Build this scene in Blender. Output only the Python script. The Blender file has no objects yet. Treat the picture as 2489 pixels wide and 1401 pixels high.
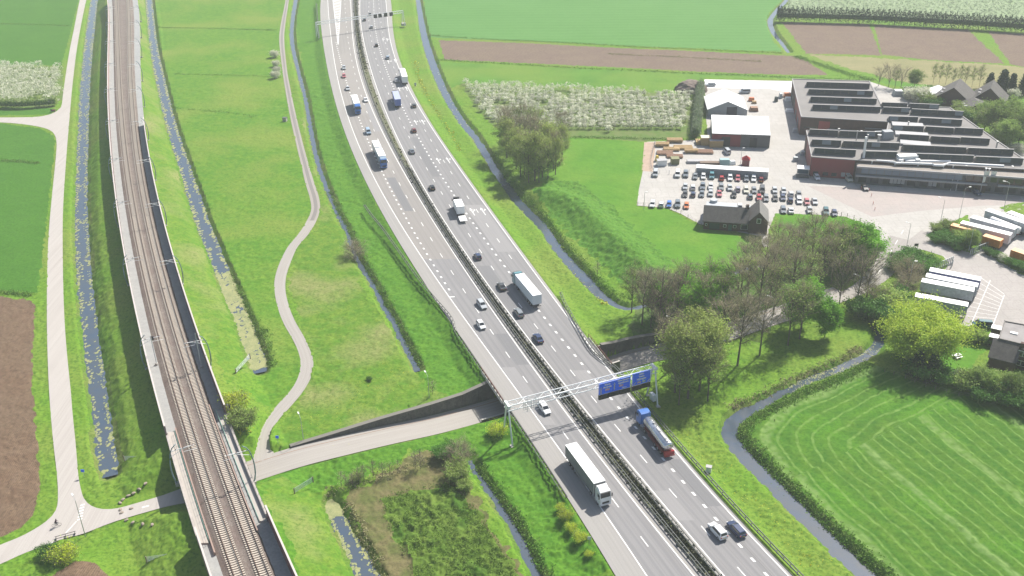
import bpy, bmesh, math, random
import numpy as np
from mathutils import Vector, Matrix
from mathutils.geometry import tessellate_polygon
random.seed(7); RS = np.random.RandomState(11)
SC = bpy.context.scene; COL = SC.collection
# ------------------------------------------------------------------ camera
FPX, PITCH, ROLL, CAMH = 2416.6, math.radians(28.033), math.radians(-1.123), 130.38
CF = np.array([0, math.cos(PITCH), -math.sin(PITCH)]); _r = np.array([1., 0, 0]); _u = np.cross(_r, CF)
CR = math.cos(ROLL)*_r+math.sin(ROLL)*_u; CU = -math.sin(ROLL)*_r+math.cos(ROLL)*_u
cam = bpy.data.cameras.new('camera'); camo = bpy.data.objects.new('camera', cam); COL.objects.link(camo)
m = Matrix([[CR[i], CU[i], -CF[i], (0, 0, CAMH)[i]] for i in range(3)]+[[0, 0, 0, 1]])
camo.matrix_world = m; cam.sensor_width = 36; cam.lens = FPX/2489*36; cam.clip_end = 9000; cam.clip_start = 1
SC.camera = camo
# ------------------------------------------------------------------ world, sun, exposure
SUN_EL, SUN_AZ = math.radians(46), math.radians(40)      # azimuth from +Y towards +X, where the sun stands
wd = bpy.data.worlds.new('World'); SC.world = wd; wd.use_nodes = True
nt = wd.node_tree; bg = nt.nodes['Background']; sky = nt.nodes.new('ShaderNodeTexSky')
sky.sky_type = 'NISHITA'; sky.sun_disc = False; sky.sun_elevation = SUN_EL; sky.sun_rotation = SUN_AZ
sky.dust_density = 2.0; sky.air_density = 1.0
nt.links.new(sky.outputs[0], bg.inputs[0]); bg.inputs[1].default_value = 0.085
sl = bpy.data.lights.new('sun', 'SUN'); sl.energy = 5.0; sl.angle = math.radians(.53); sl.color = (1, .95, .87)
so = bpy.data.objects.new('sun', sl); COL.objects.link(so)
sd = Vector((math.sin(SUN_AZ)*math.cos(SUN_EL), math.cos(SUN_AZ)*math.cos(SUN_EL), math.sin(SUN_EL)))
so.rotation_euler = sd.to_track_quat('Z', 'Y').to_euler(); so.location = (60, 100, 120)
SC.view_settings.view_transform = 'Standard'; SC.view_settings.look = 'None'
SC.view_settings.exposure = 0.76; SC.view_settings.gamma = 1
SC.cycles.max_bounces = 6; SC.cycles.diffuse_bounces = 2; SC.cycles.glossy_bounces = 2
SC.cycles.transmission_bounces = 3; SC.cycles.volume_bounces = 1; SC.cycles.transparent_max_bounces = 6
# ------------------------------------------------------------------ placing: a point of the photograph -> the spot in the place at height z
HAZE = .00021
LAND = -1.5
def W(px, py, z=LAND):
    d = CF*FPX+CR*(px-1244.5)-CU*(py-700.5); t = (CAMH-z)/-d[2]
    return np.array([d[0]*t, d[1]*t])
def WP(pts, z=LAND): return np.array([W(p[0], p[1], z) for p in pts])
def PX(x, y, z):
    v = np.array([x, y, z-CAMH]); q = v@CF
    return 1244.5+FPX*(v@CR)/q, 700.5-FPX*(v@CU)/q
# ------------------------------------------------------------------ materials
MATS = {}
def mat(name, col, rough=.8, metal=0, var=0, scale=1., col2=None, bump=0, bscale=None, fine=None, trans=0, wave=None, spec=None, large=None, obj=False, emit=None, grid=None):
    """procedural material: base colour broken up by noise at several sizes, optional relief, streaks and translucency"""
    if name in MATS: return MATS[name]
    M = bpy.data.materials.new(name); M.use_nodes = True; MATS[name] = M
    n = M.node_tree.nodes; L = M.node_tree.links; b = n['Principled BSDF']
    b.inputs['Roughness'].default_value = rough; b.inputs['Metallic'].default_value = metal
    if spec is not None: b.inputs['Specular IOR Level'].default_value = spec
    tc = n.new('ShaderNodeTexCoord'); co = tc.outputs['Object']
    c = n.new('ShaderNodeRGB'); c.outputs[0].default_value = (*col, 1); cur = c.outputs[0]
    def noise(sc, det=4, ro=.6, out='Fac'):
        t = n.new('ShaderNodeTexNoise'); t.inputs['Scale'].default_value = sc; t.inputs['Detail'].default_value = det
        t.inputs['Roughness'].default_value = ro; L.new(co, t.inputs['Vector']); return t.outputs[out]
    def mix(fac, a, bcol, lo=0., hi=1., mode='MIX', amt=1.):
        r = n.new('ShaderNodeMapRange'); r.inputs[1].default_value = lo; r.inputs[2].default_value = hi
        r.inputs[4].default_value = amt; L.new(fac, r.inputs[0])
        x = n.new('ShaderNodeMix'); x.data_type = 'RGBA'; x.blend_type = mode; L.new(r.outputs[0], x.inputs[0]); L.new(a, x.inputs[6])
        if isinstance(bcol, tuple): x.inputs[7].default_value = (*bcol, 1)
        else: L.new(bcol, x.inputs[7])
        return x.outputs[2]
    if col2 is not None: cur = mix(noise(scale, 5), cur, col2, .38, .62)
    if large is not None: cur = mix(noise(large[0], 4, .55), cur, large[1], large[2] if len(large) > 2 else .42, large[3] if len(large) > 3 else .64)
    if wave is not None:      # (scale, angle, colour, amount, distortion)
        mp = n.new('ShaderNodeMapping'); mp.inputs['Rotation'].default_value = (0, 0, -wave[1]); L.new(co, mp.inputs[0])
        t = n.new('ShaderNodeTexWave'); t.inputs['Scale'].default_value = wave[0]; t.inputs['Distortion'].default_value = wave[4]
        t.inputs['Detail'].default_value = 3; t.inputs['Detail Scale'].default_value = .35; L.new(mp.outputs[0], t.inputs['Vector'])
        cur = mix(t.outputs['Fac'], cur, wave[2], .25, .8, amt=wave[3])
    if fine is not None: cur = mix(noise(fine[0], 3, .7), cur, fine[1], .45, .68, amt=fine[2] if len(fine) > 2 else 1.)
    if grid is not None:
        t = n.new('ShaderNodeTexBrick'); t.offset = .5; t.inputs['Scale'].default_value = 1; t.inputs['Mortar Size'].default_value = grid[2]; t.inputs['Brick Width'].default_value = grid[0]; t.inputs['Row Height'].default_value = grid[0]; L.new(co, t.inputs['Vector'])
        cur = mix(t.outputs['Fac'], cur, grid[1], .2, .8, amt=.7)
    if var:
        cur = mix(noise(scale*3.1, 6, .75), cur, (0, 0, 0), .35, .75, amt=var)
    if obj:
        oi = n.new('ShaderNodeObjectInfo'); h = n.new('ShaderNodeHueSaturation'); r = n.new('ShaderNodeMapRange')
        r.inputs[3].default_value = .75; r.inputs[4].default_value = 1.22; L.new(oi.outputs['Random'], r.inputs[0])
        L.new(r.outputs[0], h.inputs['Value']); L.new(cur, h.inputs['Color']); cur = h.outputs[0]
    L.new(cur, b.inputs['Base Color'])
    if bump:
        bp = n.new('ShaderNodeBump'); bp.inputs['Strength'].default_value = min(1, bump); bp.inputs['Distance'].default_value = .2*max(1, bump)
        L.new(noise(bscale or scale*8, 4, .7), bp.inputs['Height']); L.new(bp.outputs[0], b.inputs['Normal'])
    if emit: b.inputs['Emission Color'].default_value = (*emit, 1); b.inputs['Emission Strength'].default_value = 1
    if trans:
        tr = n.new('ShaderNodeBsdfTranslucent'); L.new(cur, tr.inputs[0]); ms = n.new('ShaderNodeMixShader'); ms.inputs[0].default_value = trans
        L.new(b.outputs[0], ms.inputs[1]); L.new(tr.outputs[0], ms.inputs[2]); L.new(ms.outputs[0], n['Material Output'].inputs['Surface'])
    return M
def pm(name, col, rough=.5, metal=0, **k): return mat(name, col, rough, metal, var=k.pop('var', .12), scale=k.pop('scale', 1.5), **k)
# ------------------------------------------------------------------ object helpers
def link(name, me, parent=None, mats=(), label=None, cat=None, group=None, kind=None):
    o = bpy.data.objects.new(name, me); COL.objects.link(o)
    if me is not None:
        for x in mats:
            if len(me.materials) < len(mats): me.materials.append(x)
    if parent is not None: o.parent = parent
    tag(o, label, cat, group, kind); return o
def tag(o, label=None, cat=None, group=None, kind=None):
    if label: o['label'] = label
    if cat: o['category'] = cat
    if group: o['group'] = group
    if kind: o['kind'] = kind
    return o
def root(name, loc, rz, label, cat, group=None):
    o = link(name, None, None, (), label, cat, group); o.empty_display_size = .3
    o.location = loc; o.rotation_euler = (0, 0, rz); return o
def np_mesh(name, V, Fq, smooth=False):
    me = bpy.data.meshes.new(name); V = np.asarray(V, np.float32); Fq = np.asarray(Fq, np.int32); k = Fq.shape[1]
    me.vertices.add(len(V)); me.vertices.foreach_set('co', V.ravel()); me.loops.add(Fq.size); me.loops.foreach_set('vertex_index', Fq.ravel())
    me.polygons.add(len(Fq)); me.polygons.foreach_set('loop_start', np.arange(0, Fq.size, k, dtype=np.int32)); me.polygons.foreach_set('loop_total', np.full(len(Fq), k, np.int32))
    if smooth: me.polygons.foreach_set('use_smooth', np.ones(len(Fq), bool))
    me.update(calc_edges=True); return me
class MB:
    """collects boxes, prisms, tubes and sheets, then links them as ONE mesh"""
    def __init__(s): s.v = []; s.f = []; s.m = []
    def add(s, V, Fs, mi=0):
        n = len(s.v); s.v += [tuple(float(c) for c in p) for p in V]; s.f += [[i+n for i in f] for f in Fs]; s.m += [mi]*len(Fs); return s
    def box(s, c, d, rz=0, mi=0, top=1., topx=None):
        ca, sa = math.cos(rz), math.sin(rz); V = []
        for z, t, tx in ((-1, 1, 1), (1, top, topx if topx is not None else top)):
            for x, y in ((-1, -1), (1, -1), (1, 1), (-1, 1)):
                X, Y = x*d[0]/2*tx, y*d[1]/2*t; V.append((c[0]+X*ca-Y*sa, c[1]+X*sa+Y*ca, c[2]+z*d[2]/2))
        return s.add(V, [[3, 2, 1, 0], [4, 5, 6, 7], [0, 1, 5, 4], [1, 2, 6, 5], [2, 3, 7, 6], [3, 0, 4, 7]], mi)
    def tube(s, pts, r, n=6, mi=0, r2=None, cap=True):
        pts = [Vector(p) for p in pts]; N = len(pts); V = []
        for i, p in enumerate(pts):
            t = (pts[min(i+1, N-1)]-pts[max(i-1, 0)]).normalized(); a = t.orthogonal().normalized() if abs(t.z) > .99 else t.cross(Vector((0, 0, 1))).normalized(); b = t.cross(a)
            rr = r if r2 is None else r+(r2-r)*i/(N-1)
            for k in range(n): q = p+(a*math.cos(2*math.pi*k/n)+b*math.sin(2*math.pi*k/n))*rr; V.append(q)
        Fs = [[i*n+k, i*n+(k+1) % n, (i+1)*n+(k+1) % n, (i+1)*n+k] for i in range(N-1) for k in range(n)]
        if cap: Fs += [list(range(n))[::-1], [(N-1)*n+k for k in range(n)]]
        return s.add(V, Fs, mi)
    def prism(s, poly, z0, z1, mi=0, mt=None, bottom=False):
        n = len(poly); V = [(p[0], p[1], z0) for p in poly]+[(p[0], p[1], z1) for p in poly]
        a = sum(poly[i][0]*poly[(i+1) % n][1]-poly[(i+1) % n][0]*poly[i][1] for i in range(n))
        sd_ = [[i, (i+1) % n, n+(i+1) % n, n+i] if a > 0 else [(i+1) % n, i, n+i, n+(i+1) % n] for i in range(n)]
        s.add(V, sd_, mi); tr = tessellate_polygon([[Vector((p[0], p[1], 0)) for p in poly]])
        T = []
        for t in tr:
            p = [poly[i] for i in t]; ar = (p[1][0]-p[0][0])*(p[2][1]-p[0][1])-(p[2][0]-p[0][0])*(p[1][1]-p[0][1])
            T.append([n+i for i in (t if ar > 0 else t[::-1])])
        k = len(s.v)-len(V); s.f += [[i+k for i in f] for f in T]; s.m += [mi if mt is None else mt]*len(T)
        return s
    def mesh(s, name, smooth=False):
        me = bpy.data.meshes.new(name); me.from_pydata(s.v, [], s.f); me.polygons.foreach_set('material_index', s.m)
        if smooth: me.polygons.foreach_set('use_smooth', [True]*len(s.f))
        me.update(); return me
    def out(s, name, mats, parent=None, **k):
        if not isinstance(mats, (list, tuple)): mats = [mats]
        sm = k.pop('smooth', False); bv = k.pop('bevel', 0); me = s.mesh(name, sm)
        if bv:
            bm = bmesh.new(); bm.from_mesh(me); bmesh.ops.remove_doubles(bm, verts=bm.verts, dist=1e-4)
            es = [e for e in bm.edges if len(e.link_faces) == 2 and e.calc_face_angle(0) > .4]
            bmesh.ops.bevel(bm, geom=es, offset=bv, segments=1, affect='EDGES', clamp_overlap=True); bm.to_mesh(me); bm.free()
        for x in mats: me.materials.append(x)
        return link(name, me, parent, (), **k)
def dup(o, loc=None, rz=None, parent=None, mats=None, label=None, group=None, scale=None):
    """a thing with its parts and sub-parts; mats: {old material name: new material} set on the copies only"""
    c = o.copy(); COL.objects.link(c)
    if parent is not None: c.parent = parent
    if mats and c.data is not None:
        for i, sl_ in enumerate(c.material_slots):
            nm_ = sl_.material.name if sl_.material else ''
            if nm_ in mats: sl_.link = 'OBJECT'; sl_.material = mats[nm_]
    for ch in o.children: dup(ch, parent=c, mats=mats)
    if loc is not None: c.location = loc
    if rz is not None: c.rotation_euler = (0, 0, rz)
    if scale is not None: c.scale = scale
    if label: c['label'] = label
    if group: c['group'] = group
    return c
# ------------------------------------------------------------------ curves
def smooth_line(P, step=2., k=6):
    P = np.asarray(P, float); n = len(P)
    if n < 3: T = np.linspace(0, 1, max(2, int(np.linalg.norm(P[1]-P[0])/step)+1))[:, None]; return P[0]+(P[1]-P[0])*T
    out = []
    for i in range(n-1):
        p0, p1, p2, p3 = P[max(i-1, 0)], P[i], P[i+1], P[min(i+2, n-1)]
        m_ = max(2, int(np.linalg.norm(p2-p1)/step)+1)
        for t in np.linspace(0, 1, m_, endpoint=(i == n-2)):
            out.append(.5*((2*p1)+(-p0+p2)*t+(2*p0-5*p1+4*p2-p3)*t*t+(-p0+3*p1-3*p2+p3)*t**3))
    return np.array(out)
def in_poly(x, y, P):
    P = np.asarray(P); c = np.zeros(x.shape, bool); ok = (x >= P[:, 0].min()) & (x <= P[:, 0].max()) & (y >= P[:, 1].min()) & (y <= P[:, 1].max())
    xs, ys = x[ok], y[ok]; r = np.zeros(xs.shape, bool); j = len(P)-1
    for i in range(len(P)):
        xi, yi, xj, yj = P[i][0], P[i][1], P[j][0], P[j][1]
        if yi != yj: r ^= ((yi > ys) != (yj > ys)) & (xs < (xj-xi)*(ys-yi)/(yj-yi)+xi)
        j = i
    c[ok] = r; return c
def dist_line(x, y, P, maxd, wts=None):
    """distance to a polyline (and the value interpolated along it) wherever it is below maxd"""
    P = np.asarray(P, float); D = np.full(x.shape, 1e9, np.float32); Vv = np.zeros(x.shape, np.float32)
    ch = 12
    for s0 in range(0, len(P)-1, ch):
        Q = P[s0:s0+ch+1]; ok = (x > Q[:, 0].min()-maxd) & (x < Q[:, 0].max()+maxd) & (y > Q[:, 1].min()-maxd) & (y < Q[:, 1].max()+maxd)
        idx = np.nonzero(ok)[0]
        if not len(idx): continue
        xs, ys = x[idx], y[idx]; d0 = D[idx].copy(); v0 = Vv[idx].copy()
        for i in range(len(Q)-1):
            a, b = Q[i], Q[i+1]; e = b-a; l2 = e@e
            if l2 == 0: continue
            t = np.clip(((xs-a[0])*e[0]+(ys-a[1])*e[1])/l2, 0, 1); d = np.hypot(xs-a[0]-t*e[0], ys-a[1]-t*e[1]); k = d < d0; d0[k] = d[k]
            if wts is not None: v = wts[s0+i]+t*(wts[s0+i+1]-wts[s0+i]); v0[k] = v[k]
        D[idx] = d0; Vv[idx] = v0
    return D, Vv
def polyfun(pts, z, deg=5, far=None):
    P = WP(pts, z); y0, y1 = P[:, 1].min(), P[:, 1].max(); tn = lambda y: (np.asarray(y, float)-370)/250
    c = np.polyfit(tn(P[:, 1]), P[:, 0], deg); dc = np.polyder(c)
    def f(y):
        y = np.asarray(y, float); yc = np.clip(y, y0, y1); return np.polyval(c, tn(yc))+np.polyval(dc, tn(yc))/250*(y-yc)
    return f
def slope(f, y): return (f(y+.5)-f(y-.5))
# ================================================================== traced lines (points of the photograph, turned into places on the ground)
OUT_L = [(780,0),(783,95),(797,170),(828,285),(863,380),(885,440),(911,494),(943,548),(980,608),(1014,660),(1057,720),(1092,768),(1142,843),(1199,937),(1240,1001),(1306,1095),(1334,1149),(1371,1218),(1405,1266),(1443,1309),(1474,1352),(1508,1401)]
EDGE_L = [(797,0),(804,95),(820,180),(848,285),(885,380),(908,431),(928,474),(948,520),(1000,588),(1042,645),(1085,700),(1138,780),(1142,785),(1185,843),(1242,937),(1269,975),(1291,1001),(1328,1055),(1377,1121),(1414,1164),(1468,1250),(1580,1401)]
MED_L = [(851,0),(854,50),(860,108),(871,171),(894,243),(923,308),(960,380),(1000,449),(1037,511),(1080,583),(1122,643),(1165,708),(1200,764),(1246,826),(1294,894),(1337,951),(1377,1006),(1411,1050),(1483,1141),(1567,1250),(1685,1401)]
MED_R = [(875,0),(878,57),(888,123),(903,171),(925,243),(960,323),(1003,400),(1028,451),(1068,517),(1122,608),(1171,674),(1214,731),(1257,788),(1314,860),(1360,917),(1400,965),(1445,1020),(1470,1055),(1525,1123),(1597,1207),(1631,1250),(1761,1401)]
OUT_R = [(938,0),(940,57),(954,114),(974,171),(1000,228),(1031,283),(1068,340),(1108,400),(1134,440),(1171,494),(1214,551),(1257,605),(1290,640),(1326,683),(1357,730),(1400,797),(1437,851),(1480,914),(1517,954),(1551,994),(1645,1101),(1714,1172),(1771,1244),(1828,1312),(1922,1401)]
BLK_L = [(805,50),(815,97),(828,143),(840,190),(851,228),(871,291),(925,411),(944,449),(966,489),(990,533),(1017,580),(1047,632),(1071,674),(1090,704)]
DSH_L = [(838,0),(842,60),(850,120),(862,180),(885,250),(915,330),(955,419),(971,447),(987,478),(1006,510),(1026,544),(1049,580),(1072,619),(1098,661),(1127,705),(1159,753),(1194,806),(1232,861),(1276,921),(1374,1059),(1495,1222),(1567,1316),(1630,1401)]
DSH_R = [(896,20),(898,60),(905,110),(918,160),(942,225),(975,290),(1005,350),(1033,404),(1048,430),(1068,462),(1089,495),(1137,566),(1162,604),(1194,645),(1304,793),(1345,847),(1393,906),(1443,971),(1500,1041),(1563,1116),(1635,1198),(1713,1288),(1799,1386)]
BLK_R = [(910,43),(917,100),(934,154),(954,206),(974,251),(997,297),(1024,348),(1045,383),(1071,427),(1105,476),(1158,554),(1225,644),(1318,765),(1342,796),(1371,831),(1402,869),(1435,908),(1488,972),(1525,1017),(1587,1090),(1635,1145),(1683,1198),(1736,1257),(1794,1319),(1854,1386)]
DSH_R2 = [(925,43),(935,100),(950,150),(985,225),(1020,290),(1060,360),(1097,422),(1115,450),(1136,480),(1159,513),(1183,547),(1211,583),(1240,622)]
f_out_l, f_edge_l, f_med_l, f_med_r, f_out_r = [polyfun(p, 0) for p in (OUT_L, EDGE_L, MED_L, MED_R, OUT_R)]
f_dsh_l, f_dsh_r, f_blk_r = [polyfun(p, 0) for p in (DSH_L, DSH_R, BLK_R)]
f_blk_l, f_dsh_r2 = polyfun(BLK_L, 0, 3), polyfun(DSH_R2, 0, 3)
def f_med(y): return (f_med_l(y)+f_med_r(y))/2
def f_pav_l(y): return f_out_l(y)
def f_pav_r(y): return f_out_r(y)+.9+np.clip((np.asarray(y)-380)/230, 0, 1)*2.2
RZ = 3.3      # top of the railway deck
RWL = [(261,0),(262,114),(263,228),(266,343),(270,390),(288,523),(308,637),(334,780),(343,814),(368,917),(400,1037),(472,1282),(514,1401)]
RWR = [(334,0),(338,114),(343,228),(348,285),(366,400),(391,508),(422,628),(471,777),(491,834),(528,943),(545,985),(645,1229),(700,1355),(722,1401)]
TL = [(282,0),(286,114),(291,228),(304,380),(350,640),(377,760),(434,960),(497,1161),(580,1401)]
TR = [(312,0),(315,114),(319,228),(333,380),(386,640),(418,760),(482,960),(552,1161),(643,1401)]
f_rwl, f_rwr = polyfun(RWL, RZ+2.8), polyfun(RWR, RZ+2.8)
f_tl, f_tr = polyfun(TL, RZ), polyfun(TR, RZ)
def f_rail(y): return (f_tl(y)+f_tr(y))/2
WZ = -2.55    # water level
def band(L, R, z=WZ, step=2.):
    """a strip traced by its left and right edges -> centre line and half widths"""
    A, B = WP(L, z), WP(R, z); C = smooth_line((A+B)/2, step); h = np.linalg.norm(A-B, axis=1)/2
    s0 = np.r_[0, np.cumsum(np.linalg.norm(np.diff((A+B)/2, axis=0), axis=1))]; s1 = np.r_[0, np.cumsum(np.linalg.norm(np.diff(C, axis=0), axis=1))]
    return C, np.interp(s1/s1[-1], s0/s0[-1], h)*.93
def bandw(Cx, z=WZ, step=2.):
    """centre points with a width in pixels"""
    return band([(x-w/2, y) for x, y, w in Cx], [(x+w/2, y) for x, y, w in Cx], z, step)
WATER = {
 'ditch_west': bandw([(231,-20,15),(229,0,16),(217,100,20),(208,200,22),(203,300,24),(200,400,26),(198,520,29),(203,640,33),(214,760,36),(226,860,38),(238,950,38),(248,1020,40),(256,1090,43),(264,1130,42),(268,1158,30)]),
 'ditch_middle': bandw([(361,-20,15),(362,0,16),(372,100,18),(391,200,22),(418,310,24),(447,400,27),(486,523,33),(520,610,34),(556,700,36),(590,780,38),(612,840,40),(628,890,40),(633,906,30)]),
 'ditch_meadow': bandw([(720,-20,8),(719,0,9),(710,60,9),(711,110,9),(724,170,8),(742,240,8),(756,320,9),(768,380,9),(790,450,9),(818,517,9),(843,565,9),(868,631,9),(903,688,10),(935,750,10),(960,794,11),(985,845,12),(1001,875,13),(1016,903,13)]),
 'ditch_motorway': bandw([(1015,-20,9),(1016,0,10),(1030,83,16),(1052,157,19),(1080,225,18),(1118,290,17),(1158,340,17),(1195,400,18),(1222,440,22),(1262,494,24),(1318,551,24),(1365,617,25),(1425,683,28),(1465,723,26),(1512,750,18),(1545,750,14),(1572,742,10)]),
 'canal_east': bandw([(2128,798,12),(2137,820,22),(2125,850,24),(2085,876,24),(2035,900,24),(1960,928,24),(1900,958,22),(1850,985,26),(1800,1010,34),(1778,1035,40),(1774,1060,38),(1793,1090,40),(1830,1130,42),(1880,1180,44),(1930,1230,46),(1990,1290,48),(2050,1348,50),(2105,1401,52),(2170,1465,54)]),
 'ditch_narrow': bandw([(1143,1120,10),(1152,1140,12),(1194,1201,16),(1222,1245,18),(1247,1286,18),(1278,1345,20),(1302,1401,22),(1330,1460,24)]),
 'pond_reeds': bandw([(805,1218,18),(808,1235,32),(826,1272,38),(850,1315,42),(872,1358,48),(893,1401,52),(925,1460,56)]),
 'pond_wood': bandw([(1768,672,8),(1795,660,10),(1825,650,10),(1866,645,7)]),
 'ditch_far_east': bandw([(1916,-20,8),(1912,0,9),(1885,30,12),(1872,52,13),(1880,80,12),(1903,110,9),(1918,131,8)]),
}
# paved polygons lying on the land
def ring(*seg): return [p for s in seg for p in s]
FARM_ROAD = ring([(203,-30),(194,0),(181,65),(168,130),(155,215),(150,255),(143,266),(132,274),(112,281),(80,285),(0,286),(-80,284),(-80,297),(0,298),(60,303),(105,311),(128,322),(137,342),(136,380),(127,470),(119,560),(115,650),(114,780),(117,900),(122,990),(130,1080),(138,1150),(141,1205),(136,1240),(112,1268),(60,1300),(0,1325),(-60,1348),(-60,1392),(0,1372),(60,1345),(150,1312),(205,1297),(280,1268),(400,1233),(470,1216),(470,1180),(440,1188),(400,1203),(330,1224),(285,1236),(250,1238),(222,1230),(204,1212),(195,1182),(190,1150),(184,1080),(176,1000),(172,950),(162,850),(156,760),(153,650),(153,520),(160,400),(168,300),(177,200),(190,100),(210,0),(222,-30)])
CYC = bandw([(697,-30,7),(698,0,8),(688,60,11),(685,100,12),(692,170,11),(702,230,13),(713,285,15),(727,345,16),(741,400,18),(753,445,21),(764,480,22),(767,510,21),(756,540,24),(737,570,25),(712,600,24),(694,637,27),(682,675,27),(681,710,26),(690,750,27),(704,785,28),(724,820,28),(738,850,28),(746,880,31),(741,915,32),(722,950,32),(692,985,35),(662,1020,32),(645,1055,32),(640,1085,38),(640,1120,60)], LAND, 1.2)
_u = [(290,1243,-1.5),(380,1222,-1.5),(455,1200,-1.55),(530,1176,-1.55),(610,1148,-1.55),(720,1113,-1.6),(830,1085,-2.2),(950,1057,-3.3),(1060,1033,-4.3),(1170,1003,-5.1),(1290,965,-5.3),(1420,915,-5.3),(1540,872,-4.8),(1640,848,-3.9),(1740,818,-2.6),(1850,780,-1.7),(1950,748,-1.5),(2050,712,-1.5)]
UPC = np.array([list(W(x, y, z))+[z] for x, y, z in _u]); 
ROAD_C, ROAD_H = bandw([(1950,752,26),(2010,732,34),(2070,712,42),(2110,690,52),(2140,662,62),(2158,640,66),(2172,610,70),(2200,582,80)], LAND, 1.5)
YARD = [(1712,193),(1925,197),(2118,200),(2230,235),(2330,290),(2489,372),(2540,392),(2620,470),(2560,700),(2600,860),(2489,835),(2445,792),(2410,800),(2330,790),(2300,770),(2330,730),(2330,690),(2280,672),(2262,668),(2298,655),(2308,640),(2290,622),(2245,608),(2225,606),(2165,660),(2180,650),(2160,620),(2108,606),(2137,562),(2100,545),(2055,527),(1985,522),(1885,520),(1868,560),(1868,600),(1853,600),(1850,575),(1700,545),(1655,520),(1620,506),(1548,500),(1553,460),(1563,414),(1572,345),(1720,340),(1716,280)]
BRICKYARD = [(1962,452),(2065,456),(2240,470),(2480,478),(2489,500),(2395,500),(2250,512),(2180,520),(2120,528),(2050,495)]
ISLES = [[(2258,568),(2300,545),(2330,532),(2352,522),(2372,590),(2395,600),(2368,620),(2330,605),(2290,592),(2264,583)],
         [(2430,505),(2460,495),(2489,492),(2540,500),(2540,560),(2489,540),(2450,520)],
         [(2400,600),(2430,612),(2489,650),(2540,680),(2540,700),(2489,672),(2420,632),(2392,615)]]
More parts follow.
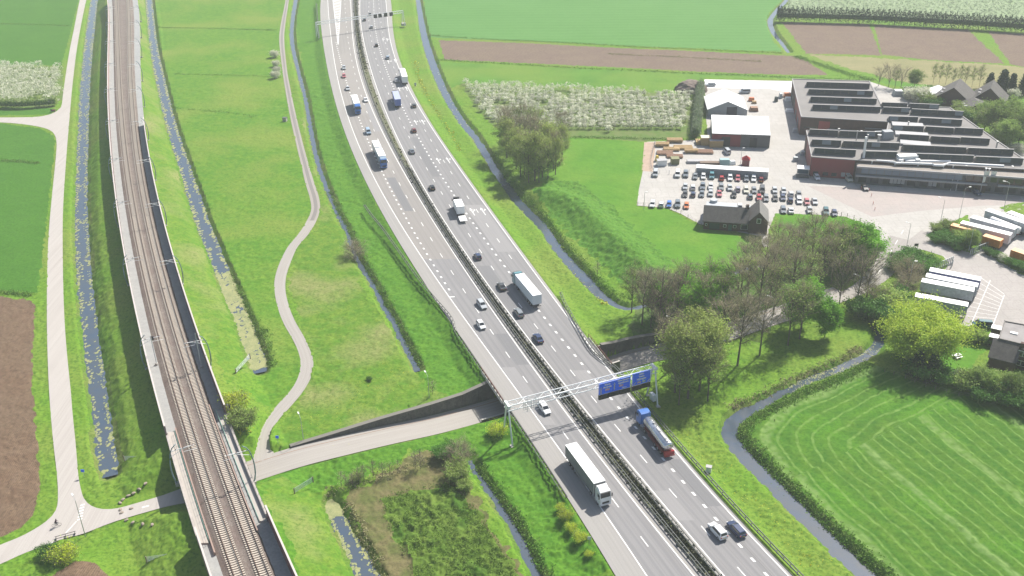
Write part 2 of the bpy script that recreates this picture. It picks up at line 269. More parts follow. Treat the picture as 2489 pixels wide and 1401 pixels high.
# ground covers, later ones win: (material key, outline)
COVER = [
 ('crop', [(-400,-40),(180,-40),(190,0),(164,100),(148,160),(0,160),(-400,160)]),
 ('crop', [(-400,262),(100,262),(140,268),(120,280),(0,282),(-400,280)]),
 ('crop', [(-400,300),(0,301),(100,315),(128,330),(131,350),(122,450),(108,560),(98,650),(90,712),(0,712),(-400,708)]),
 ('soil', [(-400,722),(0,722),(78,735),(84,760),(76,850),(78,940),(84,1050),(92,1180),(85,1240),(40,1290),(0,1310),(-300,1400)]),
 ('soil', [(110,1420),(140,1395),(185,1372),(235,1378),(270,1410),(290,1470),(100,1470)]),
 ('meadow', [(365,-40),(700,-40),(690,60),(684,100),(692,170),(705,240),(720,320),(735,400),(752,470),(760,510),(745,540),(700,590),(680,650),(674,720),(690,780),(735,860),(742,910),(690,980),(655,1000),(600,960),(655,905),(640,870),(600,760),(540,610),(500,520),(450,390),(405,220),(380,110)]),
 ('meadow2', [(700,180),(745,240),(800,480),(860,620),(880,700),(960,820),(1010,915),(1080,940),(1190,945),(1110,990),(900,1040),(720,1092),(680,1100),(672,1050),(720,980),(765,910),(760,860),(720,770),(700,700),(710,620),(775,545),(782,480),(755,390),(725,270)]),
 ('meadow2', [(340,-40),(352,-40),(370,130),(395,250),(440,420),(480,530),(530,650),(580,790),(606,900),(560,960),(470,780),(400,560),(350,300),(337,100)]),
 ('crop3', [(1022,-60),(1925,-60),(1908,0),(1868,30),(1862,60),(1880,105),(1900,128),(1600,116),(1300,102),(1045,92),(1032,45)]),
 ('soil3', [(1066,98),(1300,108),(1600,122),(1930,138),(1960,150),(2012,184),(1800,180),(1500,165),(1078,146)]),
 ('crop2', [(1060,152),(1500,172),(2090,193),(1712,190),(1688,228),(1400,212),(1128,203),(1095,215),(1075,185)]),
 ('orchard_grass', [(1120,203),(1300,212),(1686,232),(1680,300),(1668,336),(1560,345),(1400,335),(1200,312),(1150,260)]),
 ('orchard_grass', [(-400,158),(150,162),(152,240),(128,262),(0,260),(-400,258)]),
 ('lawn', [(1370,335),(1450,340),(1566,346),(1556,430),(1546,503),(1620,510),(1700,550),(1850,590),(1830,640),(1700,660),(1620,640),(1500,540),(1420,470),(1300,440),(1330,400)]),
 ('rough', [(1290,470),(1330,445),(1400,440),(1470,490),(1560,570),(1640,650),(1600,690),(1520,700),(1430,620),(1350,540)]),
 ('soil3', [(1898,54),(2110,60),(2140,136),(2080,134),(1958,132)]),
 ('soil3', [(2122,60),(2350,74),(2440,156),(2240,146),(2142,134)]),
 ('soil3', [(2400,78),(2489,84),(2700,100),(2700,200),(2500,166),(2455,158)]),
 ('dry', [(1960,134),(2100,140),(2440,160),(2700,180),(2700,290),(2489,240),(2300,215),(2180,198),(2060,168)]),
 ('crop4', [(1925,-60),(2700,-60),(2700,60),(2489,57),(2200,44),(1895,32),(1920,0)]),
 ('crop2', [(2120,198),(2180,200),(2489,232),(2700,260),(2700,420),(2489,372),(2330,280),(2200,215)]),
 ('mown', [(1808,1035),(1826,1010),(1880,985),(1990,935),(2110,885),(2190,915),(2300,945),(2489,985),(2800,1040),(2900,1500),(2230,1500),(2130,1401),(2030,1300),(1940,1210),(1850,1110),(1815,1065)]),
 ('dry2', [(840,1215),(930,1160),(1010,1100),(1040,1090),(1100,1130),(1140,1170),(1200,1290),(1290,1420),(1310,1480),(960,1480),(905,1380),(870,1290)]),
 ('rough2', [(925,1215),(1000,1190),(1080,1180),(1130,1200),(1180,1270),(1250,1380),(1290,1480),(1020,1480),(990,1360),(950,1290)]),
 ('lawn', [(2230,790),(2300,790),(2330,800),(2400,822),(2392,850),(2360,900),(2300,930),(2215,880)]),
 ('lawn', [(1885,522),(2000,525),(2050,530),(2100,547),(2133,563),(2108,604),(2100,640),(1890,640)]),
 ('wood_floor', [(1540,740),(1560,680),(1700,660),(1850,640),(1880,600),(2095,610),(2110,640),(2060,690),(1900,750),(1740,820),(1650,845),(1560,850),(1530,800)]),
 ('lush', [(600,1170),(720,1130),(900,1085),(1100,1040),(1190,1010),(1230,1000),(1500,1401),(1330,1430),(1200,1200),(1140,1120),(1020,1090),(900,1160),(790,1190),(700,1260),(720,1330),(780,1480),(720,1480)]),
 ('meadow2', [(620,1180),(700,1180),(760,1200),(790,1230),(850,1340),(880,1440),(745,1480),(700,1350)]),
 ('lush', [(722,-40),(780,-40),(783,95),(828,285),(911,494),(1014,660),(1199,940),(1100,965),(1030,930),(950,755),(868,620),(818,500),(770,370),(740,200),(716,60)]),
 ('verge', [(2180,600),(2230,606),(2300,630),(2262,668),(2240,720),(2180,780),(2080,760),(2120,690),(2160,650)]),
]
# ================================================================== terrain: one sheet cut into its covers
def fan(nx, ny, y0, y1, tx0, tx1):
    ys = y0*(y1/y0)**np.linspace(0, 1, ny); t = np.linspace(tx0, tx1, nx)
    X = t[None, :]*(ys[:, None]+30); Y = np.repeat(ys[:, None], nx, 1); return X, Y
def vnoise(x, y, sc, seed=0):
    xs, ys = x/sc+seed*17.3, y/sc+seed*9.1; xi, yi = np.floor(xs).astype(int), np.floor(ys).astype(int); fx, fy = xs-xi, ys-yi
    def h(a, b): n = (a*374761393+b*668265263+seed*1013) & 0x7fffffff; n = ((n ^ (n >> 13))*1274126177) & 0x7fffffff; return (n & 0xffff)/65535.
    fx, fy = fx*fx*(3-2*fx), fy*fy*(3-2*fy)
    return (h(xi, yi)*(1-fx)+h(xi+1, yi)*fx)*(1-fy)+(h(xi, yi+1)*(1-fx)+h(xi+1, yi+1)*fx)*fy
POLYW = lambda P, z=LAND: WP(P, z)
PAVED = [POLYW(FARM_ROAD), POLYW(YARD)]; ISLW = [POLYW(p) for p in ISLES]
MOUND = smooth_line(POLYW([(1325,462),(1400,490),(1480,560),(1545,620),(1590,665)], 1.5), 3)
MND2 = POLYW([(190,1420)])[0]
def heights(x, y):
    """height of the land and the masks used to choose its cover"""
    sh = x.shape; x = x.ravel(); y = y.ravel(); z = np.full(x.shape, LAND, float)
    # gentle unevenness
    z += (vnoise(x, y, 23, 1)-.5)*.25
    # railway bank
    dl = f_rwl(y)-x; dr = x-f_rwr(y); c = np.cos(np.arctan(slope(f_rail, y))); d = np.maximum(dl, dr)*c
    zr = np.where(d < .12, RZ-.75, RZ-.85-np.maximum(0, d-.3)*.37)
    dp, zp = dist_line(x, y, UPC[:, :2], 30, UPC[:, 2])
    zr = np.where(dp < 30, np.minimum(zr, LAND-.1+np.maximum(0, dp-4.0)*.62), zr)
    z = np.maximum(z, zr)
    # motorway bank
    d = np.maximum(f_pav_l(y)-x, x-f_pav_r(y)); zm = -.12-np.maximum(0, d-.6)*.34
    z = np.maximum(z, np.where(d < 12, zm, -9)); z = np.where(d < .4, np.where(d < 0, -.3, -.12), z)
    mm = (x > f_med_l(y)+1.6) & (x < f_med_r(y)-1.6); 
    # mound, heap
    dm, _ = dist_line(x, y, MOUND, 25); z += 3.6*np.exp(-(dm/6.)**2)
    z += 1.8*np.exp(-((x-MND2[0])**2+(y-MND2[1])**2)/30)
    # sunken cycle road under the motorway: wall on its north side, grass slope on its south side
    side = np.zeros(x.shape); k = np.nonzero(dp < 30)[0]
    yc = np.interp(x[k], UPC[:, 0], UPC[:, 1]); side[k] = np.sign(y[k]-yc)
    dq = np.zeros(x.shape); 
    cut = (dp < 30) & (zp < LAND-.08)
    zc = np.where(side > 0, np.where(dp > 4.42, 99, zp-.06), zp-.06+np.maximum(0, dp-3.9)*.75)
    z = np.where(cut, np.minimum(z, zc), z)
    z = np.where((dp < 3.6), np.minimum(z, zp-.06), z)
    # ditches
    for nm, (C, H) in WATER.items():
        dd, hh = dist_line(x, y, C, 8, H); ok = dd < 8
        wob = (vnoise(x, y, 1.7, 5)-.5)*.5
        prof = WZ-.5+np.maximum(0, dd-hh+.55+wob)*(.75 if nm != 'pond_wood' else .5); z = np.where(ok, np.minimum(z, prof), z)
    # paved ground lies flat, its islands stand a little proud
    pv = np.zeros(x.shape, bool)
    for P in PAVED: pv |= in_poly(x, y, P)
    isl = np.zeros(x.shape, bool)
    for P in ISLW: isl |= in_poly(x, y, P)
    dcy, hc = dist_line(x, y, CYC[0], 6, CYC[1]); drd, hr = dist_line(x, y, ROAD_C, 9, ROAD_H)
    near = (dcy < hc-.1) | (drd < hr-.15)
    z = np.where(near, LAND-.1, z); z = np.where((dcy < hc+1.2) & ~near & (z < LAND+.1) & (z > LAND-.4), LAND-.02, z)
    z = np.where(pv, LAND-.08, z); z = np.where(isl, LAND+.12, z)
    pv = (pv & ~isl) | near
    return z.reshape(sh), pv.reshape(sh), mm.reshape(sh)
NX, NY = 820, 760
X, Y = fan(NX, NY, 118, 700, -.60, .60)
Z, PV, _ = heights(X, Y)
jx = (vnoise(X, Y, 2.2, 8)-.5)*1.2; jy = (vnoise(X, Y, 2.2, 9)-.5)*1.2
KEYS = ['verge']+sorted({c[0] for c in COVER}); cls = np.zeros(X.shape, int)
for k, P in COVER:
    j = 1. if k in ('meadow', 'meadow2', 'rough', 'rough2', 'dry', 'dry2', 'wood_floor', 'lush', 'verge') else .35
    cls[in_poly(X+jx*j*2.4, Y+jy*j*2.4, POLYW(P))] = KEYS.index(k)
KEYS.append('bank'); nb = KEYS.index('bank')
cls[(Z < LAND-.28) & (Z > LAND-2.5)] = nb
# tufts: small real relief in the rougher covers
amp = np.array([{'verge': .17, 'lush': .24, 'meadow': .13, 'meadow2': .14, 'rough': .42, 'rough2': .5, 'bank': .22, 'dry2': .16, 'mown': .1, 'wood_floor': .2, 'soil': .1}.get(k, .06) for k in KEYS])[cls]
n3 = np.clip(vnoise(X, Y, .95, 3)+.6*vnoise(X, Y, .42, 4)-.8, -.45, 1); big = vnoise(X, Y, 7, 6)
dup_, _ = dist_line(X.ravel(), Y.ravel(), UPC[:, :2], 6); dup_ = dup_.reshape(X.shape)
off = (~PV) & (dup_ > 4.6) & ((X < f_pav_l(Y)-.6) | (X > f_pav_r(Y)+.8)) & ((X < f_rwl(Y)-.5) | (X > f_rwr(Y)+.5))
Z = Z+np.where(off & (Y < 450), amp*n3*1.9*(.55+big*.9), 0)
GM = {
 'verge': mat('verge_grass', (.108,.225,.018), .9, col2=(.13,.24,.022), scale=.3, fine=(1.5,(.042,.115,.010),.85), large=(.03,(.16,.225,.035)), var=.12, spec=.1),
 'lush': mat('lush_grass', (.068,.180,.014), .9, col2=(.092,.21,.017), scale=.3, fine=(1.3,(.03,.11,.007),.85), var=.15, spec=.1),
 'meadow': mat('meadow_grass', (.125,.24,.022), .9, col2=(.072,.19,.014), scale=.45, fine=(1.3,(.05,.135,.010),.75), large=(.03,(.17,.24,.038),.45,.66), var=.2, spec=.1),
 'meadow2': mat('bank_grass', (.140,.23,.026), .9, col2=(.082,.19,.016), scale=.42, fine=(1.5,(.055,.13,.012),.75), large=(.045,(.215,.235,.08),.47,.68), var=.2, spec=.1),
 'crop': mat('young_crop', (.050,.148,.014), .9, col2=(.06,.165,.017), scale=.09, fine=(1.3,(.024,.092,.007),.65), wave=(.35,1.9,(.06,.16,.014),.35,2.), var=.14, spec=.1),
 'crop2': mat('pasture', (.090,.210,.024), .9, col2=(.068,.172,.018), scale=.12, fine=(1.5,(.045,.125,.014),.5), large=(.02,(.13,.215,.03)), spec=.1),
 'crop3': mat('far_crop', (.075,.195,.042), .9, col2=(.086,.21,.05), scale=.04, wave=(.05,1.51,(.10,.225,.06),.6,3.), fine=(1.,(.055,.155,.034),.4), spec=.1),
 'crop4': mat('orchard_rows', (.19,.27,.13), .9, col2=(.24,.30,.18), scale=.5, wave=(.3,.35,(.28,.33,.22),.5,1.5), spec=.1),
 'lawn': mat('short_grass', (.090,.225,.018), .9, col2=(.072,.195,.015), scale=.15, fine=(1.4,(.05,.14,.011),.55), large=(.04,(.12,.235,.025)), var=.12, spec=.1),
 'orchard_grass': mat('orchard_grass', (.085,.15,.03), .9, col2=(.12,.155,.05), scale=.3, spec=.1),
 'rough': mat('rank_weeds', (.070,.185,.018), .9, col2=(.095,.21,.022), scale=.5, fine=(1.3,(.028,.10,.009),.85), var=.2, spec=.1),
 'rough2': mat('bramble_weeds', (.095,.165,.022), .9, col2=(.135,.20,.035), scale=.35, fine=(1.4,(.04,.085,.010),.85), large=(.12,(.05,.12,.012),.5,.66), var=.25, spec=.1),
 'bank': mat('ditch_bank', (.075,.175,.016), .95, col2=(.105,.19,.022), scale=.35, fine=(1.6,(.035,.09,.009),.8), large=(.06,(.15,.18,.05)), var=.15, spec=.1),
 'dry': mat('dry_stubble', (.22,.205,.105), .95, col2=(.27,.235,.13), scale=.1, fine=(1.5,(.16,.165,.07),.6), wave=(.12,1.35,(.17,.19,.08),.5,2.), spec=.1),
 'dry2': mat('dry_reed_litter', (.155,.135,.062), .95, col2=(.10,.12,.035), scale=.3, fine=(2.6,(.07,.07,.03),.8), spec=.1),
 'soil': mat('ploughed_soil', (.165,.108,.07), .95, col2=(.215,.15,.10), scale=.35, fine=(2.2,(.085,.055,.035),.85), var=.3, wave=(.75,.02,(.10,.062,.04),.55,2.5), large=(.05,(.19,.135,.09)), spec=.1),
 'soil3': mat('far_ploughed_soil', (.145,.100,.080), .95, col2=(.17,.125,.09), scale=.12, fine=(1.2,(.10,.07,.052),.7), wave=(.22,.55,(.20,.165,.13),.55,1.5), spec=.1),
 'mown': None,
 'wood_floor': mat('wood_floor', (.065,.15,.02), .95, col2=(.10,.135,.045), scale=.2, fine=(1.4,(.04,.075,.015),.8), spec=.1),
}
def swath_mat():
    M = mat('mown_grass', (.085,.178,.018), .9, col2=(.062,.145,.014), scale=.25, fine=(1.4,(.03,.105,.008),.7), var=.2, large=(.04,(.085,.225,.015),.5,.7), spec=.1)
    n = M.node_tree.nodes; L = M.node_tree.links; b = n['Principled BSDF']; cur = b.inputs['Base Color'].links[0].from_socket
    at = n.new('ShaderNodeAttribute'); at.attribute_name = 'swath'; tc = n.new('ShaderNodeTexCoord'); ns = n.new('ShaderNodeTexNoise'); ns.inputs['Scale'].default_value = .09; ns.inputs['Detail'].default_value = 3; L.new(tc.outputs['Object'], ns.inputs['Vector'])
    for per, colr, lo, hi, amt, dist in ((5.6, (.032,.115,.010), .1, .9, .5, 4.), (2.9, (.155,.255,.06), .86, .995, .75, 3.4), (19., (.17,.26,.08), .95, .998, .7, 4.)):
        a = n.new('ShaderNodeMath'); a.operation = 'MULTIPLY_ADD'; a.inputs[1].default_value = dist; L.new(ns.outputs[0], a.inputs[0]); L.new(at.outputs['Fac'], a.inputs[2])
        m_ = n.new('ShaderNodeMath'); m_.operation = 'MULTIPLY'; m_.inputs[1].default_value = 6.283/per; L.new(a.outputs[0], m_.inputs[0]); s_ = n.new('ShaderNodeMath'); s_.operation = 'SINE'; L.new(m_.outputs[0], s_.inputs[0])
        r = n.new('ShaderNodeMapRange'); r.inputs[1].default_value = lo*2-1; r.inputs[2].default_value = hi*2-1; r.inputs[4].default_value = amt; L.new(s_.outputs[0], r.inputs[0])
        n2 = n.new('ShaderNodeTexNoise'); n2.inputs['Scale'].default_value = .7; n2.inputs['Detail'].default_value = 4; L.new(tc.outputs['Object'], n2.inputs['Vector']); mm_ = n.new('ShaderNodeMath'); mm_.operation = 'MULTIPLY'; L.new(r.outputs[0], mm_.inputs[0])
        r2 = n.new('ShaderNodeMapRange'); r2.inputs[1].default_value = .3; r2.inputs[2].default_value = .6; L.new(n2.outputs[0], r2.inputs[0]); L.new(r2.outputs[0], mm_.inputs[1])
        x = n.new('ShaderNodeMix'); x.data_type = 'RGBA'; L.new(mm_.outputs[0], x.inputs[0]); L.new(cur, x.inputs[6]); x.inputs[7].default_value = (*colr, 1); cur = x.outputs[2]
    L.new(cur, b.inputs['Base Color']); return M
GM['mown'] = swath_mat()
NAMES = {'verge': 'grass_verge', 'lush': 'lush_verge', 'meadow': 'meadow', 'meadow2': 'dry_meadow', 'crop': 'crop_field', 'crop2': 'pasture', 'crop3': 'wide_crop_field', 'crop4': 'orchard_field', 'lawn': 'short_grass_field', 'orchard_grass': 'orchard_ground', 'rough': 'weedy_mound', 'rough2': 'bramble_patch', 'bank': 'ditch_bank', 'dry': 'stubble_field', 'dry2': 'reed_litter_ground', 'soil': 'ploughed_field', 'soil3': 'far_ploughed_field', 'mown': 'mown_field', 'wood_floor': 'woodland_floor'}
def sheet(X, Y, Z, cl, tagsfx=''):
    ny, nx = X.shape; V = np.stack([X, Y, Z], -1).reshape(-1, 3); i = np.arange(ny-1)[:, None]*nx+np.arange(nx-1)[None, :]
    Fq = np.stack([i, i+1, i+nx+1, i+nx], -1).reshape(-1, 4); fc = cl[:-1, :-1].ravel()
    for k in np.unique(fc):
        f = Fq[fc == k]; u, inv = np.unique(f, return_inverse=True)
        me = np_mesh(NAMES[KEYS[k]], V[u], inv.reshape(-1, 4), True); me.materials.append(GM[KEYS[k]])
        if KEYS[k] == 'mown':
            def ld(a, b): a, b = W(*a), W(*b); e_ = (b-a)/np.linalg.norm(b-a); return (V[u][:, 0]-a[0])*-e_[1]+(V[u][:, 1]-a[1])*e_[0]
            d1, d2 = ld((1810,1075), (2105,1370)), -ld((1800,1020), (2110,885)); d1 = np.abs(d1); d2 = np.abs(d2); t_ = np.clip((d2-16)/10, 0, 1); sm = -np.log(np.exp(-d1/5)+np.exp(-d2/5))*5; at = me.attributes.new('swath', 'FLOAT', 'POINT')
            at.data.foreach_set('value', np.where(d2 < 21, sm, d1+(vnoise(V[u][:, 0], V[u][:, 1], 40, 77)-.5)*10).astype(np.float32))
        link(NAMES[KEYS[k]], me, kind='structure')
sheet(X, Y, Z, cls)
# the same land going on beyond the frame, coarser
def apron(x0, x1, nx, y0, y1, ny, log=False, key='verge', cut=None, nm='ground'):
    ys = np.linspace(y0, y1, ny); xs = np.linspace(0, 1, nx); L_ = x0(ys)[:, None]; R_ = x1(ys)[:, None]; x = L_+(R_-L_)*xs; y = np.repeat(ys[:, None], nx, 1)
    z, pv, _ = heights(x, y); ny_, nx_ = x.shape; i = np.arange(ny_-1)[:, None]*nx_+np.arange(nx_-1)[None, :]
    me = np_mesh(nm, np.stack([x, y, z], -1).reshape(-1, 3), np.stack([i, i+1, i+nx_+1, i+nx_], -1).reshape(-1, 4), True); me.materials.append(GM[key]); link(nm, me, kind='structure')
tl, tr = -.60, .60
apron(lambda y: tl*(y+30)-260, lambda y: tl*(y+30), 110, 118, 700, 240, key='crop', nm='ground_west')
apron(lambda y: tr*(y+30), lambda y: tr*(y+30)+260, 110, 118, 700, 240, key='crop2', nm='ground_east')
apron(lambda y: 0*y-345, lambda y: 0*y+345, 700, 20, 118, 100, key='verge', nm='ground_south')
apron(lambda y: 0*y-1500, lambda y: 0*y+1500, 300, 700, 3500, 120, key='crop3', nm='ground_north')
def ground_z(x, y): return float(heights(np.array([float(x)]), np.array([float(y)]))[0][0])
def G(px, py, dz=0.):
    """the spot on the land seen at this point of the photograph"""
    z = LAND
    for _ in range(4): p = W(px, py, z); z = ground_z(p[0], p[1])
    return (p[0], p[1], z+dz)
# ------------------------------------------------------------------ water
m_water = mat('ditch_water', (.050,.075,.110), .04, spec=1., bump=.05, scale=.3, bscale=1.4, col2=(.062,.078,.095))
m_weed_glint = mat('duckweed_and_glint', (.24,.25,.10), .8, col2=(.16,.19,.07), scale=.5, fine=(2.5,(.31,.30,.15),.7))
for nm, (C, H) in WATER.items():
    T = np.gradient(C, axis=0); T /= np.linalg.norm(T, axis=1)[:, None]; Nn = np.stack([-T[:, 1], T[:, 0]], 1); w_ = H+1.6
    A, B = C+Nn*w_[:, None], C-Nn*w_[:, None]; V = np.r_[np.c_[A, np.full(len(A), WZ)], np.c_[B, np.full(len(B), WZ)]]; n_ = len(A)
    i = np.arange(n_-1); Fq = np.stack([i+n_, i+n_+1, i+1, i], 1)
    me = np_mesh('ditch_water', V, Fq, True); me.materials.append(m_water); link('ditch_water', me, kind='structure')
# mats of weed floating at the edges (uneven flat patches a centimetre thick); on the canal they paint sun glints
def weeds(nm, frac, amount, seed, size=(.3, .9)):
    C, H = WATER[nm]; rs = np.random.RandomState(seed); mb = MB(); n_ = len(C); s = np.r_[0, np.cumsum(np.linalg.norm(np.diff(C, axis=0), axis=1))]; T = np.gradient(C, axis=0)
    for _ in range(amount):
        t = rs.uniform(frac[0], frac[1])*s[-1]; i = min(n_-2, int(np.searchsorted(s, t))); tt = T[i]/np.linalg.norm(T[i]); nn = np.array([-tt[1], tt[0]]); sd_ = rs.choice([-1, 1])
        cl_ = .5+.5*math.sin(t*.31+sd_*1.3+seed)*math.sin(t*.11+sd_)
        if rs.rand() > cl_+.25: continue
        lat = sd_*H[i]*(1-abs(rs.normal(0, .22+.3*frac[2]*cl_)))
        c = C[i]+nn*lat+tt*rs.uniform(-1, 1); r = rs.uniform(*size); k = 7; a0 = rs.rand()*6
        P = [(c[0]+math.cos(a0+q*6.283/k)*r*rs.uniform(.5, 1.1), c[1]+math.sin(a0+q*6.283/k)*r*rs.uniform(.7, 1.5)) for q in range(k)]
        mb.add([(p[0], p[1], WZ+.012+rs.uniform(0, .02)) for p in P], [list(range(k))])
    if mb.v: mb.out('weed_and_glints', m_weed_glint, label='pale yellow green patches, floating weed on ditches, painted sun glints on the canal', cat='pond weed', kind='stuff')
weeds('ditch_west', (.25, 1., .9), 2300, 1, (.12, .5)); weeds('ditch_west', (.0, .3, .2), 500, 11, (.2, .6)); weeds('ditch_middle', (.0, .93, .35), 2600, 2, (.15, .6)); weeds('ditch_middle', (.88, 1., 2.5), 1100, 3, (.35, .9)); weeds('pond_reeds', (.0, 1., .15), 420, 4, (.15, .4)); weeds('pond_reeds', (.0, .10, 3.), 260, 5)
weeds('canal_east', (.06, .34, 1.2), 620, 6, (.07, .2)); weeds('ditch_motorway', (.42, .62, .3), 120, 7, (.1, .35)); weeds('ditch_meadow', (0, .5, .3), 150, 8, (.1, .3))  # canal_east: sun glints painted as small pale specks on the water
# ================================================================== roads
def road_mat(name, col, col2, streak, fine, rough=.85, patch=None, track=None):
    """asphalt or concrete whose wear runs along the road (U across, V along, in metres)"""
    M = bpy.data.materials.new(name); M.use_nodes = True; n = M.node_tree.nodes; L = M.node_tree.links; b = n['Principled BSDF']; b.inputs['Roughness'].default_value = rough
    uv = n.new('ShaderNodeUVMap')
    def ns(sx, sy, det, lo, hi, a, bc, amt=1.):
        mp = n.new('ShaderNodeMapping'); mp.inputs['Scale'].default_value = (sx, sy, 1); L.new(uv.outputs[0], mp.inputs[0])
        t = n.new('ShaderNodeTexNoise'); t.inputs['Scale'].default_value = 1; t.inputs['Detail'].default_value = det; t.inputs['Roughness'].default_value = .65; L.new(mp.outputs[0], t.inputs['Vector'])
        r = n.new('ShaderNodeMapRange'); r.inputs[1].default_value = lo; r.inputs[2].default_value = hi; r.inputs[4].default_value = amt; L.new(t.outputs[0], r.inputs[0])
        x = n.new('ShaderNodeMix'); x.data_type = 'RGBA'; L.new(r.outputs[0], x.inputs[0])
        if isinstance(a, tuple): x.inputs[6].default_value = (*a, 1)
        else: L.new(a, x.inputs[6])
        x.inputs[7].default_value = (*bc, 1); return x.outputs[2]
    c = ns(.9, .006, 3, .36, .64, col, col2); c = ns(2.2, .02, 4, .45, .7, c, streak, .8); c = ns(.12, .03, 4, .45, .7, c, col2, .7)
    if track:
        sp = n.new('ShaderNodeSeparateXYZ'); L.new(uv.outputs[0], sp.inputs[0]); mm = n.new('ShaderNodeMath'); mm.operation = 'MULTIPLY'; mm.inputs[1].default_value = 6.283/1.78; L.new(sp.outputs[0], mm.inputs[0]); sn = n.new('ShaderNodeMath'); sn.operation = 'SINE'; L.new(mm.outputs[0], sn.inputs[0])
        r = n.new('ShaderNodeMapRange'); r.inputs[1].default_value = -.2; r.inputs[4].default_value = .55; L.new(sn.outputs[0], r.inputs[0]); x = n.new('ShaderNodeMix'); x.data_type = 'RGBA'; L.new(r.outputs[0], x.inputs[0]); L.new(c, x.inputs[6]); x.inputs[7].default_value = (*track, 1); c = x.outputs[2]
    if patch: c = ns(.05, .008, 2, .5, .53, c, patch)
    c = ns(7, 7, 3, .42, .72, c, fine, .6); L.new(c, b.inputs['Base Color']); return M
m_asph = road_mat('motorway_asphalt', (.198,.194,.196), (.228,.224,.226), (.152,.147,.147), (.135,.132,.132), track=(.155,.155,.163))
m_asph_w = road_mat('older_asphalt', (.225,.212,.20), (.25,.235,.22), (.185,.172,.163), (.17,.16,.152), patch=(.245,.228,.212), track=(.20,.187,.175))
m_should = road_mat('pale_shoulder', (.262,.252,.240), (.29,.278,.262), (.222,.213,.202), (.21,.20,.19))
m_conc = road_mat('concrete_path', (.285,.265,.24), (.325,.305,.28), (.235,.215,.195), (.24,.22,.20))
m_farm = road_mat('farm_road_concrete', (.36,.33,.305), (.40,.372,.345), (.305,.28,.255), (.305,.28,.255))
m_paint = mat('road_paint', (.72,.72,.70), .6, col2=(.6,.6,.58), scale=2)
def uvs(me, U):
    l = me.uv_layers.new(name='UVMap'); vi = np.empty(len(me.loops), np.int32); me.loops.foreach_get('vertex_index', vi); l.data.foreach_set('uv', np.asarray(U, np.float32)[vi].ravel())
def strip2(A, B, z, nm, M, mid=1, kind=None, label=None, cat=None, parent=None, zB=None):
    """sheet between two lines of points"""
    A, B = np.asarray(A), np.asarray(B); n_ = len(A); z = np.broadcast_to(z, n_); zB = z if zB is None else np.broadcast_to(zB, n_)
    C = (A+B)/2; s = np.r_[0, np.cumsum(np.linalg.norm(np.diff(C, axis=0), axis=1))]; w = np.linalg.norm(B-A, axis=1); V = []; U = []
    for k in range(mid+1):
        t = k/mid; V.append(np.c_[A+(B-A)*t, z+(zB-z)*t]); U.append(np.c_[w*(t-.5), s])
    V, U = np.vstack(V), np.vstack(U); i = np.arange(n_-1)
    Fq = np.vstack([np.stack([i+k*n_, i+(k+1)*n_, i+(k+1)*n_+1, i+k*n_+1], 1) for k in range(mid)])
    a, b, c = V[Fq[0][0]], V[Fq[0][1]], V[Fq[0][2]]
    if np.cross(b-a, c-a)[2] < 0: Fq = Fq[:, ::-1]
    me = np_mesh(nm, V, Fq, True); uvs(me, U); me.materials.append(M); return link(nm, me, parent, (), label, cat, None, kind)
def fstrip(fa, fb, y0, y1, z, nm, M, step=3., **k):
    ys = np.arange(y0, y1+step, step); return strip2(np.c_[fa(ys), ys], np.c_[fb(ys), ys], z, nm, M, **k)
Y0, Y1 = 30, 1100
off = lambda f, d: (lambda y: f(y)+d)
fstrip(f_pav_l, f_edge_l, Y0, Y1, 0, 'hard_shoulder', m_should, kind='structure', mid=2)
ysp = 262.
fstrip(f_edge_l, f_med_l, Y0, ysp, .0045, 'motorway_carriageway', m_asph, kind='structure', mid=4); fstrip(f_edge_l, f_med_l, ysp, Y1, .004, 'older_carriageway', m_asph_w, kind='structure', mid=4)
fstrip(f_med_l, f_med_r, Y0, Y1, -.004, 'central_reserve', m_should, kind='structure', mid=2)
fstrip(f_med_r, f_out_r, Y0, Y1, .004, 'motorway_carriageway', m_asph, kind='structure', mid=4)
fstrip(f_out_r, f_pav_r, Y0, Y1, 0, 'hard_shoulder', m_should, kind='structure', mid=1)
# markings
mk = MB()
def solid(f, w, y0=Y0, y1=Y1, z=.009):
    ys = np.arange(y0, y1, 4.); n_ = len(mk.v)
    for y in ys: x = float(f(y)); mk.v += [(x-w/2, y, z), (x+w/2, y, z)]
    for i in range(len(ys)-1): mk.f.append([n_+2*i, n_+2*i+1, n_+2*i+3, n_+2*i+2]); mk.m.append(0)
def dashes(f, w, on, period, y0, y1, anchor, z=.009):
    y = anchor; out = []
    for sgn in (1, -1):
        y = anchor
        while y0 <= y <= y1:
            s = float(slope(f, y)); q = 1/math.hypot(1, s)
            if sgn == 1 or y != anchor: out.append(y)
            y += sgn*period*q
    for y in out:
        s = float(slope(f, y)); q = 1/math.hypot(1, s); h = on*q/2; xa, xb = float(f(y-h)), float(f(y+h))
        if y0 <= y <= y1: mk.add([(xa-w/2, y-h, z), (xa+w/2, y-h, z), (xb+w/2, y+h, z), (xb-w/2, y+h, z)], [[0, 1, 2, 3]])
yw = lambda px, py, z=0: float(W(px, py, z)[1])
solid(f_edge_l, .24); solid(f_med_l, .24); solid(f_med_r, .24); solid(f_out_r, .24)
dashes(f_dsh_l, .2, 3, 12, 100, 700, yw(1495.5, 1222)); dashes(f_dsh_r, .2, 3, 12, 100, 700, yw(1563.4, 1115.8))
dashes(f_dsh_r2, .2, 3, 12, yw(1245, 632), 700, yw(1158.7, 513)); 
dashes(f_blk_l, .5, 1.1, 4, yw(1092, 706), yw(822, 100), yw(1071, 674)); dashes(f_blk_r, .5, 1.15, 4.05, 100, 650, yw(1587, 1090))
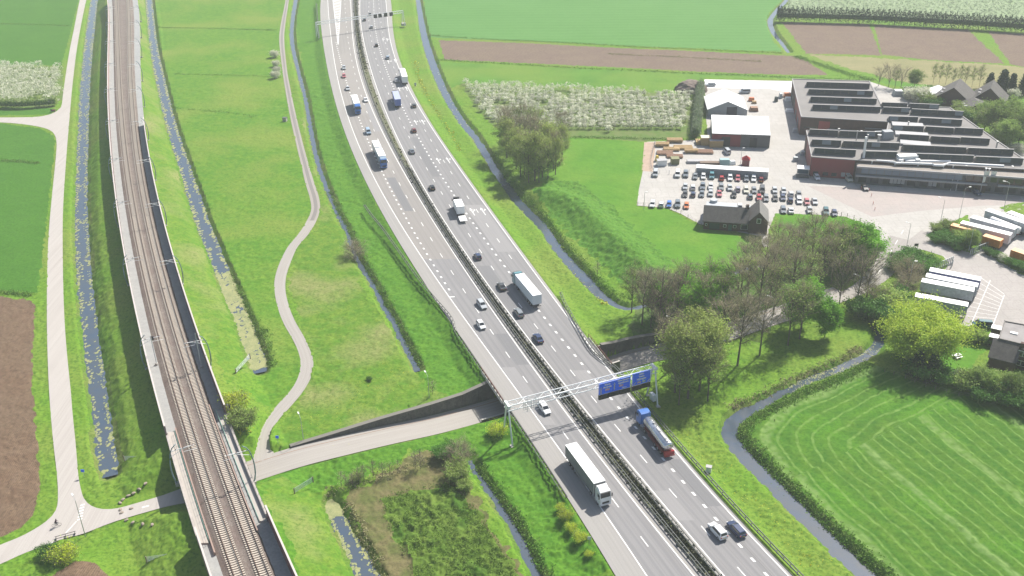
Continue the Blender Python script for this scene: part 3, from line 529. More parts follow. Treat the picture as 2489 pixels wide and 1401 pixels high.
p = W(1101, 722, 0); mk.add([(p[0]-.9, p[1]-.3, .01), (p[0]+.5, p[1]-.15, .01), (p[0]+.5, p[1]+.3, .01), (p[0]-.9, p[1]+.15, .01)], [[0, 1, 2, 3]])
for px, py in [(1148,515),(1174,514),(1065,391),(1089,390),(1010,298),(1028,297),(970,217),(988,216),(944,151),(960,148),(931,97),(941,97),(917,39),(928,37)]:
    x, y = W(px, py, 0); a = math.atan(float(slope(f_out_r, y))); ca, sa = math.cos(a), math.sin(a)
    def T(u, v): return (x+u*ca+v*sa, y-u*sa+v*ca, .012)
    mk.add([T(-.12, -3.2), T(.12, -3.2), T(.12, 1.2), T(-.12, 1.2)], [[0, 1, 2, 3]]); mk.add([T(-.5, 1.2), T(.5, 1.2), T(0, 3.2)], [[0, 1, 2]])
    mk.add([T(.12, -.4), T(.12, 0), T(.9, 1.1), T(.9, .7)], [[0, 3, 2, 1]]); mk.add([T(.6, .5), T(1.3, .6), T(1.05, 1.9)], [[0, 1, 2]])
# painted gore between the slip lane and the main lanes, far end
ga, gb, gt = W(809, 0, 0), W(829, 0, 0), W(822, 112, 0)
for A_, B_ in ((ga, gt), (gb, gt)): mk.add([(A_[0]-.15, A_[1], .013), (A_[0]+.15, A_[1], .013), (B_[0]+.15, B_[1], .013), (B_[0]-.15, B_[1], .013)], [[0, 3, 2, 1] if A_[1] < B_[1] else [0, 1, 2, 3][::-1]])
for k in range(26):
    t = k/26; a, b = ga+(gt-ga)*t, gb+(gt-gb)*t; d = (gt-ga)/np.linalg.norm(gt-ga)*1.6
    mk.add([(a[0], a[1], .011), (b[0], b[1]-3*(1-t), .011), (b[0]+d[0], b[1]+d[1]-3*(1-t), .011), (a[0]+d[0], a[1]+d[1], .011)], [[0, 3, 2, 1]])
mk.out('road_markings', m_paint, kind='structure')
gpav = MB(); e = .004
gpav.add([(ga[0], ga[1], .006), (gb[0], gb[1], .006), (gt[0], gt[1], .006)], [[0, 2, 1]]); gpav.out('gore_area', m_conc, kind='structure')
m_pt = [road_mat('asphalt_repair', (.15,.15,.156), (.17,.17,.176), (.13,.13,.134), (.12,.12,.123)), road_mat('pale_repair', (.225,.22,.222), (.245,.24,.24), (.20,.195,.195), (.19,.185,.185))]
prs = random.Random(9)
for f0, f1, a_, b_, y_, l_, k_ in [(f_dsh_l, f_med_l, .08, .92, 205, 14, 0), (f_edge_l, f_dsh_l, .1, .9, 180, 22, 1), (f_edge_l, f_dsh_l, .55, .95, 300, 30, 0), (f_dsh_r, f_blk_r, .1, .9, 190, 12, 1), (f_med_r, f_dsh_r, .1, .92, 232, 25, 0), (f_blk_r, f_out_r, .15, .9, 268, 35, 1), (f_dsh_r, f_blk_r, .1, .9, 330, 40, 0), (f_dsh_l, f_med_l, .1, .9, 380, 35, 1), (f_med_r, f_dsh_r, .1, .9, 148, 9, 1), (f_blk_r, f_out_r, .12, .88, 152, 14, 0)]:
    fstrip(lambda y: f0(y)+(f1(y)-f0(y))*a_, lambda y: f0(y)+(f1(y)-f0(y))*b_, y_, y_+l_, .0065, 'road_patch', m_pt[k_], kind='structure')
# cracks and joints: bitumen-sealed seam in the right carriageway
sm = MB(); f_seam = lambda y: f_blk_r(y)+.75
solid_mk = mk; mk = sm
solid(f_seam, .07, 118, 330, .007); mk = solid_mk; sm.out('sealed_seam', mat('bitumen', (.06,.06,.065), .6), kind='structure')
# ------------------------------------------------------------------ farm road, paths, yard
def poly_sheet(P, z, nm, M, **k):
    mb = MB(); tr = tessellate_polygon([[Vector((p[0], p[1], 0)) for p in P]]); T = []
    for t in tr:
        p = [P[i] for i in t]; ar = (p[1][0]-p[0][0])*(p[2][1]-p[0][1])-(p[2][0]-p[0][0])*(p[1][1]-p[0][1]); T.append(list(t) if ar > 0 else list(t)[::-1])
    mb.add([(p[0], p[1], z) for p in P], T); me = mb.mesh(nm); uvs(me, [(p[0], p[1]) for p in P]); me.materials.append(M); return link(nm, me, **k)
def kerbed(P): return smooth_line(P, 1.5)
fr = POLYW(FARM_ROAD)
poly_sheet([tuple(p) for p in smooth_line(np.vstack([fr, fr[:1]]), 2.)[:-1]], LAND+.03, 'farm_road', m_farm, kind='structure')
def band_sheet(C, H, z, nm, M, **k):
    T = np.gradient(C, axis=0); T /= np.linalg.norm(T, axis=1)[:, None]; Nn = np.stack([-T[:, 1], T[:, 0]], 1); return strip2(C+Nn*H[:, None], C-Nn*H[:, None], z, nm, M, mid=2, **k)
m_gravel = road_mat('gravel_track', (.265,.235,.21), (.30,.275,.25), (.21,.19,.17), (.20,.18,.16))
k1 = int(len(CYC[0])*.74); band_sheet(CYC[0][:k1+1], CYC[1][:k1+1]*1.06, LAND+.034, 'winding_path', m_gravel, kind='structure'); band_sheet(CYC[0][k1:], CYC[1][k1:]*1.06, LAND+.034, 'winding_path', m_conc, kind='structure')
band_sheet(CYC[0][:k1+1], CYC[1][:k1+1]*.42, LAND+.038, 'worn_path_centre', road_mat('worn_grey_centre', (.17,.155,.145), (.20,.185,.17), (.14,.13,.12), (.13,.12,.115)), kind='structure')
up = smooth_line(UPC[2:], 2.); T = np.gradient(up[:, :2], axis=0); T /= np.linalg.norm(T, axis=1)[:, None]; Nn = np.stack([-T[:, 1], T[:, 0]], 1)
strip2(up[:, :2]+Nn*3.9, up[:, :2]-Nn*3.6, up[:, 2]+.06, 'sunken_path', m_conc, mid=2, kind='structure')
strip2(up[:, :2]+Nn*2.6, up[:, :2]+Nn*2.45, up[:, 2]+.075, 'path_seam', mat('seam_rust', (.22,.13,.09), .9), kind='structure')
m_road = road_mat('access_road_asphalt', (.26,.24,.22), (.29,.27,.25), (.215,.20,.185), (.205,.19,.175))
band_sheet(ROAD_C, ROAD_H, LAND+.026, 'access_road', m_road, kind='structure')
m_yard = mat('yard_concrete', (.40,.382,.358), .85, col2=(.35,.335,.312), scale=.12, fine=(1.1,(.29,.275,.255),.6), wave=(.55,1.7,(.33,.315,.29),.4,.6), large=(.035,(.315,.30,.275),.5,.72), grid=(4.5,(.27,.255,.235),.10))
poly_sheet([tuple(p) for p in POLYW(YARD)], LAND+.012, 'yard', m_yard, kind='structure')
m_pink = mat('pink_brick_paving', (.345,.295,.275), .85, col2=(.315,.28,.26), scale=.2, fine=(1.5,(.27,.235,.22),.5), large=(.05,(.30,.275,.26),.45,.7), grid=(3.2,(.27,.235,.22),.08))
poly_sheet([tuple(p) for p in POLYW(BRICKYARD)], LAND+.018, 'brick_paving', m_pink, kind='structure')
poly_sheet([tuple(p) for p in POLYW([(2265,668),(2300,655),(2310,640),(2295,622),(2245,608),(2200,590),(2240,560),(2420,640),(2489,675),(2620,740),(2600,860),(2489,835),(2445,792),(2330,788),(2330,690)])], LAND+.0165, 'lorry_park', mat('lorry_park_paving', (.30,.275,.258), .85, col2=(.335,.31,.29), scale=.12, fine=(1.5,(.24,.22,.205),.6), large=(.06,(.25,.235,.22),.5,.7), grid=(5.,(.235,.215,.20),.09)), kind='structure')
poly_sheet([tuple(p) for p in POLYW([(1712,194),(1925,199),(1930,228),(1870,216),(1712,214)])], LAND+.02, 'white_apron', mat('white_concrete', (.72,.71,.69), .8, col2=(.66,.65,.63), scale=.3), kind='structure')
poly_sheet([tuple(p) for p in POLYW([(1566,346),(1594,346),(1586,418),(1560,416)])], LAND+.021, 'sandy_strip', mat('bare_sand', (.40,.30,.23), .95, col2=(.34,.25,.19), scale=.4, fine=(3,(.28,.21,.16),.6)), kind='structure')
ml = MB()
def line(a, b, w, z, mb=ml):
    a, b = np.array(a), np.array(b); d = (b-a)/np.linalg.norm(b-a); n_ = np.array([-d[1], d[0]])*w/2
    mb.add([(*(a-n_), z), (*(b-n_), z), (*(b+n_), z), (*(a+n_), z)], [[0, 1, 2, 3]])
for a, b in [((2407,682),(2360,790)),((2441,718),(2412,795))]: line(W(*a), W(*b), .14, LAND+.024)
for k in range(9):
    t = k/8; a = np.array((2385,676))+(np.array((2345,768))-np.array((2385,676)))*t; b = np.array((2442,716))+(np.array((2420,775))-np.array((2442,716)))*t
    line(W(*a), W(*b), .12, LAND+.024)
for k in range(6): c = W(2190-k*14, 570+k*24); d = W(2196-k*14, 560+k*24); line(c, d, .15, LAND+.034)
for k in range(6): a, b = W(195+(-k)*1.5, 1230+k*7), W(200-k*1.2, 1226+k*7); line(a, b+np.array([.5, 0]), .35, LAND+.036)
line(W(160, 1296), W(186, 1268), .18, LAND+.036); line(W(345, 1234), W(362, 1230), .35, LAND+.036); line(W(112, 1325), W(128, 1319), .3, LAND+.036)
ml.out('yard_markings', m_paint, kind='structure')
# ------------------------------------------------------------------ underpass below the motorway
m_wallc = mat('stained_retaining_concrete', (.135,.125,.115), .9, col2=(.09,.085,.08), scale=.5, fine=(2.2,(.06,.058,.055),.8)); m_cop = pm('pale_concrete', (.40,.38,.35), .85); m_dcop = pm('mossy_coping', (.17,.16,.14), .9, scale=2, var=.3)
def wall_run(P, zb, zt, th, nm, label, seg, mats, cope=.12):
    r_ = root(nm, (0, 0, 0), 0, label, 'retaining wall'); P = np.asarray(P); s = np.r_[0, np.cumsum(np.linalg.norm(np.diff(P, axis=0), axis=1))]; N_ = max(1, int(s[-1]/seg)); q = np.linspace(0, s[-1], N_+1)
    px_, py_, b_, t_ = [np.interp(q, s, v) for v in (P[:, 0], P[:, 1], zb, zt)]
    for i in range(N_):
        a, b = np.array([px_[i], py_[i]]), np.array([px_[i+1], py_[i+1]]); d = (b-a)/np.linalg.norm(b-a); n_ = np.array([-d[1], d[0]])*th/2; a2, b2 = a+d*.03, b-d*.03
        V = [(*(a2-n_), b_[i]), (*(b2-n_), b_[i+1]), (*(b2+n_), b_[i+1]), (*(a2+n_), b_[i]), (*(a2-n_), t_[i]), (*(b2-n_), t_[i+1]), (*(b2+n_), t_[i+1]), (*(a2+n_), t_[i])]
        MB().add(V, [[3, 2, 1, 0], [4, 5, 6, 7], [0, 1, 5, 4], [1, 2, 6, 5], [2, 3, 7, 6], [3, 0, 4, 7]]).out('wall_panel', mats[0], r_)
    cp = MB()
    for i in range(N_):
        a, b = np.array([px_[i], py_[i]]), np.array([px_[i+1], py_[i+1]]); d = (b-a)/np.linalg.norm(b-a); n_ = np.array([-d[1], d[0]])*(th/2+(.28 if th > .45 else .05))
        V = [(*(a-n_), t_[i]+.003), (*(b-n_), t_[i+1]+.003), (*(b+n_), t_[i+1]+.003), (*(a+n_), t_[i]+.003), (*(a-n_), t_[i]+cope), (*(b-n_), t_[i+1]+cope), (*(b+n_), t_[i+1]+cope), (*(a+n_), t_[i]+cope)]
        cp.add(V, [[4, 5, 6, 7], [0, 1, 5, 4], [1, 2, 6, 5], [2, 3, 7, 6], [3, 0, 4, 7]])
    cp.out('coping', mats[1], r_); return r_
xl, xr = float(f_pav_l(yw(1220, 985))), float(f_pav_r(yw(1500, 890)))
def side_line(sel, o): return up[sel][:, :2]+Nn[sel]*o
sW = (up[:, 0] > W(718, 1110)[0]) & (up[:, 0] < xl+.5); Pn = side_line(sW, 4.32)
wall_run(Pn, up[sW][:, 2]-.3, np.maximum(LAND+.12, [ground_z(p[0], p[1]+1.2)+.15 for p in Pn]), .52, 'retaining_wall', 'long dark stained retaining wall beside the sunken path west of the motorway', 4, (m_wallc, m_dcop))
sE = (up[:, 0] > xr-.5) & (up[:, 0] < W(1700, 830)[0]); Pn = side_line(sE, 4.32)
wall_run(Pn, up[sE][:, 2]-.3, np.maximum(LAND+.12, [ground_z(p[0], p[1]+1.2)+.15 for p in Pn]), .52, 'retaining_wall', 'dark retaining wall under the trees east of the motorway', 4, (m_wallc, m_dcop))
sM = (up[:, 0] > xl-1) & (up[:, 0] < xr+1); 
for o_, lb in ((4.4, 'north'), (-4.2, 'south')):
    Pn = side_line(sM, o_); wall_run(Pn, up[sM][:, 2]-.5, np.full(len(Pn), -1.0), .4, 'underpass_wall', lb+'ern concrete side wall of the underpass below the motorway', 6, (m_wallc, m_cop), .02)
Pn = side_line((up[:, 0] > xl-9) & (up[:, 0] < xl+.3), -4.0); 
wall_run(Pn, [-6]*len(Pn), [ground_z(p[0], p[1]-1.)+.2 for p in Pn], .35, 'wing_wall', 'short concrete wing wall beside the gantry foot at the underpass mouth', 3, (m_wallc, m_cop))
dk = MB(); ym = up[sM]; 
A, B = side_line(sM, 5.2), side_line(sM, -5.0); n_ = len(A)
for Q_ in (A, B): Q_[:, 0] = np.clip(Q_[:, 0], f_pav_l(Q_[:, 1])-.1, f_pav_r(Q_[:, 1])+.1)
V = [(*p, z) for z in (-1.0, -.35) for q in (A, B) for p in q]; 
Fs = []
for i in range(n_-1): Fs += [[i, i+1, n_+i+1, n_+i], [2*n_+i, 3*n_+i, 3*n_+i+1, 2*n_+i+1], [i, 2*n_+i, 2*n_+i+1, i+1], [n_+i, n_+i+1, 3*n_+i+1, 3*n_+i]]
Fs += [[0, n_, 3*n_, 2*n_], [n_-1, 3*n_-1, 4*n_-1, 2*n_-1]]
br = root('motorway_bridge', (0, 0, 0), 0, 'short concrete motorway bridge over the sunken path with red brown parapet rails', 'bridge')
dk.add(V, Fs).out('deck', m_cop, br); m_red = pm('red_brown_steel', (.19,.075,.06), .6); m_steel = pm('galvanised_steel', (.13,.14,.13), .8, 0.); m_dsteel = pm('weathered_steel', (.10,.10,.085), .8, 0)
for f, c0, sg in ((f_pav_l, up[np.argmin(abs(up[:, 0]-xl))], -1), (f_pav_r, up[np.argmin(abs(up[:, 0]-xr))], 1)):
    ys = np.arange(c0[1]-7, c0[1]+7.1, 1.75); pts = [(float(f(y))+sg*.45, y) for y in ys]
    MB().tube([(x, y, -.2) for x, y in pts], .32, 4).out('edge_beam', m_cop, br)
    rl = MB(); rl.tube([(x, y, 1.05) for x, y in pts], .07, 5); rl.tube([(x, y, .65) for x, y in pts], .05, 4); rl.out('parapet_rail', m_red, br)
    for x, y in pts: MB().box((x, y, .5), (.1, .1, 1.1)).out('parapet_post', m_red, br)
# ------------------------------------------------------------------ crash barriers
RUNG = None
def barrier(P, label, width=.62, step=2.0, nmax=290, z0=0.):
    global RUNG
    r_ = root('crash_barrier', (0, 0, 0), 0, label, 'crash barrier', 'crash barriers along the motorway'); P = smooth_line(P, 3.) if len(P) > 2 else np.asarray(P)
    s = np.r_[0, np.cumsum(np.linalg.norm(np.diff(P, axis=0), axis=1))]; T = np.gradient(P, axis=0); T /= np.linalg.norm(T, axis=1)[:, None]; N_ = np.stack([-T[:, 1], T[:, 0]], 1)
    for sg in (1, -1):
        b = MB(); Q = P+N_*width/2*sg; n_ = len(Q); V = []
        for z, o in ((z0+.48, 0), (z0+.60, .05), (z0+.66, -.02), (z0+.78, .05), (z0+.80, 0)): V += [(p[0]+q[0]*o*sg, p[1]+q[1]*o*sg, z) for p, q in zip(Q, N_)]
        Fs = [[k*n_+i, k*n_+i+1, (k+1)*n_+i+1, (k+1)*n_+i] for k in range(4) for i in range(n_-1)]
        V += [(p[0]-q[0]*.07*sg, p[1]-q[1]*.07*sg, z0+.80) for p, q in zip(Q, N_)]; Fs += [[4*n_+i, 4*n_+i+1, 5*n_+i+1, 5*n_+i] for i in range(n_-1)]
        b.add(V, Fs).out('beam', m_steel, r_)
    if RUNG is None: RUNG = MB().box((0, 0, .4), (.1, .12, .8)).box((0, 0, .74), (.5, .09, .1)).mesh('spacer_post'); RUNG.materials.append(m_dsteel)
    q = np.arange(.5, s[-1], step); far = MB(); k = 0
    for t in q:
        x, y = np.interp(t, s, P[:, 0]), np.interp(t, s, P[:, 1]); a = math.atan2(np.interp(t, s, T[:, 1]), np.interp(t, s, T[:, 0]))-math.pi/2
        if k < nmax and y < 330 and y > 120: o = link('spacer_post', RUNG, r_); o.location = (x, y, z0); o.rotation_euler = (0, 0, a); o.scale = (width/.5, 1, 1); k += 1
        elif y < 640 and y > 120: far.box((x, y, z0+.74), (width, .09, .1), a); far.box((x, y, z0+.4), (.1, .12, .8), a)
    if far.v: far.out('far_spacer_posts', m_dsteel, r_, kind='stuff')
fl = lambda f, o, y0, y1: [(float(f(y))+o, y) for y in np.arange(y0, y1, 6.)]
medL = lambda y: f_med_l(y)+(f_med_r(y)-f_med_l(y))*.36; medR = lambda y: f_med_l(y)+(f_med_r(y)-f_med_l(y))*.74
barrier(fl(medL, 0, 110, 640), 'steel double barrier on the western side of the motorway median'); barrier(fl(medR, 0, 110, yw(1010, 410)), 'steel double barrier on the eastern side of the motorway median, nearer part')
barrier(fl(medR, 0, yw(880, 140), 660), 'steel barrier on the widened far median under the far gantry')
barrier([tuple(W(x, y, .0)) for x, y in [(886,503),(905,530),(928,557),(971,617),(1005,665),(1045,717),(1096,777)]]+fl(f_out_l, -.55, yw(1363, 1215), yw(1100, 785))[::-1], 'steel barrier along the western grass edge up to the white lorry')
barrier([tuple(W(x, y, .0)) for x, y in [(1362,715),(1372,740),(1386,766),(1411,811),(1443,860)]]+fl(f_out_r, 1.75, 112, yw(1460, 885))[::-1], 'steel barrier along the eastern edge running past the tanker')
for a, b_, lb in (((769,12),(776,95),'far steel barrier at the left foot of the far gantry'), ((1003,40),(1012,60),'')):
    if lb: barrier([tuple(W(a[0], a[1], 0)), tuple((W(*a, 0)+W(*b_, 0))/2), tuple(W(b_[0], b_[1], 0))], lb)
# weeds growing along the median
m_mw = mat('median_weeds', (.055,.085,.02), .95, col2=(.13,.115,.06), scale=.5, fine=(3.,(.03,.045,.012),.8), large=(.08,(.19,.165,.12),.5,.66))
mw = MB(); rs = np.random.RandomState(5)
def tuft(mb, x, y, z, r, h, n_=3, mi=0):
    for _ in range(n_):
        a = rs.uniform(0, 3.14); dx, dy = math.cos(a)*r, math.sin(a)*r; ox, oy = rs.uniform(-.3, .3)*r, rs.uniform(-.3, .3)*r; lx, ly = rs.uniform(-.5, .5)*r, rs.uniform(-.5, .5)*r
        mb.v += [(x-dx+ox, y-dy+oy, z), (x+dx+ox, y+dy+oy, z), (x+dx*.5+ox+lx, y+dy*.5+oy+ly, z+h), (x-dx*.5+ox+lx, y-dy*.5+oy+ly, z+h*.9)]; k = len(mb.v); mb.f.append([k-4, k-3, k-2, k-1]); mb.m.append(mi)
for _ in range(5200):
    y = 112*(640/112)**rs.rand(); t = rs.normal(.56, .13)
    if y > yw(1010, 405) and y < yw(905, 170) and rs.rand() < .85: continue
    if not (.2 < t < .95): continue
    x = float(f_med_l(y)+(f_med_r(y)-f_med_l(y))*t); tuft(mw, x, y, -.02, rs.uniform(.15, .4), rs.uniform(.15, .45), 2)
mw.out('median_weeds', m_mw, label='low green weeds growing between the barriers of the motorway median', cat='weeds', kind='stuff')
fstrip(lambda y: f_med_l(y)+(f_med_r(y)-f_med_l(y))*.34, lambda y: f_med_l(y)+(f_med_r(y)-f_med_l(y))*.78, 100, 700, .012, 'median_soil', mat('median_soil', (.125,.12,.07), .95, col2=(.075,.095,.03), scale=.35, fine=(3.,(.06,.06,.035),.8)), kind='structure')
# ================================================================== railway
m_ballast = mat('ballast', (.140,.112,.095), .95, col2=(.19,.16,.14), scale=1.2, fine=(4,(.08,.06,.052),.9), large=(.25,(.145,.11,.095),.46,.6), bump=.6, bscale=7)
m_service = mat('service_path_concrete', (.285,.29,.28), .85, col2=(.25,.255,.25), scale=.5, fine=(2,(.21,.21,.205),.5))
m_rail = pm('rusty_rail_steel', (.16,.09,.065), .45, .5); m_sleep = pm('concrete_sleeper', (.46,.405,.34), .85, scale=4, var=.15); m_sleepj = m_sleep
RY0, RY1 = 40, 1000
fbl = lambda y: f_rwl(y)+2.55; fbr = lambda y: f_rwr(y)-3.3
fcorr = lambda y: f_rail(y)
fstrip(f_rwl, fbl, RY0, RY1, RZ-.45, 'rail_service_path', m_service, kind='structure', mid=1)
fstrip(fbr, f_rwr, RY0, RY1, RZ-.45, 'rail_service_path', m_service, kind='structure', mid=1)
ys = np.arange(RY0, 700, .8); prof = []
for y in ys:
    a, b, tl_, tr_ = float(fbl(y)), float(fbr(y)), float(f_tl(y)), float(f_tr(y)); mdl = (tl_+tr_)/2
    prof.append([(a-.25, RZ-.50), (min(a+.5, tl_-2.1), RZ-.28), (tl_-1.6, RZ-.03), (tl_+1.5, RZ-.03), (mdl-.25, RZ-.16), (mdl+.15, RZ-.24), (tr_-1.5, RZ-.03), (tr_+1.6, RZ-.03), (max(b-.5, tr_+2.1), RZ-.3), (b+.25, RZ-.50)])
prof = np.array(prof); n_, k_ = prof.shape[:2]; jit = RS.uniform(-.03, .03, (n_, k_)); V = np.stack([prof[..., 0]+jit*3, np.repeat(ys[:, None], k_, 1), prof[..., 1]+jit], -1).reshape(-1, 3)
i = (np.arange(n_-1)[:, None]*k_+np.arange(k_-1)[None, :]); me = np_mesh('ballast_bed', V, np.stack([i, i+1, i+k_+1, i+k_], -1).reshape(-1, 4)); me.materials.append(m_ballast); link('ballast_bed', me, kind='structure')
sl_me = MB(); sx = .30
V = []; P_ = [(-1.28, .17), (-.5, .165), (-.35, .10), (.35, .10), (.5, .165), (1.28, .17)]
V = [(x, s*sx/2, z) for x, z in P_ for s in (-1, 1)]+[(-1.28, -sx/2, 0), (-1.28, sx/2, 0), (1.28, -sx/2, 0), (1.28, sx/2, 0)]
Fs = [[2*i, 2*i+2, 2*i+3, 2*i+1] for i in range(5)]+[[0, 1, 13, 12], [10, 14, 15, 11], [12, 14, 10, 8, 6, 4, 2, 0], [13, 1, 3, 5, 7, 9, 11, 15]]
SLP = MB().add(V, Fs).mesh('sleeper'); SLP.materials.append(m_sleep)
for f, lb in ((f_tl, 'western railway track on the ballast with pale concrete sleepers'), (f_tr, 'eastern railway track on the ballast, nearer the motorway')):
    r_ = root('railway_track', (0, 0, RZ), 0, lb, 'railway track', 'the two tracks of the railway line')
    for sg in (-1, 1):
        rl = MB(); yy = np.arange(RY0, 900, 6.); c = [1/math.hypot(1, float(slope(f, y))) for y in yy]
        for (w, z0, z1) in ((.075, .30, .345), (.16, .17, .20)):
            V = []; 
            for y, q in zip(yy, c):
                x = float(f(y))+sg*.755/q; V += [(x-w/2, y, z0), (x+w/2, y, z0), (x+w/2, y, z1), (x-w/2, y, z1)]
            rl.add(V, [[4*i+a, 4*i+(a+1) % 4, 4*i+4+(a+1) % 4, 4*i+4+a] for i in range(len(yy)-1) for a in range(4)])
        V = []
        for y, q in zip(yy, c): x = float(f(y))+sg*.755/q; V += [(x-.012, y, .2), (x+.012, y, .2), (x+.012, y, .3), (x-.012, y, .3)]
        rl.add(V, [[4*i+a, 4*i+(a+1) % 4, 4*i+4+(a+1) % 4, 4*i+4+a] for i in range(len(yy)-1) for a in (1, 3)]); rl.out('rail', m_rail, r_)
    y = 124.; k = 0; far = MB()
    while y < 680:
        s = float(slope(f, y)); a = -math.atan(s)
        if k < 298: o = link('sleeper', SLP, r_); o.location = (float(f(y)), y, -.03); o.rotation_euler = (0, 0, a)
        elif y < 640: far.box((float(f(y)), y, .06), (2.56, .26, .18), a)
        k += 1; y += .62/math.hypot(1, s)
    y = 123.
    while y > 60: s = float(slope(f, y)); far.box((float(f(y)), y, .06), (2.56, .26, .18), -math.atan(s)); y -= .62/math.hypot(1, s)
    far.out('far_sleepers', m_sleep, r_, kind='stuff')
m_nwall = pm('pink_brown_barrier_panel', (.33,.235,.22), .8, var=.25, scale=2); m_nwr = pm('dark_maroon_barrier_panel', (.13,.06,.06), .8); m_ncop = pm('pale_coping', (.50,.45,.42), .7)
POSTM = MB().box((0, 0, 0), (.30, .22, 3.75)).mesh('barrier_post'); POSTM.materials.append(pm('post_grey_brown', (.22,.16,.155), .8))
def noise_wall(f, y0, y1, label, M, inw, hz=2.8, seg=4., sg=1):
    r_ = root('noise_barrier', (0, 0, RZ), 0, label, 'noise barrier'); y = y0; k = 0; far = MB(); cop = MB()
    while y < y1:
        s = float(slope(f, y+seg/2)); q = 1/math.hypot(1, s); y2 = min(y+seg*q, y1); a, b = (float(f(y)), y), (float(f(y2)), y2); t = .09
        nx_, ny_ = q*t, -s*q*t; V = [(a[0]-nx_, a[1]-ny_, -3.3), (b[0]-nx_, b[1]-ny_, -3.3), (b[0]+nx_, b[1]+ny_, -3.3), (a[0]+nx_, a[1]+ny_, -3.3)]
        V = [(v[0]+(b[0]-a[0])*(.006 if i in (0, 3) else -.006), v[1]+(b[1]-a[1])*(.006 if i in (0, 3) else -.006), v[2]) for i, v in enumerate(V)]
        V += [(v[0], v[1], hz) for v in V]; Fs = [[0, 1, 5, 4], [1, 2, 6, 5], [2, 3, 7, 6], [3, 0, 4, 7], [4, 5, 6, 7]]
        if k < 90: MB().add(V, Fs).out('barrier_panel', M, r_)
        else: far.add(V, Fs)
        ang = -math.atan(s); cop.box(((a[0]+b[0])/2, (a[1]+b[1])/2, hz+.06), (.34, math.dist(a, b), .11), ang)
        if k < 70: o = link('barrier_post', POSTM, r_); o.location = (a[0], a[1], .9); o.rotation_euler = (0, 0, ang)
        y = y2; k += 1
    if far.v: far.out('far_barrier_panels', M, r_, kind='stuff')
    cop.out('coping', m_ncop, r_); return r_
ryl = lambda px, py: float(W(px, py, RZ+2.8)[1])
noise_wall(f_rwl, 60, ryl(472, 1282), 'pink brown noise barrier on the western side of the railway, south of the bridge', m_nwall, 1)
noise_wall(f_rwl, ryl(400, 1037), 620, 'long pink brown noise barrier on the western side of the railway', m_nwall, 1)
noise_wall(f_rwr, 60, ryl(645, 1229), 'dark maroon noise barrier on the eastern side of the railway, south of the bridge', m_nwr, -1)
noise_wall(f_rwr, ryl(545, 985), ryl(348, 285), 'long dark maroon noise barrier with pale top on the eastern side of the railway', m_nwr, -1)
# ------------------------------------------------------------------ railway bridge over the cycle path
rb = root('railway_bridge', (0, 0, 0), 0, 'concrete railway bridge over the cycle path with pale stained edge beams', 'bridge')
m_edge = mat('bridge_edge_concrete', (.42,.38,.345), .85, col2=(.35,.31,.28), scale=.6, fine=(2.2,(.30,.27,.25),.7)); m_walk = pm('bridge_walkway', (.38,.35,.315), .85); m_green = pm('green_handrail', (.22,.40,.33), .5)
yl0, yl1 = ryl(472, 1282)-1, ryl(400, 1037)+2; yr0, yr1 = ryl(645, 1229)-1, ryl(545, 985)+2
def box_strip(fa, fb, y0, y1, z0, z1, nm, M, parent, step=4.):
    yy = np.linspace(y0, y1, max(2, int((y1-y0)/step))); V = []
    for y in yy: a, b = float(fa(y)), float(fb(y)); V += [(a, y, z0), (b, y, z0), (b, y, z1), (a, y, z1)]
    n_ = len(yy); Fs = [[4*i+a, 4*i+(a+1) % 4, 4*i+4+(a+1) % 4, 4*i+4+a][::-1] for i in range(n_-1) for a in range(4)]+[[0, 1, 2, 3], [4*n_-1, 4*n_-2, 4*n_-3, 4*n_-4]]
    return MB().add(V, Fs).out(nm, M, parent)
o_ = lambda f, d: (lambda y: f(y)+d)
box_strip(o_(f_rwl, .35), o_(f_rwr, -.35), min(yl0, yr0)+.5, max(yl1, yr1)-.5, RZ-1.55, RZ-.55, 'deck', m_edge, rb)
box_strip(o_(f_rwl, -.15), o_(f_rwl, .42), yl0+1.2, yl1-1.8, RZ-1.7, RZ+.55, 'edge_beam', m_edge, rb)
box_strip(o_(f_rwl, .43), o_(f_rwl, 1.85), yl0, yl1, RZ-.5, RZ-.12, 'walkway', m_walk, rb); box_strip(o_(f_rwl, 2.2), o_(f_rwl, 2.5), yl0-3, yl1+1, RZ-.5, RZ+.28, 'ballast_kerb', pm('rust_stained_kerb', (.30,.215,.18), .85), rb)
box_strip(o_(f_rwr, -.35), o_(f_rwr, .22), yr0+1.2, yr1-1.8, RZ-1.7, RZ+.55, 'edge_beam', m_edge, rb)
box_strip(o_(f_rwr, -1.75), o_(f_rwr, -.36), yr0, yr1, RZ-.5, RZ-.12, 'walkway', m_walk, rb); box_strip(o_(f_rwr, -3.1), o_(f_rwr, -2.85), yr0-3, yr1+2, RZ-.5, RZ+.28, 'ballast_kerb', pm('rust_stained_kerb', (.30,.215,.18), .85), rb)
for f, o1, y0_, y1_ in ((f_rwl, 1.95, yl0, yl1), (f_rwr, -1.95, yr0, yr1), (f_rwr, .1, yr0+1, yr1-3)):
    hr = MB(); yy = np.arange(y0_, y1_, 2.); hr.tube([(float(f(y))+o1, y, RZ+.95) for y in yy], .035, 4); hr.tube([(float(f(y))+o1, y, RZ+.45) for y in yy], .025, 4)
    for y in yy: hr.box((float(f(y))+o1, y, RZ+.2), (.06, .06, 1.45))
    hr.out('handrail', m_green if o1 != .1 else m_steel, rb)
for yy, sg in ((min(yl0, yr0)+2.5, 1), (max(yl1, yr1)-2.5, -1)):
    xa, xb = float(f_rwl(yy)), float(f_rwr(yy)); MB().box(((xa+xb)/2, yy, RZ-3.1), (xb-xa-.5, 1.2, 3.1), -math.atan(float(slope(f_rail, yy)))*0).out('abutment', m_wallc, rb)
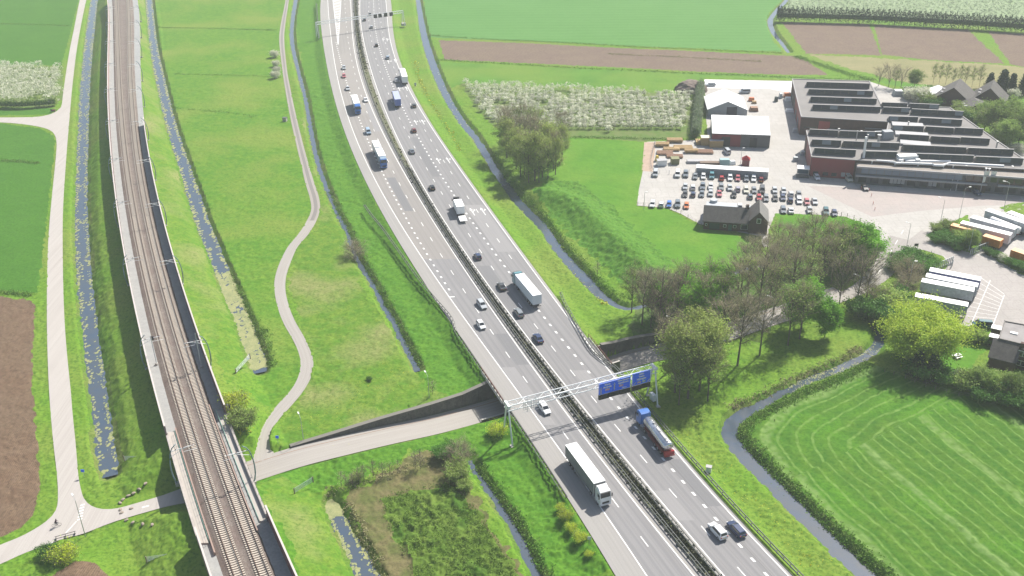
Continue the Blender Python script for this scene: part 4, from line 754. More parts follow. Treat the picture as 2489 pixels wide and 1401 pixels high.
for y in np.linspace(yl0+7, yl1-9, 3):
    xa, xb = float(f_rwl(y)), float(f_rwr(y)); 
    if dist_line(np.array([(xa+xb)/2]), np.array([y]), UPC[:, :2], 30)[0][0] > 7: MB().box(((xa+xb)/2, y, RZ-3.6), (xb-xa-2, 1., 4.1)).out('pier', m_cop, rb)
for y in np.arange(yl0+4, yl1-3, 2.6): MB().box((float(f_rwl(y))-.16, y, RZ+.05), (.02, .42, .7)).out('stain_panel', pm('dark_weep_stain', (.20,.19,.17), .9), rb)
# ------------------------------------------------------------------ catenary masts
m_mast = pm('blue_grey_mast', (.16,.24,.27), .5, .3); m_arm = pm('white_bracket', (.75,.76,.76), .5)
def mast(sg):
    r_ = root('catenary_mast', (0, 0, 0), 0, 'x', 'catenary mast', 'catenary masts along the railway'); P = [(0, 0, -1.4), (.55, 0, 1.), (.62, 0, 3.6), (.3, 0, 6.), (-.35, 0, 7.6), (-1.1, 0, 8.3)]
    Q = [Vector((x*sg, y, z)) for x, y, z in P]; c = [Vector((p[0], p[1], p[2])) for p in smooth_line(np.array([(q.x, q.z) for q in Q]), .8)[:, [0, 0, 1]]*np.array([1, 0, 1])]
    MB().tube(c, .17, 6, r2=.10).out('post', m_mast, r_, smooth=True); MB().box((0, 0, -1.15), (.9, .9, .7)).out('footing', m_cop, r_)
    b = MB(); b.tube([(.1*sg, 0, 6.9), (-4.6*sg, 0, 7.1)], .085, 5); b.tube([(.35*sg, 0, 5.6), (-3.0*sg, 0, 6.98)], .06, 4); b.tube([(-2.4*sg, 0, 6.1), (-5.0*sg, .1, 6.0)], .05, 4); b.tube([(-2.4*sg, 0, 7.0), (-2.4*sg, 0, 6.1)], .025, 4); b.out('bracket', m_arm, r_)
    k = MB(); [k.tube([(-x*sg, 0, 7.0), (-x*sg, .0, 7.25)], .09, 6) for x in (1., 2.4, 4.2)]; k.out('insulator', pm('brown_insulator', (.18,.07,.05), .4), r_); return r_
mR, mL = mast(1), mast(-1); first = {1: mR, -1: mL}
MPX = [(590,1088),(485,820),(418,625),(385,488),(357,383),(345,290),(337,213),(330,152),(326,97),(320,52),(316,15)]
ORD = ['on the bridge over the cycle path', 'second north from the bridge', 'third north from the bridge', 'fourth north from the bridge', 'fifth north from the bridge', 'sixth north from the bridge', 'seventh north from the bridge', 'eighth north from the bridge', 'ninth north from the bridge', 'tenth north from the bridge', 'farthest from the viewer']
my = [float(W(x, y, RZ+7.6)[1]) for x, y in MPX]; my = [my[0]]+my[1:]
for k, y in enumerate(my):
    for sg, f, lb in ((1, f_rwr, 'eastern'), (-1, f_rwl, 'western')):
        x = float(f(y))+sg*.45; L_ = 'curved blue grey mast with white brackets, %s row, %s' % (lb, ORD[k]); a = -math.atan(float(slope(f, y)))
        if k == 0: o = first[sg]; o.location = (x, y, RZ); o.rotation_euler = (0, 0, a); o['label'] = L_
        else: dup(first[sg], (x, y, RZ), a, label=L_)
m_wire = pm('copper_wire', (.14,.15,.15), .5, .5)
for f, lb in ((f_tl, 'western'), (f_tr, 'eastern')):
    wr = MB(); ym_ = [70]+my+[700]
    pts = []
    for a, b in zip(ym_[:-1], ym_[1:]):
        for t in np.linspace(0, 1, 8, endpoint=False): y = a+(b-a)*t; pts.append((float(f(y)), y, RZ+7.1-1.1*4*t*(1-t)))
    wr.tube(pts, .014, 3); ct = [(float(f(y)), y, RZ+5.5) for y in np.arange(70, 700, 8.)]; wr.tube(ct, .014, 3); wr.out('overhead_wire', m_wire, label='thin overhead contact wire above the %s railway track' % lb, cat='wire')
# signal posts beside the track
m_sig = pm('signal_grey', (.42,.47,.47), .5)
def signal(px, py, pz, h, label, arm=True):
    x, y = W(px, py, pz); r_ = root('signal_post', (x, y, pz), 0, label, 'signal post', 'railway signal posts'); MB().tube([(0, 0, 0), (0, 0, h)], .09, 6).out('post', m_sig, r_)
    MB().box((0, 0, .25), (.6, .6, .5)).out('base', m_cop, r_); b = MB(); b.box((.25, 0, h-.1), (.8, .12, .12)); b.box((.45, -.12, h-.6), (.35, .2, .8)); b.out('signal_head', pm('black_signal', (.03,.03,.035), .5), r_)
signal(381, 887, RZ-.4, 8, 'dark signal post on the western service path of the railway'); signal(490, 894, RZ-.4, 9.5, 'tall pale signal post on the eastern service path, between the walls'); signal(557, 1010, RZ-.4, 3, 'short bent signal post at the northern end of the bridge walkway')
# ================================================================== vehicles
m_glass = pm('dark_glass', (.02,.025,.03), .08, spec=.8, var=0); m_tyre = pm('tyre', (.02,.02,.021), .85); m_rim = pm('wheel_rim', (.42,.43,.44), .35, .7); m_lamp = pm('lamp_glass', (.75,.76,.76), .15); m_tail = pm('red_lamp', (.35,.02,.02), .3); m_black = pm('black_plastic', (.025,.025,.027), .6); m_plate = pm('yellow_plate', (.7,.5,.06), .6); m_chas = pm('truck_chassis', (.05,.05,.052), .7)
def paint(name, c, r=.28): return mat('paint_'+name, c, r, .0, spec=.6, col2=tuple(x*.86 for x in c), scale=.6)
PC = {'white': (.72,.73,.73), 'silver': (.42,.45,.47), 'grey': (.20,.22,.235), 'slate': (.13,.16,.19), 'dark grey': (.06,.065,.07), 'black': (.02,.022,.025), 'dark blue': (.025,.045,.11), 'blue': (.04,.16,.48), 'pale blue': (.28,.38,.48), 'red': (.36,.018,.02), 'dark red': (.15,.012,.02), 'pink red': (.45,.12,.14), 'orange': (.60,.17,.05), 'cream': (.58,.57,.46), 'teal': (.10,.26,.30), 'dark teal': (.02,.10,.12), 'lilac grey': (.30,.29,.36)}
PM = {k: paint(k.replace(' ', '_'), v) for k, v in PC.items()}
def wheel(parent, x, y, r, w, nm='wheel'):
    o = MB().tube([(-w/2, 0, 0), (w/2, 0, 0)], r, 12).out(nm, m_tyre, parent, smooth=False); o.location = (x, y, r)
    sg = 1 if x > 0 else -1; MB().tube([(sg*(w/2-.02), 0, 0), (sg*(w/2+.015), 0, 0)], r*.62, 10).out('rim', m_rim, o); return o
CARK = {  # length, half width, height, bonnet z, cabin: rear bottom, rear top, front top, front bottom
 'hatch': (4.0, .85, 1.46, .93, -1.90, -1.55, .30, 1.02), 'saloon': (4.6, .88, 1.44, .92, -1.60, -.98, .35, 1.12), 'estate': (4.7, .89, 1.47, .93, -2.22, -1.95, .42, 1.18),
 'suv': (4.6, .93, 1.72, 1.08, -2.15, -1.90, .35, .98), 'van': (4.8, .95, 1.92, 1.15, -2.36, -2.28, .95, 1.65), 'mini': (3.5, .8, 1.45, .95, -1.66, -1.45, .35, .98)}
def make_car(kind, col):
    L_, hw, H_, zb, rb_, rt, ft, fb = CARK[kind]; r_ = root('car' if kind != 'van' else 'van', (0, 0, 0), 0, 'x', 'car' if kind != 'van' else 'van'); h = L_/2
    # lower body: stations along the length, eight-point section
    boot = zb if kind == 'saloon' else zb+.06
    st = [(-h, .80, .38, boot-.18), (-h+.10, .95, .28, boot-.02), (-h+.6, 1., .22, boot), (rb_+.5, 1., .20, zb+.03), (fb-.2, 1., .20, zb+.03), (fb+.05, .99, .20, zb), (h-.35, .95, .24, zb-.14), (h-.08, .86, .30, zb-.26), (h, .74, .38, zb-.36)]
    V = []; 
    for y, f, z0, z1 in st:
        w = hw*f; zm = z0+(z1-z0)*.62
        V += [(-w*.93, y, z0), (-w, y, z0+.12), (-w, y, zm), (-w*.90, y, z1), (w*.90, y, z1), (w, y, zm), (w, y, z0+.12), (w*.93, y, z0)]
    n_ = len(st); Fs = [[8*i+k, 8*i+(k+1) % 8, 8*i+8+(k+1) % 8, 8*i+8+k] for i in range(n_-1) for k in range(8)]+[list(range(8))[::-1], [8*(n_-1)+k for k in range(8)]]
    b = MB().add(V, Fs); wt, wb = hw*.74, hw*.90
    # cabin
    C = [(-wb, rb_, zb), (wb, rb_, zb), (wb, fb, zb), (-wb, fb, zb), (-wt, rt, H_-.07), (wt, rt, H_-.07), (wt, ft, H_-.05), (-wt, ft, H_-.05), (-wt*.9, rt+.1, H_), (wt*.9, rt+.1, H_), (wt*.9, ft-.12, H_), (-wt*.9, ft-.12, H_)]
    b.add(C, [[0, 1, 5, 4], [1, 2, 6, 5], [2, 3, 7, 6], [3, 0, 4, 7], [4, 5, 9, 8], [5, 6, 10, 9], [6, 7, 11, 10], [7, 4, 8, 11], [8, 9, 10, 11]])
    b.out('body', PM[col], r_, smooth=False, bevel=0)
    def pane(nm, P, ins, out):
        P = [Vector(p) for p in P]; c = sum(P, Vector())/len(P); nn_ = (P[1]-P[0]).cross(P[2]-P[0]).normalized(); nn_ = nn_ if nn_.dot(c-Vector((0, (rb_+fb)/2, zb))) > 0 else -nn_
        Q = [c+(p-c)*ins+nn_*out for p in P]; MB().add([tuple(q) for q in Q]+[tuple(q-nn_*.05) for q in Q], [[0, 1, 2, 3], [7, 6, 5, 4], [0, 4, 5, 1], [1, 5, 6, 2], [2, 6, 7, 3], [3, 7, 4, 0]]).out(nm, m_glass, r_)
    pane('windscreen', [C[3], C[2], C[6], C[7]], .88, .014); pane('rear_window', [C[1], C[0], C[4], C[5]], .82, .014)
    pane('side_window', [C[2], C[1], C[5], C[6]], .84, .014); pane('side_window', [C[0], C[3], C[7], C[4]], .84, .014)
    for sx_ in (-1, 1):
        for y in (-h+.85, h-.85): wheel(r_, sx_*(hw-.09), y, .31, .2)
        MB().box((sx_*hw*.62, h-.06, zb-.32), (.34, .14, .15)).out('headlight', m_lamp, r_); MB().box((sx_*hw*.74, -h+.05, boot-.16), (.22, .14, .2)).out('tail_light', m_tail, r_)
        MB().box((sx_*(hw+.07), fb-.25, zb+.08), (.16, .1, .12)).out('mirror', m_black, r_)
    MB().box((0, h-.015, .48), (.9, .06, .16)).out('grille', m_black, r_); MB().box((0, -h-.01, .62), (.52, .04, .12)).out('number_plate', m_plate, r_)
    return r_
PROTO = {}; USED = {}
def car(kind, col, loc, rz, label, cat='car', group=None):
    if kind not in PROTO: o = PROTO[kind] = make_car(kind, col); USED[kind] = col; o.location = loc; o.rotation_euler = (0, 0, rz)
    else: o = dup(PROTO[kind], loc, rz, mats={PM[USED[kind]].name: PM[col]})
    o['label'] = label; o['category'] = cat
    if group: o['group'] = group
    return o
def on_road(px, py, sgn, z=.6):
    x, y = W(px, py, z); f = f_med; s = float(slope(f_out_r if x > f_med(y) else f_edge_l, y)); return (x, y, .01), -math.atan(s)+(0 if sgn > 0 else math.pi)
GW = 'cars driving on the western carriageway'; GE = 'cars driving on the eastern carriageway'
for px, py, sg, kd, c, lb in [
 (836,165,-1,'hatch','silver','silver car farthest up the western carriageway, ahead of the small red car'), (836,185,-1,'hatch','pink red','small red car between two silver cars on the western carriageway'), (845,215,-1,'saloon','silver','silver car behind the blue and white lorry on the western carriageway'),
 (889,243,-1,'saloon','white','white car overtaking the far blue and white lorry'), (895,321,-1,'van','pale blue','pale blue van in front of the far blue lorry on the western carriageway'), (1171,740,-1,'estate','silver','silver estate car beside the median on the western carriageway'),
 (1169,790,-1,'hatch','white','white car just behind the silver estate on the western carriageway'), (1323,992,-1,'estate','white','white car passing under the blue sign gantry'),
 (899,35,1,'hatch','dark grey','dark car right under the far gantry signals'), (886,48,1,'hatch','slate','blue grey car in the inner lane near the far gantry'), (903,66,1,'hatch','silver','silver car on the shadow line of the far gantry'), (915,110,1,'hatch','black','black car between the two silver cars far up the eastern carriageway'),
 (942,140,1,'hatch','pale blue','pale blue car ahead of the white box lorry'), (963,196,1,'saloon','silver','silver car alongside the white box lorry'), (1006,257,1,'hatch','dark grey','dark car beside the blue lorry in the outer lane'), (1006,317,1,'hatch','dark red','dark red car alone in the middle of the eastern carriageway'),
 (1001,368,1,'saloon','slate','blue grey car on the inner lane behind the red car'), (1050,456,1,'hatch','black','black car ahead of the small white box lorry'), (1161,623,1,'hatch','dark blue','dark blue car well ahead of the teal lorry'), (1219,696,1,'saloon','dark grey','dark grey car overtaking beside the teal lorry cab'),
 (1261,760,1,'estate','grey','grey estate car behind the shadow of the teal lorry'), (1308,822,1,'saloon','dark blue','dark blue saloon behind the grey estate car'), (1744,1291,1,'van','white','white van side by side with a dark estate car near the lower edge'), (1790,1286,1,'estate','dark blue','dark blue estate car beside the white van near the lower edge')]:
    loc, rz = on_road(px, py, sg); kd_ = 'estate' if (px, kd) == (1744, 'van') else kd
    o = car(kd_, c, loc, rz, lb, 'van' if kd == 'van' else 'car', GE if sg > 0 else GW)
    if px == 1744: o.scale = (1.02, 1., 1.18)
# ------------------------------------------------------------------ lorries
def cab(r_, y0, col, H_=3.7, deflect=True, dcol=None):
    """tractor cab whose front is at y0+2.3"""
    M = PM.get(col) or col; b = MB(); w = 1.22
    V = []; 
    for y, z0, z1, f in ((0, .75, H_-.25, .98), (.5, .75, H_-.05, 1.), (1.5, .65, H_, 1.), (1.95, .45, H_-.22, 1.), (2.2, .42, 2.35, .98), (2.3, .42, 1.75, .94)):
        V += [(-w*f, y+y0, z0), (-w*f, y+y0, z1-.15), (-w*f*.9, y+y0, z1), (w*f*.9, y+y0, z1), (w*f, y+y0, z1-.15), (w*f, y+y0, z0)]
    Fs = [[6*i+k, 6*i+(k+1) % 6, 6*i+6+(k+1) % 6, 6*i+6+k] for i in range(5) for k in range(6)]+[list(range(6))[::-1], [30+k for k in range(6)]]
    b.add(V, Fs).out('cab', M, r_)
    MB().add([(-1.08, y0+2.215, 2.30), (1.08, y0+2.215, 2.30), (1.02, y0+1.99, 3.30), (-1.02, y0+1.99, 3.30)]+[(-1.08, y0+2.12, 2.30), (1.08, y0+2.12, 2.30), (1.02, y0+1.9, 3.30), (-1.02, y0+1.9, 3.30)], [[0, 1, 2, 3], [0, 3, 7, 4], [1, 5, 6, 2], [3, 2, 6, 7], [0, 4, 5, 1]]).out('windscreen', m_glass, r_)
    for sg in (-1, 1):
        MB().box((sg*1.225, y0+1.55, 2.55), (.03, .85, .75)).out('side_window', m_glass, r_); MB().box((sg*1.42, y0+2.15, 2.6), (.2, .12, .8)).out('mirror', m_black, r_); MB().box((sg*.9, y0+2.3, .85), (.4, .1, .22)).out('headlight', m_lamp, r_)
        for y in (.95, -2.1): wheel(r_, sg*1.02, y0+y, .5, .34)
        MB().box((sg*1.0, y0-.75, .75), (.5, 1.2, .55)).out('fuel_tank', m_rim, r_)
    MB().box((0, y0+2.31, 1.15), (1.5, .06, .45)).out('grille', m_black, r_); MB().box((0, y0+2.28, .62), (2.3, .14, .3)).out('bumper', M, r_)
    MB().box((0, y0+2.02, 3.42), (2.1, .4, .06)).out('sun_visor', m_black, r_)
    if deflect: MB().add([(-1.05, y0+1.6, H_-.02), (1.05, y0+1.6, H_-.02), (1.1, y0+.1, H_-.1), (-1.1, y0+.1, H_-.1), (-1.1, y0+.1, 4.0), (1.1, y0+.1, 4.0), (.95, y0+.75, 3.98), (-.95, y0+.75, 3.98)], [[0, 1, 6, 7], [7, 6, 5, 4], [1, 2, 5, 6], [0, 7, 4, 3], [2, 3, 4, 5]]).out('roof_deflector', PM.get(dcol) or M, r_)
    MB().box((0, y0-1.4, .85), (.9, 3.4, .3)).out('chassis', m_chas, r_)
m_curtain = mat('grey_curtain', (.18,.19,.20), .6, col2=(.15,.16,.17), scale=.8); m_roofw = pm('white_trailer_roof', (.80,.80,.79), .5, var=.05)
def trailer(r_, y0, L_, roof=None, side=None, z0=1.2, z1=4.0, axles=3, back=None, ax0=None):
    roof = roof or m_roofw; side = side or m_roofw; w = 1.27; b = MB()
    b.box((0, y0+L_/2, (z0+z1)/2), (2*w, L_, z1-z0), mi=1); b.m[-5] = 0; b.out('box_body', [roof, side], r_, bevel=.04)
    MB().box((0, y0+L_/2, z1+.015), (2*w+.04, L_+.04, .09)).out('roof_panel', roof, r_); MB().box((0, y0+L_/2, z0-.18), (1.1, L_-.3, .28)).out('chassis', m_chas, r_)
    for sg in (-1, 1):
        MB().box((sg*.635, y0-.03, (z0+z1)/2), (1.2, .06, z1-z0-.2)).out('rear_door', back or side, r_)
        if L_ > 8: MB().box((sg*1.2, y0+L_*.52, .8), (.04, L_*.4, .5)).out('side_guard', m_rim, r_)
        for k in range(axles): wheel(r_, sg*1.02, y0+(ax0 or 1.9)+1.31*k, .5, .38)
    MB().box((0, y0+.1, .55), (2.3, .12, .16)).out('bumper_bar', m_chas, r_)
def lorry_at(rear, front, z=4., off=0):
    a, b = W(*rear, z), W(*front, z); d = b-a; L_ = float(np.linalg.norm(d)); return (a[0], a[1], .01), math.atan2(d[1], d[0])-math.pi/2, L_
loc, rz, L_ = lorry_at((1387.5, 1079), (1457, 1172)); t = root('lorry', loc, rz, 'big white articulated lorry with a grey curtain side in the western carriageway', 'lorry'); trailer(t, 0, 13.6, m_roofw, m_curtain); cab(t, 14.15, 'white')
loc, rz, L_ = lorry_at((1306, 718), (1268, 673)); t = root('lorry', loc, rz, 'teal cab articulated lorry with a white trailer trimmed in blue', 'lorry'); trailer(t, 0, 13.4, m_roofw, pm('pale_trailer_side', (.66,.70,.73), .5)); cab(t, 13.95, 'teal')
for sg in (-1, 1): MB().box((sg*1.29, 6.7, 3.93), (.05, 13.4, .2)).out('blue_trim', PM['blue'], t)
loc, rz, L_ = lorry_at((867, 231-2), (868, 251)); loc, rz, L_ = lorry_at((860.5, 231), (867.5, 252)); t = root('lorry', loc, rz, 'far blue cab lorry with a white roofed box on the western carriageway', 'lorry'); trailer(t, 0, min(L_, 13.6), m_roofw, PM['pale blue'], axles=2); cab(t, min(L_, 13.6)+.5, 'blue')
loc, rz, L_ = lorry_at((911.5, 342), (919, 358)); t = root('lorry', loc, rz, 'blue cab road train with two white roofed boxes on the western carriageway', 'lorry'); trailer(t, 0, L_, m_roofw, PM['pale blue'], axles=2)
L2 = float(np.linalg.norm(W(928, 380, 4)-W(911.5, 342, 4))); trailer(t, L_+.9, L2-L_-.9, m_roofw, PM['pale blue'], axles=1, ax0=1.5); cab(t, L2+.45, 'blue', dcol='pale blue')
loc, rz, L_ = lorry_at((984, 187), (977.5, 167)); t = root('lorry', loc, rz, 'far white box lorry in the outer lane of the eastern carriageway', 'lorry'); trailer(t, 0, min(L_, 13.6), m_roofw, m_roofw, axles=2); cab(t, min(L_, 13.6)+.5, 'white')
m_bl = pm('blue_curtain', (.10,.16,.42), .5); loc, rz, L_ = lorry_at((967, 242), (960.5, 222)); t = root('lorry', loc, rz, 'blue box lorry with a black cab on the eastern carriageway', 'lorry'); trailer(t, 0, min(L_, 13.), pm('lilac_blue_roof', (.36,.40,.62), .5), m_bl, axles=3); cab(t, min(L_, 13.)+.5, 'black', deflect=False, H_=3.4)
loc, rz, L_ = lorry_at((1119.5, 503), (1111.5, 485), 3.5); t = root('small_lorry', loc, rz, 'small white box lorry towing a flat white trailer', 'lorry'); trailer(t, 0, max(5.2, min(L_, 7)), m_roofw, m_roofw, z0=.95, z1=3.5, axles=1, ax0=1.2); cab(t, max(5.2, min(L_, 7))+.1, 'white', H_=2.7, deflect=False)
MB().box((0, -3.4, .85), (2.3, 4.2, .12)).out('towed_platform', m_roofw, t); MB().box((0, -.9, .7), (.12, 1.6, .12)).out('drawbar', m_chas, t)
for sg in (-1, 1): wheel(t, sg*1.0, -3.4, .32, .2)
# tanker
a, b = W(1627, 1078, 3.5), W(1583, 1022, 3.5); d = b-a; t = root('tanker', (a[0], a[1], .01), math.atan2(d[1], d[0])-math.pi/2, 'silver tank lorry with a blue cab and dark red chassis near the gantry', 'tanker')
m_tank = pm('brushed_tank', (.66,.67,.68), .22, .85, var=.1); Lt = 10.6; n = 20; V = []
for y, f in ((0, .55), (.18, .86), (.5, 1), (Lt-.5, 1), (Lt-.18, .86), (Lt, .55)):
    for k in range(n): V.append((1.2*f*math.cos(k*2*math.pi/n), y, 2.45+1.05*f*math.sin(k*2*math.pi/n)))
MB().add(V, [[i*n+k, i*n+(k+1) % n, (i+1)*n+(k+1) % n, (i+1)*n+k][::-1] for i in range(5) for k in range(n)]+[list(range(n)), [5*n+k for k in range(n)][::-1]]).out('tank', m_tank, t, smooth=True)
for y in (1.2, 3.6, 6.2, 8.8): MB().tube([(1.215*math.cos(q*math.pi/12), y, 2.45+1.065*math.sin(q*math.pi/12)) for q in range(25)], .03, 4).out('band', m_rim, t)
MB().box((0, 3.2, 3.6), (.55, 5.2, .09)).out('walkway', m_rim, t); [MB().tube([(0, y, 3.5), (0, y, 3.75)], .25, 10).out('hatch', m_rim, t) for y in (1.6, 4.4, 7.6)]
mr = PM['dark red']; MB().box((0, 5.0, 1.15), (2.1, 9.4, .5)).out('chassis', mr, t)
for sg in (-1, 1):
    MB().box((sg*1.18, 4.2, 1.0), (.06, 6.6, .75)).out('side_skirt', mr, t)
    for k in range(3): wheel(t, sg*1.02, 1.5+1.31*k, .5, .38)
MB().box((0, -.15, 1.15), (2.3, .5, .9)).out('pump_cabinet', PM['red'], t); MB().box((0, -.5, .6), (2.4, .14, .2)).out('bumper_bar', PM['red'], t)
lad = MB(); [lad.tube([(x, -.1, 1.3), (x, -.05, 3.6)], .03, 4) for x in (.5, .9)]; [lad.tube([(.5, -.08, z), (.9, -.08, z)], .02, 4) for z in np.arange(1.5, 3.6, .35)]; lad.out('ladder', m_rim, t)
cab(t, 11.4, 'blue', H_=3.7, dcol='blue', deflect=False)
# ------------------------------------------------------------------ parked cars
ROWS = [
 ('row below the long white shed', [(310,600,'van','silver'), (625,608,'van','white'), (740,608,'suv','slate'), (875,640,'hatch','grey'), (990,640,'hatch','white'), (1110,630,'van','teal'), (1250,660,'hatch','red'), (1370,655,'estate','white'), (1480,665,'hatch','pink red'), (1600,670,'hatch','slate'), (1705,668,'estate','white'), (1810,680,'hatch','dark red')], 1540, 320),
 ('upper middle row', [(733,785,'hatch','silver'), (843,790,'hatch','white'), (980,785,'suv','slate'), (1095,780,'hatch','white'), (1243,788,'estate','grey'), (1365,800,'hatch','silver'), (1480,815,'hatch','lilac grey'), (1597,830,'estate','cream'), (1710,835,'hatch','grey'), (1825,835,'van','dark grey'), (2003,835,'hatch','silver')], 1540, 320),
 ('lower middle row', [(730,890,'hatch','dark grey'), (845,890,'hatch','dark blue'), (968,890,'hatch','slate'), (1093,878,'hatch','silver'), (1215,880,'saloon','pink red'), (1425,898,'hatch','black'), (1655,920,'hatch','slate'), (1780,940,'hatch','red'), (1880,945,'estate','grey'), (2010,945,'hatch','dark grey')], 1540, 320),
 ('front left row beside the meadow', [(268,1030,'estate','white'), (395,1035,'hatch','white'), (503,1035,'hatch','blue'), (625,1035,'suv','slate'), (750,1055,'hatch','orange')], 1540, 320),
 ('pair behind the brick farmhouse', [(1510,1075,'hatch','white'), (1630,1085,'hatch','silver')], 1540, 320),
 ('upper right end row', [(145,495,'hatch','silver'), (250,535,'hatch','white'), (360,545,'hatch','grey')], 1880, 380),
 ('lower right end row', [(135,590,'hatch','dark blue'), (240,625,'hatch','dark blue'), (365,630,'estate','white'), (475,650,'hatch','pink red'), (585,640,'saloon','silver')], 1880, 380),
 ('last row in front of the trees', [(140,765,'estate','slate'), (250,770,'saloon','white'), (512,768,'hatch','silver'), (745,790,'suv','dark teal'), (865,810,'hatch','dark blue')], 1880, 380)]
ordn = ['first', 'second', 'third', 'fourth', 'fifth', 'sixth', 'seventh', 'eighth', 'ninth', 'tenth', 'eleventh', 'twelfth']
dv = W(1640, 440)-W(1650, 410); rzp = math.atan2(dv[1], dv[0])-math.pi/2
KN = {'hatch': 'hatchback', 'estate': 'estate car', 'van': 'van', 'suv': 'off-roader', 'saloon': 'saloon'}
rowdir = W(1790, 433, LAND)-W(1600, 424, LAND); rzp = math.atan2(rowdir[1], rowdir[0])+math.pi
for rn, L_, ox, oy in ROWS:
    for i, (x, y, kd, c) in enumerate(L_):
        p = W(ox+x/5.839, oy+y/5.839, LAND+.6); car(kd, c, (p[0], p[1], LAND+.03), rzp+random.uniform(-.04, .04)+(math.pi if (i*7) % 5 == 2 and kd != 'van' else 0), '%s %s, %s from the left in the %s' % (c, KN[kd], ordn[i], rn), 'van' if kd == 'van' else 'car', 'cars parked on the factory yard')
for px, py, kd, c, a, lb in [(1727,206,'estate','silver',1.57,'silver estate car standing alone on the white apron behind the marquee'), (1810,223,'van','silver',1.6,'silver van parked right behind the white marquee'), (1986,431,'hatch','white',3.1,'white car parked against the dark red factory wall'), (2063,434,'van','cream',3.1,'cream box van parked beside the dark red wall'), (2102,455,'saloon','black',3.1,'black and white car parked below the office front'), (2374,468,'hatch','dark blue',3.3,'dark blue car below the two white flags'), (2387,789,'van','dark teal',1.35,'dark teal van beside the garden hedge at the flat roofed house'), (1767,368,'van','silver',.1,'silver van standing in the doorway of the red warehouse')]:
    p = W(px, py, LAND+.7); car(kd, c, (p[0], p[1], LAND+.035), a, lb, 'van' if kd == 'van' else 'car')
# parked trailers and containers
def parked(front, rear, z1, label, side, roof=None, cabcol=None, cat='trailer', L_=None, name='parked_trailer'):
    a, b = W(*rear, LAND+z1), W(*front, LAND+z1); d = b-a; L_ = L_ or float(np.linalg.norm(d)); r_ = root(name, (a[0], a[1], LAND+.03), math.atan2(d[1], d[0])-math.pi/2, label, cat)
    trailer(r_, 0, L_, roof, side, z0=1.15, z1=z1)
    if cabcol: cab(r_, L_+.5, cabcol)
    else: [MB().box((sg*.9, L_-2.6, .55), (.12, .12, 1.1)).out('landing_leg', m_chas, r_) for sg in (-1, 1)]
    return r_
def dirty(n, c): return mat(n, c, .7, col2=tuple(x*.75 for x in c), scale=.5, fine=(1.5, tuple(x*.6 for x in c), .7))
mt1 = dirty('weathered_white_side', (.50,.52,.53)); mt2 = dirty('weathered_blue_side', (.14,.15,.34)); mt3 = dirty('weathered_grey_side', (.40,.44,.46))
parked((2260,655), (2384,679), 4.0, 'rearmost of the parked trailers beside the grey gate, with dark blue sides', mt2); parked((2251,669), (2377,694), 4.0, 'parked white trailer, second from the grey gate', mt3)
tb = parked((2240,681), (2368,705), 4.0, 'weathered white trailer with a blue oval badge on its side', mt1); parked((2225,717), (2353,741), 4.0, 'nearest of the parked trailers, half hidden by the yellow green tree', mt3)


def text(body, size, loc, rot, M, parent, nm='lettering', ext=.01, align='CENTER'):
    c = bpy.data.curves.new('tmp', 'FONT'); c.body = body; c.size = size; c.align_x = align; c.align_y = 'CENTER'; c.extrude = ext; c.resolution_u = 2; c.offset = size*.045
    o = bpy.data.objects.new('tmp', c); COL.objects.link(o); dg = bpy.context.evaluated_depsgraph_get(); me = bpy.data.meshes.new_from_object(o.evaluated_get(dg)); bpy.data.objects.remove(o); bpy.data.curves.remove(c)
    me.name = nm; me.materials.clear(); me.materials.append(M); q = link(nm, me, parent); q.location = loc; q.rotation_euler = rot; return q
# orange containers, articulated lorries and tank trailer in the upper lorry park
m_or = dirty('orange_container', (.62,.20,.03)); m_orr = pm('pale_orange_roof', (.72,.38,.16), .6)
parked((2337,540), (2458,570), 4.0, 'white lorry nearest the orange containers, with purple lettering on its side', pm('white_side_pink', (.66,.60,.62), .6), cabcol=None)
parked((2362,527), (2470,556), 4.0, 'white roofed lorry parked behind the one with purple lettering', mt3)
parked((2400,510), (2505,545), 4.0, 'long white trailer with grey side standing behind the white tank trailer', mt3); parked((2452,515), (2540,548), 4.0, 'pink white trailer at the right edge beside the green island', pm('pinkish_side', (.62,.50,.48), .6))
pt = bpy.data.objects['parked_trailer.004'] if 'parked_trailer.004' in bpy.data.objects else t
def container(front, rear, z1, label, L_=6.5):
    a, b = W(*rear, LAND+z1), W(*front, LAND+z1); d = b-a; L_ = float(np.linalg.norm(d)); r_ = root('orange_container', (a[0], a[1], LAND+.03), math.atan2(d[1], d[0])-math.pi/2, label, 'container', 'orange waste containers in the lorry park')
    b_ = MB(); b_.box((0, L_/2, z1/2+.5), (2.45, L_, z1-1.0), mi=1); b_.m[-5] = 0; b_.out('container_body', [m_orr, m_or], r_, bevel=.05)
    for k in range(int(L_/1.1)): [MB().box((sg*1.25, .6+k*1.1, z1/2+.5), (.07, .12, z1-1.1)).out('rib', m_or, r_) for sg in (-1, 1)]
    MB().box((0, L_/2, .7), (1.2, L_, .4)).out('chassis', m_chas, r_); [wheel(r_, sg*1., y, .45, .3) for sg in (-1, 1) for y in (1.2, 2.5, L_-1.2)]
container((2313,545), (2372,560), 3.4, 'orange container behind the fence, leftmost in the lorry park'); container((2392,571), (2436,584), 3.4, 'orange container lorry in the middle, right of the small tree'); container((2462,605), (2500,618), 3.2, 'orange container farthest right beside the clipped hedge')
a, b = W(2478, 556, LAND+3), W(2410, 530, LAND+3); d = b-a; tt = root('tank_trailer', (a[0], a[1], LAND+.03), math.atan2(d[1], d[0])-math.pi/2, 'white tank trailer parked between the white lorries', 'tank trailer'); Lt = float(np.linalg.norm(d))
